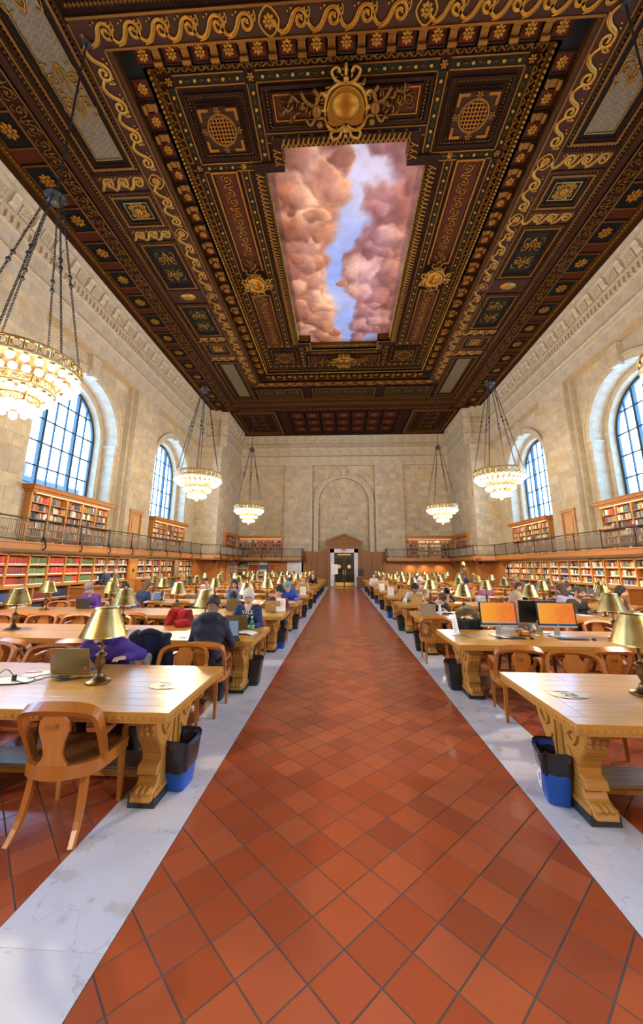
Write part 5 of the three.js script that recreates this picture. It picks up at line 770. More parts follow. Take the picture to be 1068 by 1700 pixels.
// ---- brass reading lamps ----
{
  const t = thing('table_lamp', 'x', 'lamp');
  part('lamp_base', lathe([[0, .012], [.1, .0], [.108, .008], [.1, .018], [.07, .028], [.045, .05], [.04, .07], [.03, .085], [.018, .1]], 24), M.bronze, t);
  part('lamp_stem', lathe([[.015, .09], [.022, .11], [.04, .15], [.044, .18], [.034, .21], [.042, .225], [.05, .235], [.028, .25], [.013, .27], [.010, .34], [.011, .45], [.009, .6], [.008, .64]], 16), M.bronze, t);
  part('lamp_shade', lathe([[.0, .655], [.03, .655], [.095, .648], [.102, .638], [.195, .405], [.201, .396], [.196, .394], [.19, .405], [.097, .634], [.03, .645]], 36), M.brass, t);
  part('shade_finial', lathe([[.0, .69], [.012, .685], [.018, .67], [.012, .655]], 10), M.brass, t);
  part('bulb', sph(.035, .05, .5, 0, 8, 6), mat(.8, .78, .7, .4), t);
  let first = true;
  for (let i = 0; i < ROWS; i++) for (const s of [-1, 1]) for (let k = 0; k < 4; k++) {
    if (i === 1 && s > 0 && k === 0) continue;
    const o = first ? t : t.clone(); if (!first) { o.name = numbered('table_lamp'); scene.add(o); } first = false;
    o.position.set(onTable(s, .95 + k * 1.58) + rr(-.03, .03), .761, TZ(i) + rr(-.04, .04)); o.rotation.set(0, rr(0, 6), 0); if (i === 2 && s > 0 && !k) o.position.x = 2.68; if (i === 1 && s < 0 && k === 1) o.position.x = -3.55; if (!i && !k) o.position.set(s < 0 ? -2.21 : 2.53, .761, -3.58);
    o.userData = { label: `brass table lamp, ${ORD[k]} from the aisle on the ${ORD[i]} ${s < 0 ? 'left' : 'right'} table`, category: 'lamp', group: 'brass reading lamps' };
  }
}
// ---- waste bins at the aisle ends ----
{
  const shell = (w0, d0, w1, d1, y0, y1) => { const g = new RoundedBoxGeometry(1, 1, 1, 3, .16), p = g.attributes.position; for (let i = 0; i < p.count; i++) { const v = p.getY(i) + .5; p.setXYZ(i, p.getX(i) * (w0 + (w1 - w0) * v), y0 + (y1 - y0) * v, p.getZ(i) * (d0 + (d1 - d0) * v)); } g.computeVertexNormals(); return g; };
  const hollow = (w0, d0, w1, d1, h) => { const ring = (k, y, inn) => { const o = [], w = (w0 + (w1 - w0) * k) / 2 - inn, d = (d0 + (d1 - d0) * k) / 2 - inn; for (let i = 0; i < 28; i++) { const a = i / 28 * 6.283, c = Math.cos(a), s = Math.sin(a), q = .32; o.push([Math.sign(c) * Math.abs(c) ** q * w, y, Math.sign(s) * Math.abs(s) ** q * d]); } return o; }; const R = [ring(0, .0, .015), ring(0, .012, 0), ring(.5, h * .5, 0), ring(1, h, 0), ring(1, h, .006), ring(.1, .03, .006)], pos = [], idx = []; R.forEach(r => r.forEach(p => pos.push(...p))); for (let a = 0; a < R.length - 1; a++) for (let i = 0; i < 28; i++) { const j = (i + 1) % 28; idx.push(a * 28 + i, (a + 1) * 28 + i, a * 28 + j, a * 28 + j, (a + 1) * 28 + i, (a + 1) * 28 + j); } for (const [q, f] of [[0, 1], [5, 0]]) for (let i = 1; i < 27; i++) f ? idx.push(q * 28, q * 28 + i, q * 28 + i + 1) : idx.push(q * 28, q * 28 + i + 1, q * 28 + i); const g = new THREE.BufferGeometry(); g.setAttribute('position', new THREE.Float32BufferAttribute(pos, 3)); g.setIndex(idx); g.computeVertexNormals(); return g; };
  const liner = (lo) => { const pos = [], idx = [], n = 40, prof = [[1.035, lo], [1.045, (lo + .31) / 2], [1.04, .31], [1.05, .365], [1.02, .372], [.93, .33], [.85, .2], [.7, .06]]; prof.forEach(([k, y], a) => { for (let i = 0; i < n; i++) { const t = i / n * 6.283, c = Math.cos(t), s = Math.sin(t), q = .34, wv = 1 + (rnd() - .5) * (a < 3 ? .03 : .08), w = (.115 + .035 * (y / .36)) * k * wv, d = (.085 + .03 * (y / .36)) * k * wv; pos.push(Math.sign(c) * Math.abs(c) ** q * w, y + (rnd() - .5) * (a === 0 ? .025 : .012) + (a > 1 && a < 5 ? .018 * Math.cos(2 * t) : 0), Math.sign(s) * Math.abs(s) ** q * d); } }); for (let a = 0; a < prof.length - 1; a++) for (let i = 0; i < n; i++) { const j = (i + 1) % n; idx.push(a * n + i, (a + 1) * n + i, a * n + j, a * n + j, (a + 1) * n + i, (a + 1) * n + j); } const g = new THREE.BufferGeometry(); g.setAttribute('position', new THREE.Float32BufferAttribute(pos, 3)); g.setIndex(idx); g.computeVertexNormals(); return g; };
  const blue = mat(.006, .075, .42, .35), dark = mat(.012, .015, .022, .4), bag = mat(.012, .012, .015, .22, { side: THREE.DoubleSide }), body = hollow(.22, .165, .30, .225, .36), lin = [liner(.15), liner(.22)];
  // recycling mark: three bent arrows
  const arrow = []; for (let k = 0; k < 3; k++) { const g = mg([bx(-.028, .02, -.009, .009, 0, .003), ext([[.018, -.02], [.05, 0], [.018, .02]], .003), bx(-.034, -.018, -.009, .02, 0, .003)]); arrow.push(g.translate(0, -.03, 0).rotateZ(k * 2.094)); }
  const mark = mg(arrow);
  const seq = { '-1': ['blue', 'black', 'blue', 'black', 'black', 'black', 'black', 'blue', 'black', 'black'], '1': ['blue', 'black', 'black', 'black', 'blue', 'black', 'blue', 'black', 'black', 'black'] };
  for (const s of [-1, 1]) for (let i = 0; i < 10; i++) {
    const kind = seq[s][i], x = s < 0 ? -1.375 : 1.69, t = thing('waste_bin', `${kind === 'blue' ? 'blue recycling bin with black liner' : 'black waste bin with liner'} at the end of the ${ORD[i]} ${s < 0 ? 'left' : 'right'} table`, 'bin', [x, .001, TZ(i) + (i ? -.12 : .02) - (i === 1 ? .0 : 0)], Math.PI / 2 + rr(-.12, .12) + (s > 0 && !i ? -.35 : 0), 'waste bins');
    part('bin_body', body, kind === 'blue' ? blue : dark, t); part('bin_liner', lin[kind === 'blue' && s > 0 ? 1 : 0], bag, t); if (kind === 'blue' && i === 0) part('recycling_mark', mark.clone().rotateY(-s * Math.PI / 2 * 0 + (s > 0 ? Math.PI : Math.PI)).scale(1.35, 1.35, 1).rotateX(.09).translate(0, .145, -.105), M.white, t, 'white recycling arrows');
  }
}

// ================= PEOPLE =================
// surface nets over a distance field; f(x, y, z) < 0 inside
function netMesh(lo, hi, cell, f, colorAt) {
  const n = [0, 1, 2].map(k => Math.ceil((hi[k] - lo[k]) / cell) + 1), [nx, ny, nz] = n, val = new Float32Array(nx * ny * nz), id = new Int32Array(nx * ny * nz).fill(-1), pos = [], idx = [];
  let q = 0; for (let z = 0; z < nz; z++) for (let y = 0; y < ny; y++) for (let x = 0; x < nx; x++) val[q++] = f(lo[0] + x * cell, lo[1] + y * cell, lo[2] + z * cell);
  const I = (x, y, z) => x + nx * (y + ny * z), C = [[0, 0, 0], [1, 0, 0], [0, 1, 0], [1, 1, 0], [0, 0, 1], [1, 0, 1], [0, 1, 1], [1, 1, 1]], E = [[0, 1], [2, 3], [4, 5], [6, 7], [0, 2], [1, 3], [4, 6], [5, 7], [0, 4], [1, 5], [2, 6], [3, 7]];
  for (let z = 0; z < nz - 1; z++) for (let y = 0; y < ny - 1; y++) for (let x = 0; x < nx - 1; x++) {
    let m = 0; for (let k = 0; k < 8; k++) if (val[I(x + C[k][0], y + C[k][1], z + C[k][2])] < 0) m |= 1 << k; if (m === 0 || m === 255) continue;
    let px_ = 0, py = 0, pz = 0, c = 0; for (const [a, b] of E) { if (((m >> a) & 1) === ((m >> b) & 1)) continue; const va = val[I(x + C[a][0], y + C[a][1], z + C[a][2])], vb = val[I(x + C[b][0], y + C[b][1], z + C[b][2])], t = va / (va - vb); px_ += C[a][0] + (C[b][0] - C[a][0]) * t; py += C[a][1] + (C[b][1] - C[a][1]) * t; pz += C[a][2] + (C[b][2] - C[a][2]) * t; c++; }
    id[I(x, y, z)] = pos.length / 3; pos.push(lo[0] + (x + px_ / c) * cell, lo[1] + (y + py / c) * cell, lo[2] + (z + pz / c) * cell);
  }
  const quad = (a, b, c, d, fl) => { if (a < 0 || b < 0 || c < 0 || d < 0) return; fl ? idx.push(a, b, c, a, c, d) : idx.push(a, c, b, a, d, c); };
  for (let z = 1; z < nz - 1; z++) for (let y = 1; y < ny - 1; y++) for (let x = 1; x < nx - 1; x++) {
    const v = val[I(x, y, z)] < 0;
    if (v !== (val[I(x + 1, y, z)] < 0)) quad(id[I(x, y - 1, z - 1)], id[I(x, y, z - 1)], id[I(x, y, z)], id[I(x, y - 1, z)], v);
    if (v !== (val[I(x, y + 1, z)] < 0)) quad(id[I(x - 1, y, z - 1)], id[I(x - 1, y, z)], id[I(x, y, z)], id[I(x, y, z - 1)], v);
    if (v !== (val[I(x, y, z + 1)] < 0)) quad(id[I(x - 1, y - 1, z)], id[I(x, y - 1, z)], id[I(x, y, z)], id[I(x - 1, y, z)], v);
  }
  const g = new THREE.BufferGeometry(); g.setAttribute('position', new THREE.Float32BufferAttribute(pos, 3)); g.setIndex(idx); g.computeVertexNormals();
  if (colorAt) { const a = new Float32Array(pos.length); for (let i = 0; i < pos.length; i += 3) { const c = colorAt(pos[i], pos[i + 1], pos[i + 2]); a[i] = c[0]; a[i + 1] = c[1]; a[i + 2] = c[2]; } g.setAttribute('color', new THREE.BufferAttribute(a, 3)); }
  return g;
}
const cap = (x, y, z, a, b, ra, rb_) => { const bx_ = b[0] - a[0], by = b[1] - a[1], bz = b[2] - a[2], l = bx_ * bx_ + by * by + bz * bz || 1e-9; let t = ((x - a[0]) * bx_ + (y - a[1]) * by + (z - a[2]) * bz) / l; t = t < 0 ? 0 : t > 1 ? 1 : t; return Math.hypot(x - a[0] - bx_ * t, y - a[1] - by * t, z - a[2] - bz * t) - (ra + (rb_ - ra) * t); };
const ell = (x, y, z, c, r) => { const a = (x - c[0]) / r[0], b = (y - c[1]) / r[1], d = (z - c[2]) / r[2], k = Math.hypot(a, b, d); return (k - 1) * Math.min(r[0], r[1], r[2]); };
const smin = (a, b, k) => { const h = Math.max(k - Math.abs(a - b), 0) / k; return Math.min(a, b) - h * h * k * .25; };
const add = (a, b, s = 1) => [a[0] + b[0] * s, a[1] + b[1] * s, a[2] + b[2] * s];
const skinM = mat(1, 1, 1, .75, { vertexColors: true });
function elbow(S, Hd, L1, L2, out) { const d = [Hd[0] - S[0], Hd[1] - S[1], Hd[2] - S[2]]; let D = Math.hypot(...d); const m = Math.min(D, (L1 + L2) * .98), u = d.map(v => v / D), a = (L1 * L1 - L2 * L2 + m * m) / (2 * m), h = Math.sqrt(Math.max(0, L1 * L1 - a * a)); let o = out, dot = o[0] * u[0] + o[1] * u[1] + o[2] * u[2]; o = [o[0] - u[0] * dot, o[1] - u[1] * dot, o[2] - u[2] * dot]; const l = Math.hypot(...o); return [S[0] + u[0] * a + o[0] / l * h, S[1] + u[1] * a + o[1] / l * h, S[2] + u[2] * a + o[2] / l * h]; }
function person(o) {
  // o: x, z, turn, lean, head: [pitch, yaw], hands: [[x,y,z],[x,y,z]], top, legs, skin, hairCol, hair, stand, fine, hood, cap, short
  const t = thing('person', o.label, 'person', [o.x, 0, o.z], o.turn), skin = o.skin ?? [.55, .33, .23], top = o.top, leg = o.legs ?? [.02, .025, .04], shoe = o.shoe ?? [.015, .015, .015], P = o.puff ?? 1;
  const lean = o.lean ?? .25, hipY = o.stand ? .93 : .56, hip = [0, hipY, o.stand ? 0 : .02], up = [0, Math.cos(lean), -Math.sin(lean)], bend = lean + (o.hunch ?? .15), up2 = [0, Math.cos(bend), -Math.sin(bend)];
  const waist = add(hip, up, .18), chest = add(waist, up2, .2), sh = add(chest, up2, .12), neck = add(sh, up2, .05);
  const [hp, hy] = o.head ?? [.35, 0], nd = [0, Math.cos(bend * .5 + hp * .4), -Math.sin(bend * .5 + hp * .4)], hb = add(neck, nd, .07), hm = new THREE.Matrix4().makeRotationFromEuler(new THREE.Euler(-hp, hy, o.tilt ?? 0, 'YXZ')), H = (x, y, z) => { const v = V(x, y, z).multiplyScalar(1.1).applyMatrix4(hm); return [hb[0] + v.x, hb[1] + v.y, hb[2] + v.z]; }, hinv = hm.clone().invert(), _q = V(0, 0, 0);
  const headLocal = (x, y, z) => { _q.set(x - hb[0], y - hb[1], z - hb[2]).applyMatrix4(hinv).divideScalar(1.1); return _q; };
  const SL = [-.165, sh[1] - .02, sh[2] + .01], SR = [.165, sh[1] - .02, sh[2] + .01], hands = o.hands ?? (o.stand ? [[-.16, 1.15, -.28], [.14, 1.18, -.3]] : [[-.13, .80, -.40], [.13, .80, -.38]]);
  const EL = elbow(SL, hands[0], .29, .26, [-.45, -.8, .25]), ER = elbow(SR, hands[1], .29, .26, [.45, -.8, .25]);
  const legsJ = [-1, 1].map(s => o.stand ? [[s * .09, .9, 0], [s * .1, .48, -.01], [s * .1, .08, .02]] : [[s * .09, .53, .02], [s * .13, .52, -.36], [s * .13, .10, -.30 + (o.kick ?? 0)]]);
  const b = [];   // [a, b, ra, rb, k, colour]
  b.push([[-.08, hip[1], hip[2]], [.08, hip[1], hip[2]], .135, .135, .08, leg], [[-.06, waist[1], waist[2]], [.06, waist[1], waist[2]], .115 * P, .115 * P, .09, top], [[-.09, chest[1], chest[2]], [.09, chest[1], chest[2]], .115 * P, .115 * P, .09, top], [SL, SR, .068 * P, .068 * P, .06, top], [sh, neck, .075, .058, .04, o.hood || o.collar ? top : skin]);
  for (const [S, E_, Hd] of [[SL, EL, hands[0]], [SR, ER, hands[1]]]) { const d = [0, 1, 2].map(k => Hd[k] - E_[k]), L = Math.hypot(...d), W = add(E_, d, Math.max(.1, (L - .05)) / L); b.push([S, E_, .066 * P, .052 * P, .04, top], [E_, W, (o.short ? .043 : .05 * P), (o.short ? .03 : .04 * P), .03, o.short ? skin : top]); }
  for (const [h, k, a] of legsJ) { b.push([h, k, .088, .066, .04, leg], [k, a, .064, .045, .03, leg], [[a[0], .06, a[2] + .02], [a[0], .045, a[2] - .15], .05, .04, .02, shoe]); }
  if (o.hood) b.push([add(neck, [-.07, .01, .07]), add(neck, [.07, .01, .07]), .075, .075, .05, top], [add(neck, [-.09, .0, .02]), add(neck, [.09, .0, .02]), .055, .055, .05, top]);
  if (o.skirt) b.push([[0, hip[1] - .05, .03], [0, hip[1] - .3, .03], .16, .18, .06, top]);
  const f = (x, y, z) => { let d = 9; for (const s of b) { const c = cap(x, y, z, s[0], s[1], s[2], s[3]); d = d === 9 ? c : smin(d, c, s[4]); } return d + (o.fold ?? .004) * Math.sin(x * 38 + y * 23) * Math.sin(y * 31 - z * 27); };
  const colAt = (x, y, z) => { let best = 9, c = top; for (const s of b) { const d = cap(x, y, z, s[0], s[1], s[2], s[3]); if (d < best) { best = d; c = s[5]; } } return c; };
  let lo = [9, 9, 9], hi = [-9, -9, -9]; for (const s of b) for (const e of [s[0], s[1]]) for (let k = 0; k < 3; k++) { const r = Math.max(s[2], s[3]) + .04; lo[k] = Math.min(lo[k], e[k] - r); hi[k] = Math.max(hi[k], e[k] + r); }
  const cell = o.fine ? .013 : .022, gs = [netMesh(lo, hi, cell, f, colAt)];
  // head: skull, jaw, nose, ears, brow, lips
  const hc = o.fine ? .006 : .011;
  const hf = (x, y, z) => { const v = headLocal(x, y, z), X = v.x, Y = v.y, Z = v.z; let d = ell(X, Y, Z, [0, .115, .005], [.076, .1, .094]); d = smin(d, ell(X, Y, Z, [0, .055, -.03], [.056, .07, .06]), .04); d = smin(d, cap(X, Y, Z, [0, .115, -.088], [0, .078, -.112], .009, .015), .018); d = smin(d, cap(X, Y, Z, [-.025, .128, -.086], [.025, .128, -.086], .01, .01), .02); for (const e of [-1, 1]) { d = Math.max(d, -(Math.hypot(X - e * .03, Y - .108, Z + .098) - .016)); d = smin(d, ell(X, Y, Z, [e * .078, .098, .012], [.012, .032, .02]), .01); } d = smin(d, cap(X, Y, Z, [-.018, .042, -.083], [.018, .042, -.083], .008, .008), .012); d = smin(d, cap(X, Y, Z, [0, -.06, .03], [0, .04, .015], .054, .05), .03); return d; };
  const dark = [.03, .02, .015], lip = [skin[0] * .8, skin[1] * .5, skin[2] * .5];
  const hcol = (x, y, z) => { const v = headLocal(x, y, z); for (const e of [-1, 1]) { if (Math.hypot(v.x - e * .03, (v.y - .108) * 1.6) < .014 && v.z < -.05) return Math.hypot(v.x - e * .03, v.y - .108) < .007 ? dark : [.6, .57, .54]; if (Math.abs(v.x - e * .032) < .02 && Math.abs(v.y - .13) < .006 && v.z < -.06) return o.hairCol ?? dark; } if (Math.abs(v.x) < .022 && Math.abs(v.y - .042) < .007 && v.z < -.06) return lip; return o.beard && v.y < .06 && v.z < .0 && v.y > -.02 ? mix(skin, o.hairCol ?? dark, .7) : skin; };
  const hl = [hb[0] - .16, hb[1] - .12, hb[2] - .18], hh = [hb[0] + .16, hb[1] + .26, hb[2] + .18]; gs.push(netMesh(hl, hh, hc, hf, hcol));
  // hands with five fingers
  const hcell = o.fine ? .0055 : .011;
  [[hands[0], EL, -1], [hands[1], ER, 1]].forEach(([hd, e, sd]) => {
    let d = [hd[0] - e[0], hd[1] - e[1], hd[2] - e[2]]; const L = Math.hypot(...d); d = d.map(v => v / L); const side = V(...d).cross(V(0, 1, 0)).normalize(), nrm = side.clone().cross(V(...d)).normalize(), A = (f_, s_, n_) => [hd[0] + d[0] * f_ + side.x * s_ + nrm.x * n_, hd[1] + d[1] * f_ + side.y * s_ + nrm.y * n_, hd[2] + d[2] * f_ + side.z * s_ + nrm.z * n_], c = [];
    c.push([A(-.07, 0, 0), A(-.02, 0, 0), .026, .026]); c.push([A(-.01, -.02, 0), A(.035, -.025, 0), .02, .015], [A(-.01, .02, 0), A(.035, .025, 0), .02, .015], [A(0, 0, 0), A(.035, 0, .002), .02, .016]);
    [-.03, -.01, .01, .03].forEach((s_, k) => { const l = [.058, .072, .068, .05][sd < 0 ? k : 3 - k]; c.push([A(.035, s_, .002), A(.035 + l * .5, s_ * 1.1, .004), .0095, .009], [A(.035 + l * .5, s_ * 1.1, .004), A(.035 + l, s_ * 1.1, -.018), .009, .0075]); }); c.push([A(-.005, -sd * .028, -.004), A(.03, -sd * .052, -.012), .012, .0105], [A(.03, -sd * .052, -.012), A(.056, -sd * .05, -.02), .0105, .0085]);
    const ff = (x, y, z) => { let q = 9; for (const s of c) q = q === 9 ? cap(x, y, z, ...s) : smin(q, cap(x, y, z, ...s), .006); return q; };
    let l2 = [9, 9, 9], h2 = [-9, -9, -9]; for (const s of c) for (const p of [s[0], s[1]]) for (let k = 0; k < 3; k++) { l2[k] = Math.min(l2[k], p[k] - .04); h2[k] = Math.max(h2[k], p[k] + .04); }
    gs.push(netMesh(l2, h2, hcell, ff, () => o.glove ?? skin));
  });
  const body = part('body', mg(gs), skinM, t);
  // hair or head covering
  const hcm = mat(...(o.hairCol ?? dark), .7), len = o.hair ?? 'short';
  if (len !== 'none') {
    const F = (x, y, z) => { const v = headLocal(x, y, z), X = v.x, Y = v.y, Z = v.z; let d = ell(X, Y, Z, [0, .12, .012], [.085, .106, .1]); if (len === 'long') { d = smin(d, ell(X, Y, Z, [0, .0, .05], [.095, .16, .065]), .05); } if (len === 'bob') d = smin(d, ell(X, Y, Z, [0, .07, .03], [.092, .1, .085]), .03); if (len === 'bun') d = smin(d, ell(X, Y, Z, [0, .22, .05], [.04, .04, .04]), .02); d = Math.max(d, -ell(X, Y, Z, [0, .055, -.085], [.062, .095, .07])); if (len === 'short') d = Math.max(d, -(Y - .055 + Z * -.35)); return d + .004 * Math.sin(X * 160 + Y * 60) * Math.sin(Z * 130); };
    part('hair', netMesh([hb[0] - .17, hb[1] - .22, hb[2] - .2], [hb[0] + .17, hb[1] + .3, hb[2] + .2], o.fine ? .007 : .012, F), hcm, t);
  }
  if (o.cap) { const F = (x, y, z) => { const v = headLocal(x, y, z), X = v.x, Y = v.y, Z = v.z; let d = Math.max(ell(X, Y, Z, [0, .12, .008], [.09, .112, .106]), .135 - Y); if (o.cap.beanie) d = smin(Math.max(ell(X, Y, Z, [0, .13, .012], [.092, .12, .106]), .12 - Y), cap(X, Y, Z, [0, .24, .02], [0, .25, .02], .02, .02), .02); else d = smin(d, ell(X, Y, Z, [0, .14, -.125], [.07, .012, .06]), .012); return d; }; part(o.cap.beanie ? 'knit_hat' : 'cap', netMesh([hb[0] - .2, hb[1] - .06, hb[2] - .25], [hb[0] + .2, hb[1] + .36, hb[2] + .22], o.fine ? .008 : .012, F), mat(...o.cap.col, .85), t); }
  if (o.hoodUp) { const F = (x, y, z) => { const v = headLocal(x, y, z), X = v.x, Y = v.y, Z = v.z; let d = smin(ell(X, Y, Z, [0, .11, .02], [.115, .14, .125]), ell(X, Y, Z, [0, -.05, .05], [.14, .1, .11]), .06); d = Math.max(d, -ell(X, Y, Z, [0, .04, -.14], [.06, .085, .06])); return Math.max(d, -ell(X, Y, Z, [0, .1, 0], [.095, .12, .1])); }; part('hood', netMesh([hb[0] - .22, hb[1] - .22, hb[2] - .22], [hb[0] + .22, hb[1] + .32, hb[2] + .24], .012, F), mat(...top, .85), t); }
  if (o.headphones) part('headphones', [tube([H(-.09, .1, .01), H(-.085, .2, .02), H(0, .245, .02), H(.085, .2, .02), H(.09, .1, .01)], .012, 14, 6), ...[-1, 1].map(e => { const p = H(e * .09, .1, .01); return new THREE.SphereGeometry(.035, 8, 6).scale(.5, 1, 1).translate(...p); })], M.black, t);
  if (o.glasses) part('glasses', [-1, 1].map(e => new THREE.TorusGeometry(.022, .003, 4, 14).translate(e * .03, .108, -.108).scale(1.1, 1.1, 1.1).applyMatrix4(hm).translate(...hb)).concat([tube([H(-.01, .11, -.108), H(.01, .11, -.108)], .003, 2, 4), tube([H(.05, .11, -.1), H(.08, .112, -.02)], .003, 3, 4), tube([H(-.05, .11, -.1), H(-.08, .112, -.02)], .003, 3, 4)]), M.black, t);
  return { t, chest, up2 };
}
{
  const N = [.008, .012, .035], BK = [.012, .012, .014], far = (s, i) => TZ(i) - .66 - .2, nearz = i => TZ(i) + .66 + .2, PI = Math.PI, pale = [.62, .4, .3], brownS = [.25, .13, .08], grey = [.5, .5, .5];
  person({ x: -1.78, z: -5.2, turn: .08, lean: .12, hunch: .16, head: [.45, -.05], label: 'person in navy hooded sweatshirt seated with back to the camera', top: N, legs: N, skin: brownS, hairCol: [.02, .016, .014], hair: 'short', fine: 1, hood: 1, puff: 1.12, hands: [[-.16, .8, -.42], [.2, .8, -.42]] });
  const B = person({ x: -1.68, z: -7.0, turn: PI + .1, lean: .12, hunch: .1, head: [.35, .1], label: 'person in navy lettered sweatshirt and glasses facing the camera', top: [.01, .025, .11], legs: BK, skin: pale, hairCol: [.55, .55, .53], hair: 'bob', fine: 1, glasses: 1, puff: 1.04, collar: 0, hands: [[-.12, .8, -.38], [.2, .8, -.36]] });
  { const m = part('shirt_print', [text('YALE', .06, .004).translate(0, .03, 0), text('DAD', .045, .004).translate(-.04, -.04, 0)], M.white, B.t, 'white lettering'); m.position.set(0, B.chest[1] + .03, B.chest[2] - .126); m.rotation.set(-.2, Math.PI, 0); }
  person({ x: -2.66, z: -4.57, turn: PI + .15, lean: .4, hunch: .4, head: [.8, 0], label: 'person in purple hooded top bent behind a laptop', top: [.05, .02, .22], skin: pale, hair: 'none', hoodUp: 1, fine: 1, puff: 1.08, hands: [[-.2, .8, -.3], [.2, .8, -.28]] });
  person({ x: -1.62, z: far(-1, 2), turn: PI + .3, lean: .4, head: [.4, .3], label: 'person in maroon top and black cap leaning at the third left table', top: [.12, .015, .03], skin: pale, hairCol: BK, hair: 'short', cap: { col: BK }, puff: 1.1 });
  person({ x: -2.5, z: far(-1, 2), turn: PI - .2, lean: .5, hunch: .5, head: [.6, .2], label: 'person in dark purple jumper resting on one arm behind a laptop', top: [.08, .03, .12], skin: brownS, hairCol: BK, hair: 'short', puff: 1.1 });
  person({ x: -1.68, z: far(-1, 3), turn: PI, lean: .35, hunch: .2, head: [.7, 0], label: 'person in bright blue shirt and teal knit hat at the fourth left table', top: [.01, .07, .55], skin: pale, hairCol: [.1, .2, .22], hair: 'none', cap: { beanie: 1, col: [.12, .28, .32] }, puff: 1.2, hands: [[-.26, .8, -.32], [.26, .8, -.32]] });
  person({ x: -3.4, z: far(-1, 3), turn: PI + .1, lean: .3, head: [.4, 0], label: 'person in pale blue shirt holding hands to the face', top: [.16, .26, .52], skin: [.5, .3, .2], hairCol: BK, hair: 'long', hands: [[-.07, 1.0, -.33], [.07, 1.0, -.33]] });
  person({ x: -6.3, z: far(-1, 2), turn: PI, lean: .3, head: [.6, 0], label: 'person in purple coat and grey knit hat at the third left table', top: [.09, .03, .25], skin: pale, hairCol: [.1, .06, .04], cap: { beanie: 1, col: [.22, .19, .2] }, puff: 1.15 });
  person({ x: -5.45, z: far(-1, 2), turn: PI + .3, lean: .3, head: [.5, -.3], label: 'person in blue jacket reading beside the purple coat', top: [.06, .09, .25], skin: pale, hairCol: BK, hair: 'short' });
  person({ x: -5.65, z: nearz(3), turn: -.4, lean: .3, head: [.35, -.2], label: 'person in navy top turned to a silver laptop, fourth left table', top: [.015, .03, .09], skin: pale, hairCol: [.14, .07, .035], hair: 'long', puff: 1.05 });
  person({ x: -9.0, z: -14.3, turn: PI / 2, stand: 1, lean: .05, head: [.2, 0], label: 'person in dark blue puffer jacket standing at the left shelves', top: [.012, .025, .06], legs: BK, skin: pale, hairCol: [.2, .1, .06], puff: 1.28, fold: .01 });
  person({ x: -9.1, z: -15.1, turn: PI / 2 + .3, stand: 1, lean: .05, head: [.1, 0], label: 'person in olive jacket standing at the left shelves', top: [.09, .07, .035], legs: BK, skin: pale, hairCol: [.12, .06, .03], puff: 1.15 });
  person({ x: -1.75, z: far(-1, 5), turn: PI, lean: .3, head: [.5, 0], label: 'person in tan jacket at the sixth left table', top: [.42, .3, .14], skin: pale, hairCol: [.3, .18, .08], puff: 1.15 });
  person({ x: -2.0, z: far(-1, 4), turn: PI, lean: .3, head: [.5, 0], label: 'person in grey green top at the fifth left table', top: [.16, .17, .12], skin: pale, hairCol: [.04, .03, .02], puff: 1 });
  person({ x: -1.7, z: far(-1, 7), turn: PI, lean: .15, head: [.1, 0], label: 'person in black jacket sitting upright at the eighth left table', top: BK, skin: pale, hairCol: [.05, .03, .02], hair: 'bob' });
  person({ x: -5.2, z: far(-1, 4), turn: PI, lean: .35, head: [.5, 0], label: 'person in white shirt at the fifth left table', top: [.62, .62, .62], skin: pale, hairCol: [.05, .03, .02] });
  person({ x: -3.9, z: far(-1, 4), turn: PI, lean: .4, head: [.7, 0], label: 'person in camouflage green jacket bent over the fifth left table', top: [.1, .11, .07], skin: pale, hairCol: BK });
  person({ x: 5.45, z: far(1, 2), turn: PI + .2, lean: .3, hunch: .2, head: [.35, .3], label: 'person in dark jacket leaning forearms on the third right table', top: [.03, .032, .028], skin: [.6, .36, .26], hairCol: [.06, .035, .02], fine: 1, puff: 1.12, beard: 1, hands: [[-.35, .8, -.36], [-.05, .8, -.42]] });
  person({ x: 2.95, z: far(1, 1), turn: PI + .1, lean: .2, head: [.3, 0], label: 'person in pale top partly hidden behind the monitors', top: [.5, .55, .6], skin: pale, hairCol: [.42, .33, .2], hair: 'long', fine: 1 });
  person({ x: 2.22, z: far(1, 2), turn: PI + .1, lean: .5, hunch: .4, head: [.8, .1], tilt: .25, label: 'person in black T-shirt with head down, writing', top: BK, skin: pale, hairCol: [.09, .05, .03], fine: 1, short: 1, puff: 1.1, hands: [[-.12, .8, -.36], [.2, .8, -.4]] });
  person({ x: 2.2, z: far(1, 3), turn: PI, lean: .4, hunch: .3, head: [.6, 0], label: 'person with headphones and cream shirt behind a laptop', top: [.6, .55, .47], skin: [.42, .24, .16], hairCol: BK, headphones: 1, beard: 1, puff: 1.15, hands: [[-.24, .8, -.35], [.24, .8, -.35]] });
  person({ x: 2.92, z: far(1, 4), turn: PI, lean: .2, head: [.3, 0], label: 'person wearing a white knit hat at the fifth right table', top: [.35, .27, .2], skin: pale, hairCol: BK, cap: { beanie: 1, col: [.75, .73, .7] } });
  person({ x: 3.1, z: far(1, 3), turn: PI, lean: .55, hunch: .4, head: [.8, 0], label: 'person in navy jacket slumped beside the cream shirt', top: [.012, .02, .07], skin: pale, hairCol: BK, puff: 1.2 });
  person({ x: 4.6, z: far(1, 4), turn: PI, lean: .3, head: [.5, 0], label: 'person in red jacket with navy hood up', top: [.45, .02, .03], skin: brownS, hairCol: BK, puff: 1.2, cap: { beanie: 1, col: [.015, .03, .1] } });
  person({ x: 4.75, z: nearz(4) + .1, turn: 0, lean: .1, head: [.2, 0], label: 'person in pink shirt seen from behind at the fifth right table', top: [.42, .13, .25], skin: pale, hairCol: BK, hair: 'short' });
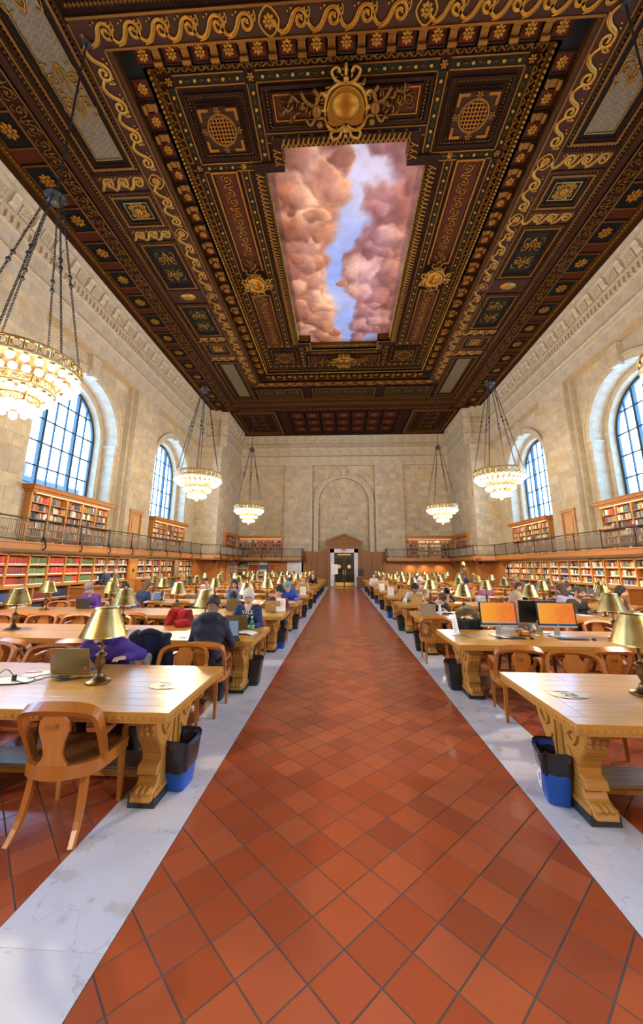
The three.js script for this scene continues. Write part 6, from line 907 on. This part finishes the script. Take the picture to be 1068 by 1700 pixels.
  person({ x: 5.3, z: far(1, 3), turn: PI, lean: .35, head: [.4, 0], label: 'person in black top at the fourth right table', top: BK, skin: pale, hairCol: [.04, .025, .02], hair: 'bob' });
  person({ x: 6.6, z: far(1, 3), turn: PI + .4, lean: .35, head: [.4, .2], label: 'person in slate blue jacket at the fourth right table', top: [.03, .045, .09], skin: pale, hairCol: [.1, .05, .03], hair: 'bun', puff: 1.15 });
  person({ x: 5.95, z: nearz(3), turn: .3, lean: .3, head: [.4, 0], label: 'person in lilac shirt seen from behind at the fourth right table', top: [.42, .36, .52], skin: pale, hairCol: [.08, .04, .03], hair: 'long' });
  person({ x: 6.4, z: far(1, 2), turn: PI + .5, lean: .25, head: [.3, .3], label: 'person in charcoal top at the far end of third right table', top: [.05, .05, .07], skin: pale, hairCol: [.015, .012, .012], hair: 'long' });
  person({ x: 1.85, z: far(1, 7), turn: PI, lean: .15, head: [.2, 0], label: 'person in white shirt at the eighth right table', top: [.66, .62, .55], skin: pale, hairCol: [.1, .06, .04] });
  person({ x: 2.1, z: far(1, 6), turn: PI, lean: .25, head: [.4, 0], label: 'person in yellow top at the seventh right table', top: [.55, .38, .14], skin: pale, hairCol: [.2, .1, .04], hair: 'bob' });
  person({ x: 3.3, z: far(1, 5), turn: PI, lean: .3, head: [.4, 0], label: 'person in dark blue jumper at the sixth right table', top: [.02, .04, .12], skin: pale, hairCol: BK, hair: 'short' });
}

// ================= THINGS ON THE TABLES =================
{
  const TT = .7625, silver = mat(.45, .45, .46, .35, { metalness: .7 }), slate = mat(.035, .038, .045, .4), olive = mat(.20, .16, .07, .35, { metalness: .5 }), gold = mat(.62, .46, .22, .35, { metalness: .5 });
  function laptop(x, z, turn, lidM, label, o = {}) {      // user sits on the local +z side... lid stands at -z
    const t = thing('laptop', label, 'laptop', [x, TT, z], turn), w = o.w ?? .34, d = .235; part('keyboard_base', rb(w, .016, d, .006, 0, .008, 0), lidM, t); part('keys', rb(w - .04, .002, d * .5, .0008, 0, .017, -.02), M.black, t);
    const lid = part('screen_lid', rb(w, d, .008, .004, 0, d / 2, 0), lidM, t); lid.position.set(0, .014, -d / 2); lid.rotation.x = -(o.open ?? .25); part('screen', bx(-w / 2 + .012, w / 2 - .012, .015, d - .012, .0045, .0052), mat(.02, .025, .03, .25, { emissive: new THREE.Color().setRGB(.25, .35, .5), emissiveIntensity: .5 }), lid); if (o.mark) part('lid_mark', new THREE.CircleGeometry(.018, 16).rotateY(Math.PI).translate(0, d / 2, -.0047), M.white, lid);
    if (o.stickers) { part('sticker', bx(w / 2 - .05, w / 2 - .02, d - .055, d - .03, -.0052, -.0044), mat(.6, .02, .05, .5), lid); part('sticker', bx(w / 2 - .05, w / 2 - .02, d - .085, d - .06, -.0052, -.0044), mat(.25, .1, .3, .5), lid); part('sticker', bx(-w / 2 + .03, -w / 2 + .06, .03, .06, -.0052, -.0044), mat(.7, .12, .05, .5), lid); }
    return t;
  }
  const PI = Math.PI;
  laptop(-2.64, -3.93, PI, olive, 'open laptop with small stickers on the first left table', { stickers: 1, w: .4 });
  laptop(-1.72, -6.52, PI, olive, 'dark laptop in front of the lettered sweatshirt', { w: .36 });
  laptop(-1.62, -5.62, .35, slate, 'laptop with lit screen beside the person in navy hood', { w: .3, open: .3 });
  laptop(-2.5, -9.12, PI, olive, 'bronze laptop at the third left table'); laptop(-1.62, -9.14, PI + .1, gold, 'pale gold laptop with round mark beside the white card', { mark: 1 });
  laptop(-5.45, -11.2, .1, silver, 'silver laptop in front of the navy-topped reader'); laptop(-6.2, -9.2, PI, slate, 'black laptop at the far end of the third left table');
  laptop(-1.75, -17.05, PI, gold, 'gold laptop at the sixth left table'); laptop(2.2, -11.78, PI, gold, 'gold laptop of the person with headphones', { mark: 1 }); laptop(1.86, -8.75, PI - .1, silver, 'grey laptop at the aisle end of the third right table'); laptop(3.0, -11.9, PI, gold, 'gold laptop at the fourth right table, second from the aisle'); laptop(4.55, -14.3, PI, gold, 'laptop in front of the red jacket'); laptop(2.2, -14.3, PI, gold, 'gold laptop on the fifth right table'); laptop(2.2, -16.9, PI, gold, 'gold laptop on the sixth right table');
  // desktop monitors
  const cv = document.createElement('canvas'); cv.width = 256; cv.height = 160; const g = cv.getContext('2d');
  g.fillStyle = '#f2a018'; g.fillRect(0, 0, 256, 160); for (let i = 0; i < 256; i++) { g.fillStyle = `rgba(236,96,24,${(i / 256) * .75})`; g.fillRect(i, 0, 1, 160); }
  g.strokeStyle = 'rgba(214,92,24,.6)'; g.lineWidth = 5; g.lineCap = 'round';
  for (let k = 0; k < 6; k++) { g.beginPath(); g.arc(196, 110, 34 + k * 11, PI * (1.02 + k * .02), PI * (1.62 + k * .03)); g.stroke(); }
  g.beginPath(); g.moveTo(190, 74); g.lineTo(214, 80); g.lineTo(236, 100); g.lineTo(240, 112); g.lineTo(226, 116); g.lineTo(232, 128); g.lineTo(214, 136); g.lineTo(196, 150); g.stroke(); g.beginPath(); g.moveTo(196, 92); g.lineTo(212, 94); g.stroke(); for (let k = 0; k < 4; k++) { g.beginPath(); g.moveTo(180 - k * 12, 100 + k * 4); g.quadraticCurveTo(160 - k * 10, 130, 172 - k * 12, 156); g.stroke(); }
  g.fillStyle = '#3f95e0'; g.fillRect(0, 154, 256, 6); for (let k = 0; k < 3; k++) { g.fillStyle = '#4a9be8'; g.fillRect(6 + k % 2 * 10, 8 + k * 14, 8, 9); }
  const scr = new THREE.CanvasTexture(cv); scr.colorSpace = THREE.SRGBColorSpace;
  const screenM = new THREE.MeshStandardMaterial({ color: 0x000000, roughness: .4, emissive: 0xffffff, emissiveMap: scr, emissiveIntensity: .85 });
  function monitor(x, z, turn, label) {
    const t = thing('desktop_monitor', label, 'monitor', [x, TT, z], turn); part('stand_base', rb(.26, .012, .19, .005, 0, .006, 0), silver, t); part('stand_neck', rb(.08, .19, .03, .008, 0, .1, -.03), silver, t);
    const s = part('bezel', rb(.565, .355, .032, .008, 0, 0, 0), M.black, t); s.position.set(0, .32, 0); s.rotation.x = -.08; part('screen', new THREE.PlaneGeometry(.525, .305).translate(0, .012, .0168), screenM, s, 'orange screen with a lion head emblem'); part('chin', rb(.565, .028, .034, .004, 0, -.178, .001), silver, s); part('badge', new THREE.CircleGeometry(.006, 12).translate(0, -.153, .0172), M.white, s);
  }
  monitor(2.42, -6.28, .03, 'orange-screened desktop monitor nearer the aisle on the second right table'); monitor(3.3, -6.28, -.05, 'orange-screened desktop monitor farther from the aisle on the second right table'); monitor(3.18, -6.6, PI - .15, 'black desktop monitor seen from behind between the two orange screens');
  for (const [x, l] of [[2.42, 'first'], [3.3, 'second']]) { single('keyboard', mg([rb(.4, .014, .13, .005, 0, .007, 0), ...Array.from({ length: 4 }, (_, r) => rb(.37, .004, .022, .001, 0, .016, -.042 + r * .028))]), M.black, `black keyboard in front of the ${l} orange screen`, 'keyboard', [x + .08, TT, -6.06]); single('mouse', new THREE.SphereGeometry(.035, 10, 7).scale(.8, .5, 1.4).translate(0, .012, 0), M.black, `black mouse beside the ${l} orange screen's keyboard`, 'mouse', [x + .36, TT, -6.02]); }
  { const t = thing('wooden_box', 'small wooden slip box between the two orange screens', 'box', [2.8, TT, -6.3]); part('box_body', [bx(-.07, .07, 0, .012, -.05, .05), bx(-.07, -.06, 0, .08, -.05, .05), bx(.06, .07, 0, .08, -.05, .05), bx(-.07, .07, 0, .08, -.05, -.04), bx(-.07, .07, 0, .06, .04, .05)], M.chairWood, t); part('paper_slips', bx(-.055, .055, .012, .07, -.035, .035), M.paper, t); }
  // standing cards, papers, books, cups
  function card(x, z, turn, label, col = M.paper) { const t = thing('table_card', label, 'card', [x, TT, z], turn); part('card_sheet', rb(.22, .29, .005, .002, 0, .145, 0).rotateX(-.15), col, t); part('card_foot', rb(.24, .015, .1, .004, 0, .0075, -.02), mat(.5, .5, .52, .3), t); part('card_print', Array.from({ length: 7 }, (_, k) => bx(-.08, .06 + (k % 3) * .01, .23 - k * .028, .236 - k * .028, .0028, .0036)).map(q => q.rotateX(-.15)), mat(.3, .3, .32, .8), t); }
  card(1.78, -6.3, .95, 'white notice card on stand at the aisle end of second right table'); card(-1.42, -9.0, .1, 'white notice card beside the gold laptop on third left table'); card(-1.42, -6.0 - 8, 0, 'white notice card on the fifth left table'); card(1.74, -17, .0, 'white notice card on the sixth right table'); card(1.76, -14.2, 0, 'white notice card on the fifth right table');
  function paper(x, z, turn, label, n = 1, col = M.paper) { single('paper_sheets', mg(Array.from({ length: n }, (_, k) => bx(-.105, .105, k * .0015, k * .0015 + .001, -.15, .15).rotateY(k * .35 - .3).translate(k * .05, 0, k * .02))), col, label, 'paper', [x, TT, z], turn); }
  paper(-2.95, -3.75, .6, 'white sheet of paper beside the stickered laptop'); paper(2.35, -9.15, .3, 'papers under the writing person in black', 3); paper(-1.6, -11.3, .2, 'white papers in front of the bright blue shirt', 3); paper(5.3, -9.0, .2, 'papers in front of the leaning dark jacket', 2); paper(-3.0, -6.1, .2, 'papers in the middle of the second left table', 1); paper(-2.5, -9.4, .2, 'papers on the third left table', 2);
  function openBook(x, z, turn, label, cov) { const t = thing('open_book', label, 'book', [x, TT, z], turn); part('cover', bx(-.17, .17, 0, .006, -.12, .12), cov, t); for (const e of [-1, 1]) part('page_block', ribbon([[e * .005, .03, 0], [e * .05, .034, 0], [e * .11, .022, 0], [e * .16, .012, 0]], .225, .012, 8, V(0, 1, 0)), M.paper, t); }
  const bm = c => mat(...bookCol[c], .6);
  function stack(x, z, turn, list, label) { const t = thing('book_stack', label, 'books', [x, TT, z], turn); let y = 0; list.forEach((c, k) => { const h = .02 + .012 * ((k * 7) % 3); const b = part('book', mg([bx(-.1, .1, y, y + .003, -.07, .07), bx(-.1, .1, y + h - .003, y + h, -.07, .07), bx(-.1, -.097, y, y + h, -.07, .07)]).rotateY(k * .2), bm(c), t); part('pages', bx(-.097, .095, y + .003, y + h - .003, -.066, .066).rotateY(k * .2), M.paper, b); y += h; }); }
  openBook(-1.5, -6.08, -.2, 'open book near the green bottle on second left table', bm('orange')); stack(-1.95, -6.1, .3, ['orange', 'white'], 'orange and white books beside the person in navy hood'); stack(-2.05, -9.2, .2, ['white', 'cream'], 'pale books beside the bronze laptop'); openBook(2.3, -9.0, .2, 'open book under the head of the writing person', bm('blue')); stack(4.9, -8.95, .1, ['navy', 'brown'], 'two books on the third right table'); openBook(-6.1, -6.2, .2, 'open book on the second left table far from the aisle', bm('green'));
  { const t = thing('water_bottle', 'green glass bottle on the second left table', 'bottle', [-1.45, TT, -6.28]); part('bottle_body', lathe([[0, 0], [.033, 0], [.035, .01], [.035, .13], [.03, .155], [.013, .19], [.013, .215]], 16), new THREE.MeshPhysicalMaterial({ color: new THREE.Color().setRGB(.05, .35, .15), roughness: .1, transmission: .5, thickness: .03 }), t); part('bottle_cap', cyl(.015, .015, .02, 0, .215, 0, 12), M.white, t); part('bottle_label', new THREE.CylinderGeometry(.0356, .0356, .06, 16, 1, true).translate(0, .08, 0), mat(.1, .35, .15, .5), t); }
  { const t = thing('water_bottle', 'clear bottle with white cap on the third right table', 'bottle', [2.14, TT, -8.75]); part('bottle_body', lathe([[0, 0], [.033, 0], [.035, .01], [.035, .13], [.03, .155], [.013, .18], [.013, .2]], 16), mat(.7, .74, .78, .2), t); part('bottle_cap', cyl(.015, .015, .02, 0, .2, 0, 12), M.white, t); }
  { const t = thing('paper_cup', 'white paper cup on the fourth right table', 'cup', [1.85, TT, -11.5]); part('cup_body', lathe([[0, .002], [.028, 0], [.04, .1], [.042, .102], [.038, .1], [.026, .006]], 18), M.white, t); part('cup_lid', cyl(.043, .038, .012, 0, .1, 0, 18), M.white, t); }
  single('phone', rb(.075, .009, .15, .004, 0, .0045, 0), M.black, 'black phone on the second left table', 'phone', [-2.35, TT, -5.75], .6);
  // power plate, plugs and cables on the first left table
  { const t = thing('power_plate', 'oval white power plate with plugged cables on first left table', 'socket', [-3.02, TT, -3.56]); part('plate', new THREE.CylinderGeometry(.17, .17, .006, 28).scale(1.25, 1, .7).translate(0, .003, 0), mat(.7, .7, .66, .5), t); part('plate_rim', new THREE.TorusGeometry(.17, .006, 5, 32).rotateX(PI / 2).scale(1.25, 1, .7).translate(0, .004, 0), M.black, t); part('plug', rb(.03, .05, .03, .006, .04, .03, .01), M.black, t); }
  single('power_cable', mg([tube([[0, .05, 0], [-.06, .1, .02], [-.14, .03, .06], [-.2, .006, .1]], .004, 20, 5), tube([[.04, .01, .02], [.2, .008, .06], [.34, .03, -.06], [.46, .01, -.02], [.56, .01, -.14]], .0045, 30, 5), tube([[.1, .01, -.05], [.25, .03, -.12], [.4, .012, -.02], [.6, .01, -.1], [.75, .01, -.2]], .0045, 30, 5), rb(.12, .028, .05, .008, .42, .016, -.08)]), M.black, 'black charger cables lying between power plate and laptop', 'cable', [-3.0, TT, -3.56]);
  single('pen', mg([cyl(.004, .004, .14, 0, 0, 0, 8).rotateZ(PI / 2).translate(0, .005, 0)]), mat(.5, .05, .05, .4), 'red pen by the charger cables', 'pen', [-2.95, TT, -3.85], .4);
  // ---- clothes and bags on the chairs ----
  const cloth = (c, r = .9) => mat(...c, r, { map: T.fabric });
  function coat(name, label, cat, x, y, z, turn, w, h, d, m, o = {}) {
    const t = thing(name, label, cat, [x, y, z], turn), f = (X, Y, Z) => { const k = Math.max(0, Math.min(1, Y / h)), ww = w / 2 * (1 - .25 * k * (o.taper ?? 1)), dd = d / 2 * (1 - .35 * k), qx = Math.abs(X) - ww + .05, qy = Math.abs(Y - h / 2) - h / 2 + .05, qz = Math.abs(Z) - dd + .05; return Math.hypot(Math.max(qx, 0), Math.max(qy, 0), Math.max(qz, 0)) + Math.min(Math.max(qx, qy, qz), 0) - .05 + .014 * Math.sin(X * 26 + Y * 6 + Z * 9) + .01 * Math.sin(Y * 21 - X * 13) + .006 * Math.sin(X * 60 + Y * 30); };
    part('cloth_body', netMesh([-w / 2 - .1, -.08, -d / 2 - .1], [w / 2 + .1, h + .1, d / 2 + .1], .014, f), m, t); return t;
  }
  const nv = coat('jacket', 'navy jacket hung over a chair at the second left table', 'jacket', -2.4, .26, -4.88, .05, .6, .72, .22, cloth([.008, .013, .04])); part('sleeve', tube([[.2, .62, .03], [.27, .42, .06], [.26, .12, .07]], .06, 12, 8), cloth([.008, .013, .04]), nv); part('jacket_collar', tube([[-.14, .68, .02], [0, .73, .05], [.14, .68, .02]], .04, 12, 7), cloth([.008, .013, .04]), nv);
  const rd = coat('jacket', 'red coat heaped on a chair behind the person in navy hood', 'jacket', -2.95, .46, -7.0, PI, .52, .56, .34, cloth([.42, .012, .02])); part('sleeve', tube([[-.2, .3, -.12], [-.26, .36, -.3], [-.1, .34, -.4]], .07, 12, 8), cloth([.42, .012, .02]), rd);
  const fur = coat('coat', 'black winter coat with fur-trimmed hood on a second right table chair', 'coat', 2.2, .44, -7.05, PI, .56, .46, .34, cloth([.012, .012, .016]));
  { const pts = []; for (let i = 0; i <= 10; i++) { const a = i / 10 * PI; pts.push([Math.cos(a) * .2, .38 + Math.sin(a) * .22, .06]); } const gg = [], cu = new THREE.CatmullRomCurve3(pts.map(p => V(...p))); for (let i = 0; i < 1500; i++) { const p = cu.getPoint(rnd()), d = V(rr(-1, 1), rr(-1, 1), rr(-1, 1)).normalize(); gg.push(new THREE.ConeGeometry(.008, .085, 3).translate(0, .035, 0).applyQuaternion(new THREE.Quaternion().setFromUnitVectors(V(0, 1, 0), d)).translate(p.x + d.x * .02, p.y + d.y * .02, p.z + d.z * .02)); } part('fur_trim', mg(gg), mat(.4, .3, .2, .9), fur, 'tan fur trim').userData.kind = 'stuff'; }
  coat('backpack', 'black backpack on the floor by the black-capped reader', 'bag', -2.06, .005, -9.35, PI, .36, .55, .28, cloth([.012, .012, .013]), { taper: .6 });
  const lt = coat('jacket', 'light grey coat over the chair of the purple-hooded person', 'jacket', -2.42, .4, -4.72, .5, .26, .36, .12, cloth([.5, .49, .47])); 
  coat('backpack', 'black bag with white lettering under the first left table', 'bag', -2.2, .02, -4.05, .3, .36, .34, .2, cloth([.012, .012, .014]), { taper: .5 });
  coat('jacket', 'dark jacket on a chair at the sixth right table', 'jacket', 2.4, .45, -17.47, PI, .44, .5, .25, cloth([.012, .014, .02])); coat('handbag', 'brown bag hung on a third right table chair', 'bag', 3.1, .48, -7.98, 0, .36, .3, .16, mat(.16, .06, .03, .5)); coat('jacket', 'white coat on a chair at the fourth right table', 'jacket', 4.3, .45, -12.25, PI, .5, .46, .3, cloth([.6, .58, .57])); coat('jacket', 'grey coat on a chair at the fourth left table', 'jacket', -4.7, .45, -12.2, PI, .5, .4, .3, cloth([.16, .15, .13])); coat('jacket', 'green jacket on a chair at the third left table', 'jacket', -3.6, .45, -9.65, PI, .5, .42, .3, cloth([.03, .045, .03]));
  // ---- by the door ----
  { const t = thing('sign_stand', 'white notice on a thin brass stand left of the bronze doors', 'sign', [-.62, 0, -32.6]); part('stand_pole', [cyl(.02, .02, 1.3, 0, 0, 0, 8), cyl(.16, .14, .03, 0, 0, 0, 18)], M.brass, t); part('notice', rb(.55, .8, .03, .01, 0, 1.5, 0), M.white, t); part('notice_print', Array.from({ length: 6 }, (_, k) => bx(-.2, .18 - (k % 2) * .08, 1.74 - k * .09, 1.76 - k * .09, .016, .018)), mat(.3, .3, .34, .8), t); }
  { const t = thing('book_return', 'dark wooden stand right of the bronze doors', 'stand', [1.75, 0, -32.8]); part('stand_body', uvm(bx(-.5, .5, 0, .85, -.3, .3)), M.darkWood, t); part('stand_top', uvm(rb(1.1, .05, .7, .01, 0, .875, 0)), M.panelWood, t); part('stand_display', rb(.5, .6, .05, .01, -.15, 1.25, 0), M.black, t); part('display_post', bx(-.18, -.12, .9, 1.0, -.02, .02), M.black, t); }
  { const t = thing('enquiry_desk', 'wooden standing desk beside the left wall shelves', 'desk', [-8.75, 0, -13.0], PI / 2); part('desk_body', uvm(bx(-.6, .6, 0, 1.02, -.22, .22)), M.panelWood, t); part('desk_top', uvm(rb(1.3, .05, .6, .01, 0, 1.045, 0)), M.panelWood, t); }
  { const t = thing('enquiry_desk', 'low wooden cabinet in front of the right wall shelves', 'desk', [9.9, 0, -14.2], PI / 2); part('desk_body', uvm(bx(-.55, .55, 0, 1.05, -.25, .25)), M.panelWood, t); part('desk_top', uvm(rb(1.2, .04, .6, .01, 0, 1.07, 0)), M.panelWood, t); }
  // ---- reading shelves on the gallery rail ----
  for (const s of [-1, 1]) for (const [z, n] of [[-15.6, 'nearer'], [-23.4, 'farther']]) { const t = thing('rail_shelf', `${n} small wooden reading shelf fixed to the ${s < 0 ? 'left' : 'right'} gallery rail`, 'shelf', [XC + s * (GU + .3), GY + .82, z], 0); part('shelf_board', uvm(bx(-.22, .22, 0, .03, -.5, .5)), M.panelWood, t); part('shelf_bracket', [bx(-.02, .02, -.25, 0, -.4, -.36), bx(-.02, .02, -.25, 0, .36, .4), bx(-.2, .2, -.06, 0, -.4, -.36), bx(-.2, .2, -.06, 0, .36, .4)], M.panelWood, t); part('shelf_back', uvm(bx(-.22, -.19, .03, .1, -.5, .5)), M.panelWood, t); }
  // ---- the house across the street, seen low in the left windows ----
  { const t = thing('neighbour_building', 'dark building across the street seen through left windows', 'building', [-46, 0, -62]); const m = mat(.016, .018, .02, .6); part('building_wall', bx(-8, 0, -10, 13.6, -24, 24), m, t); part('building_parapet', bx(-8.4, .4, 13.6, 14.3, -24.4, 24.4), m, t); for (let k = 0; k < 9; k++) for (const y of [8, 11]) part('building_window', bx(0, .08, y, y + 1.7, -22 + k * 5.2, -19.6 + k * 5.2), mat(.05, .06, .08, .2), t); part('roof_tank', cyl(2, 2, 3, -4, 14, 10, 16), m, t); }
}
renderer.render(scene, camera);
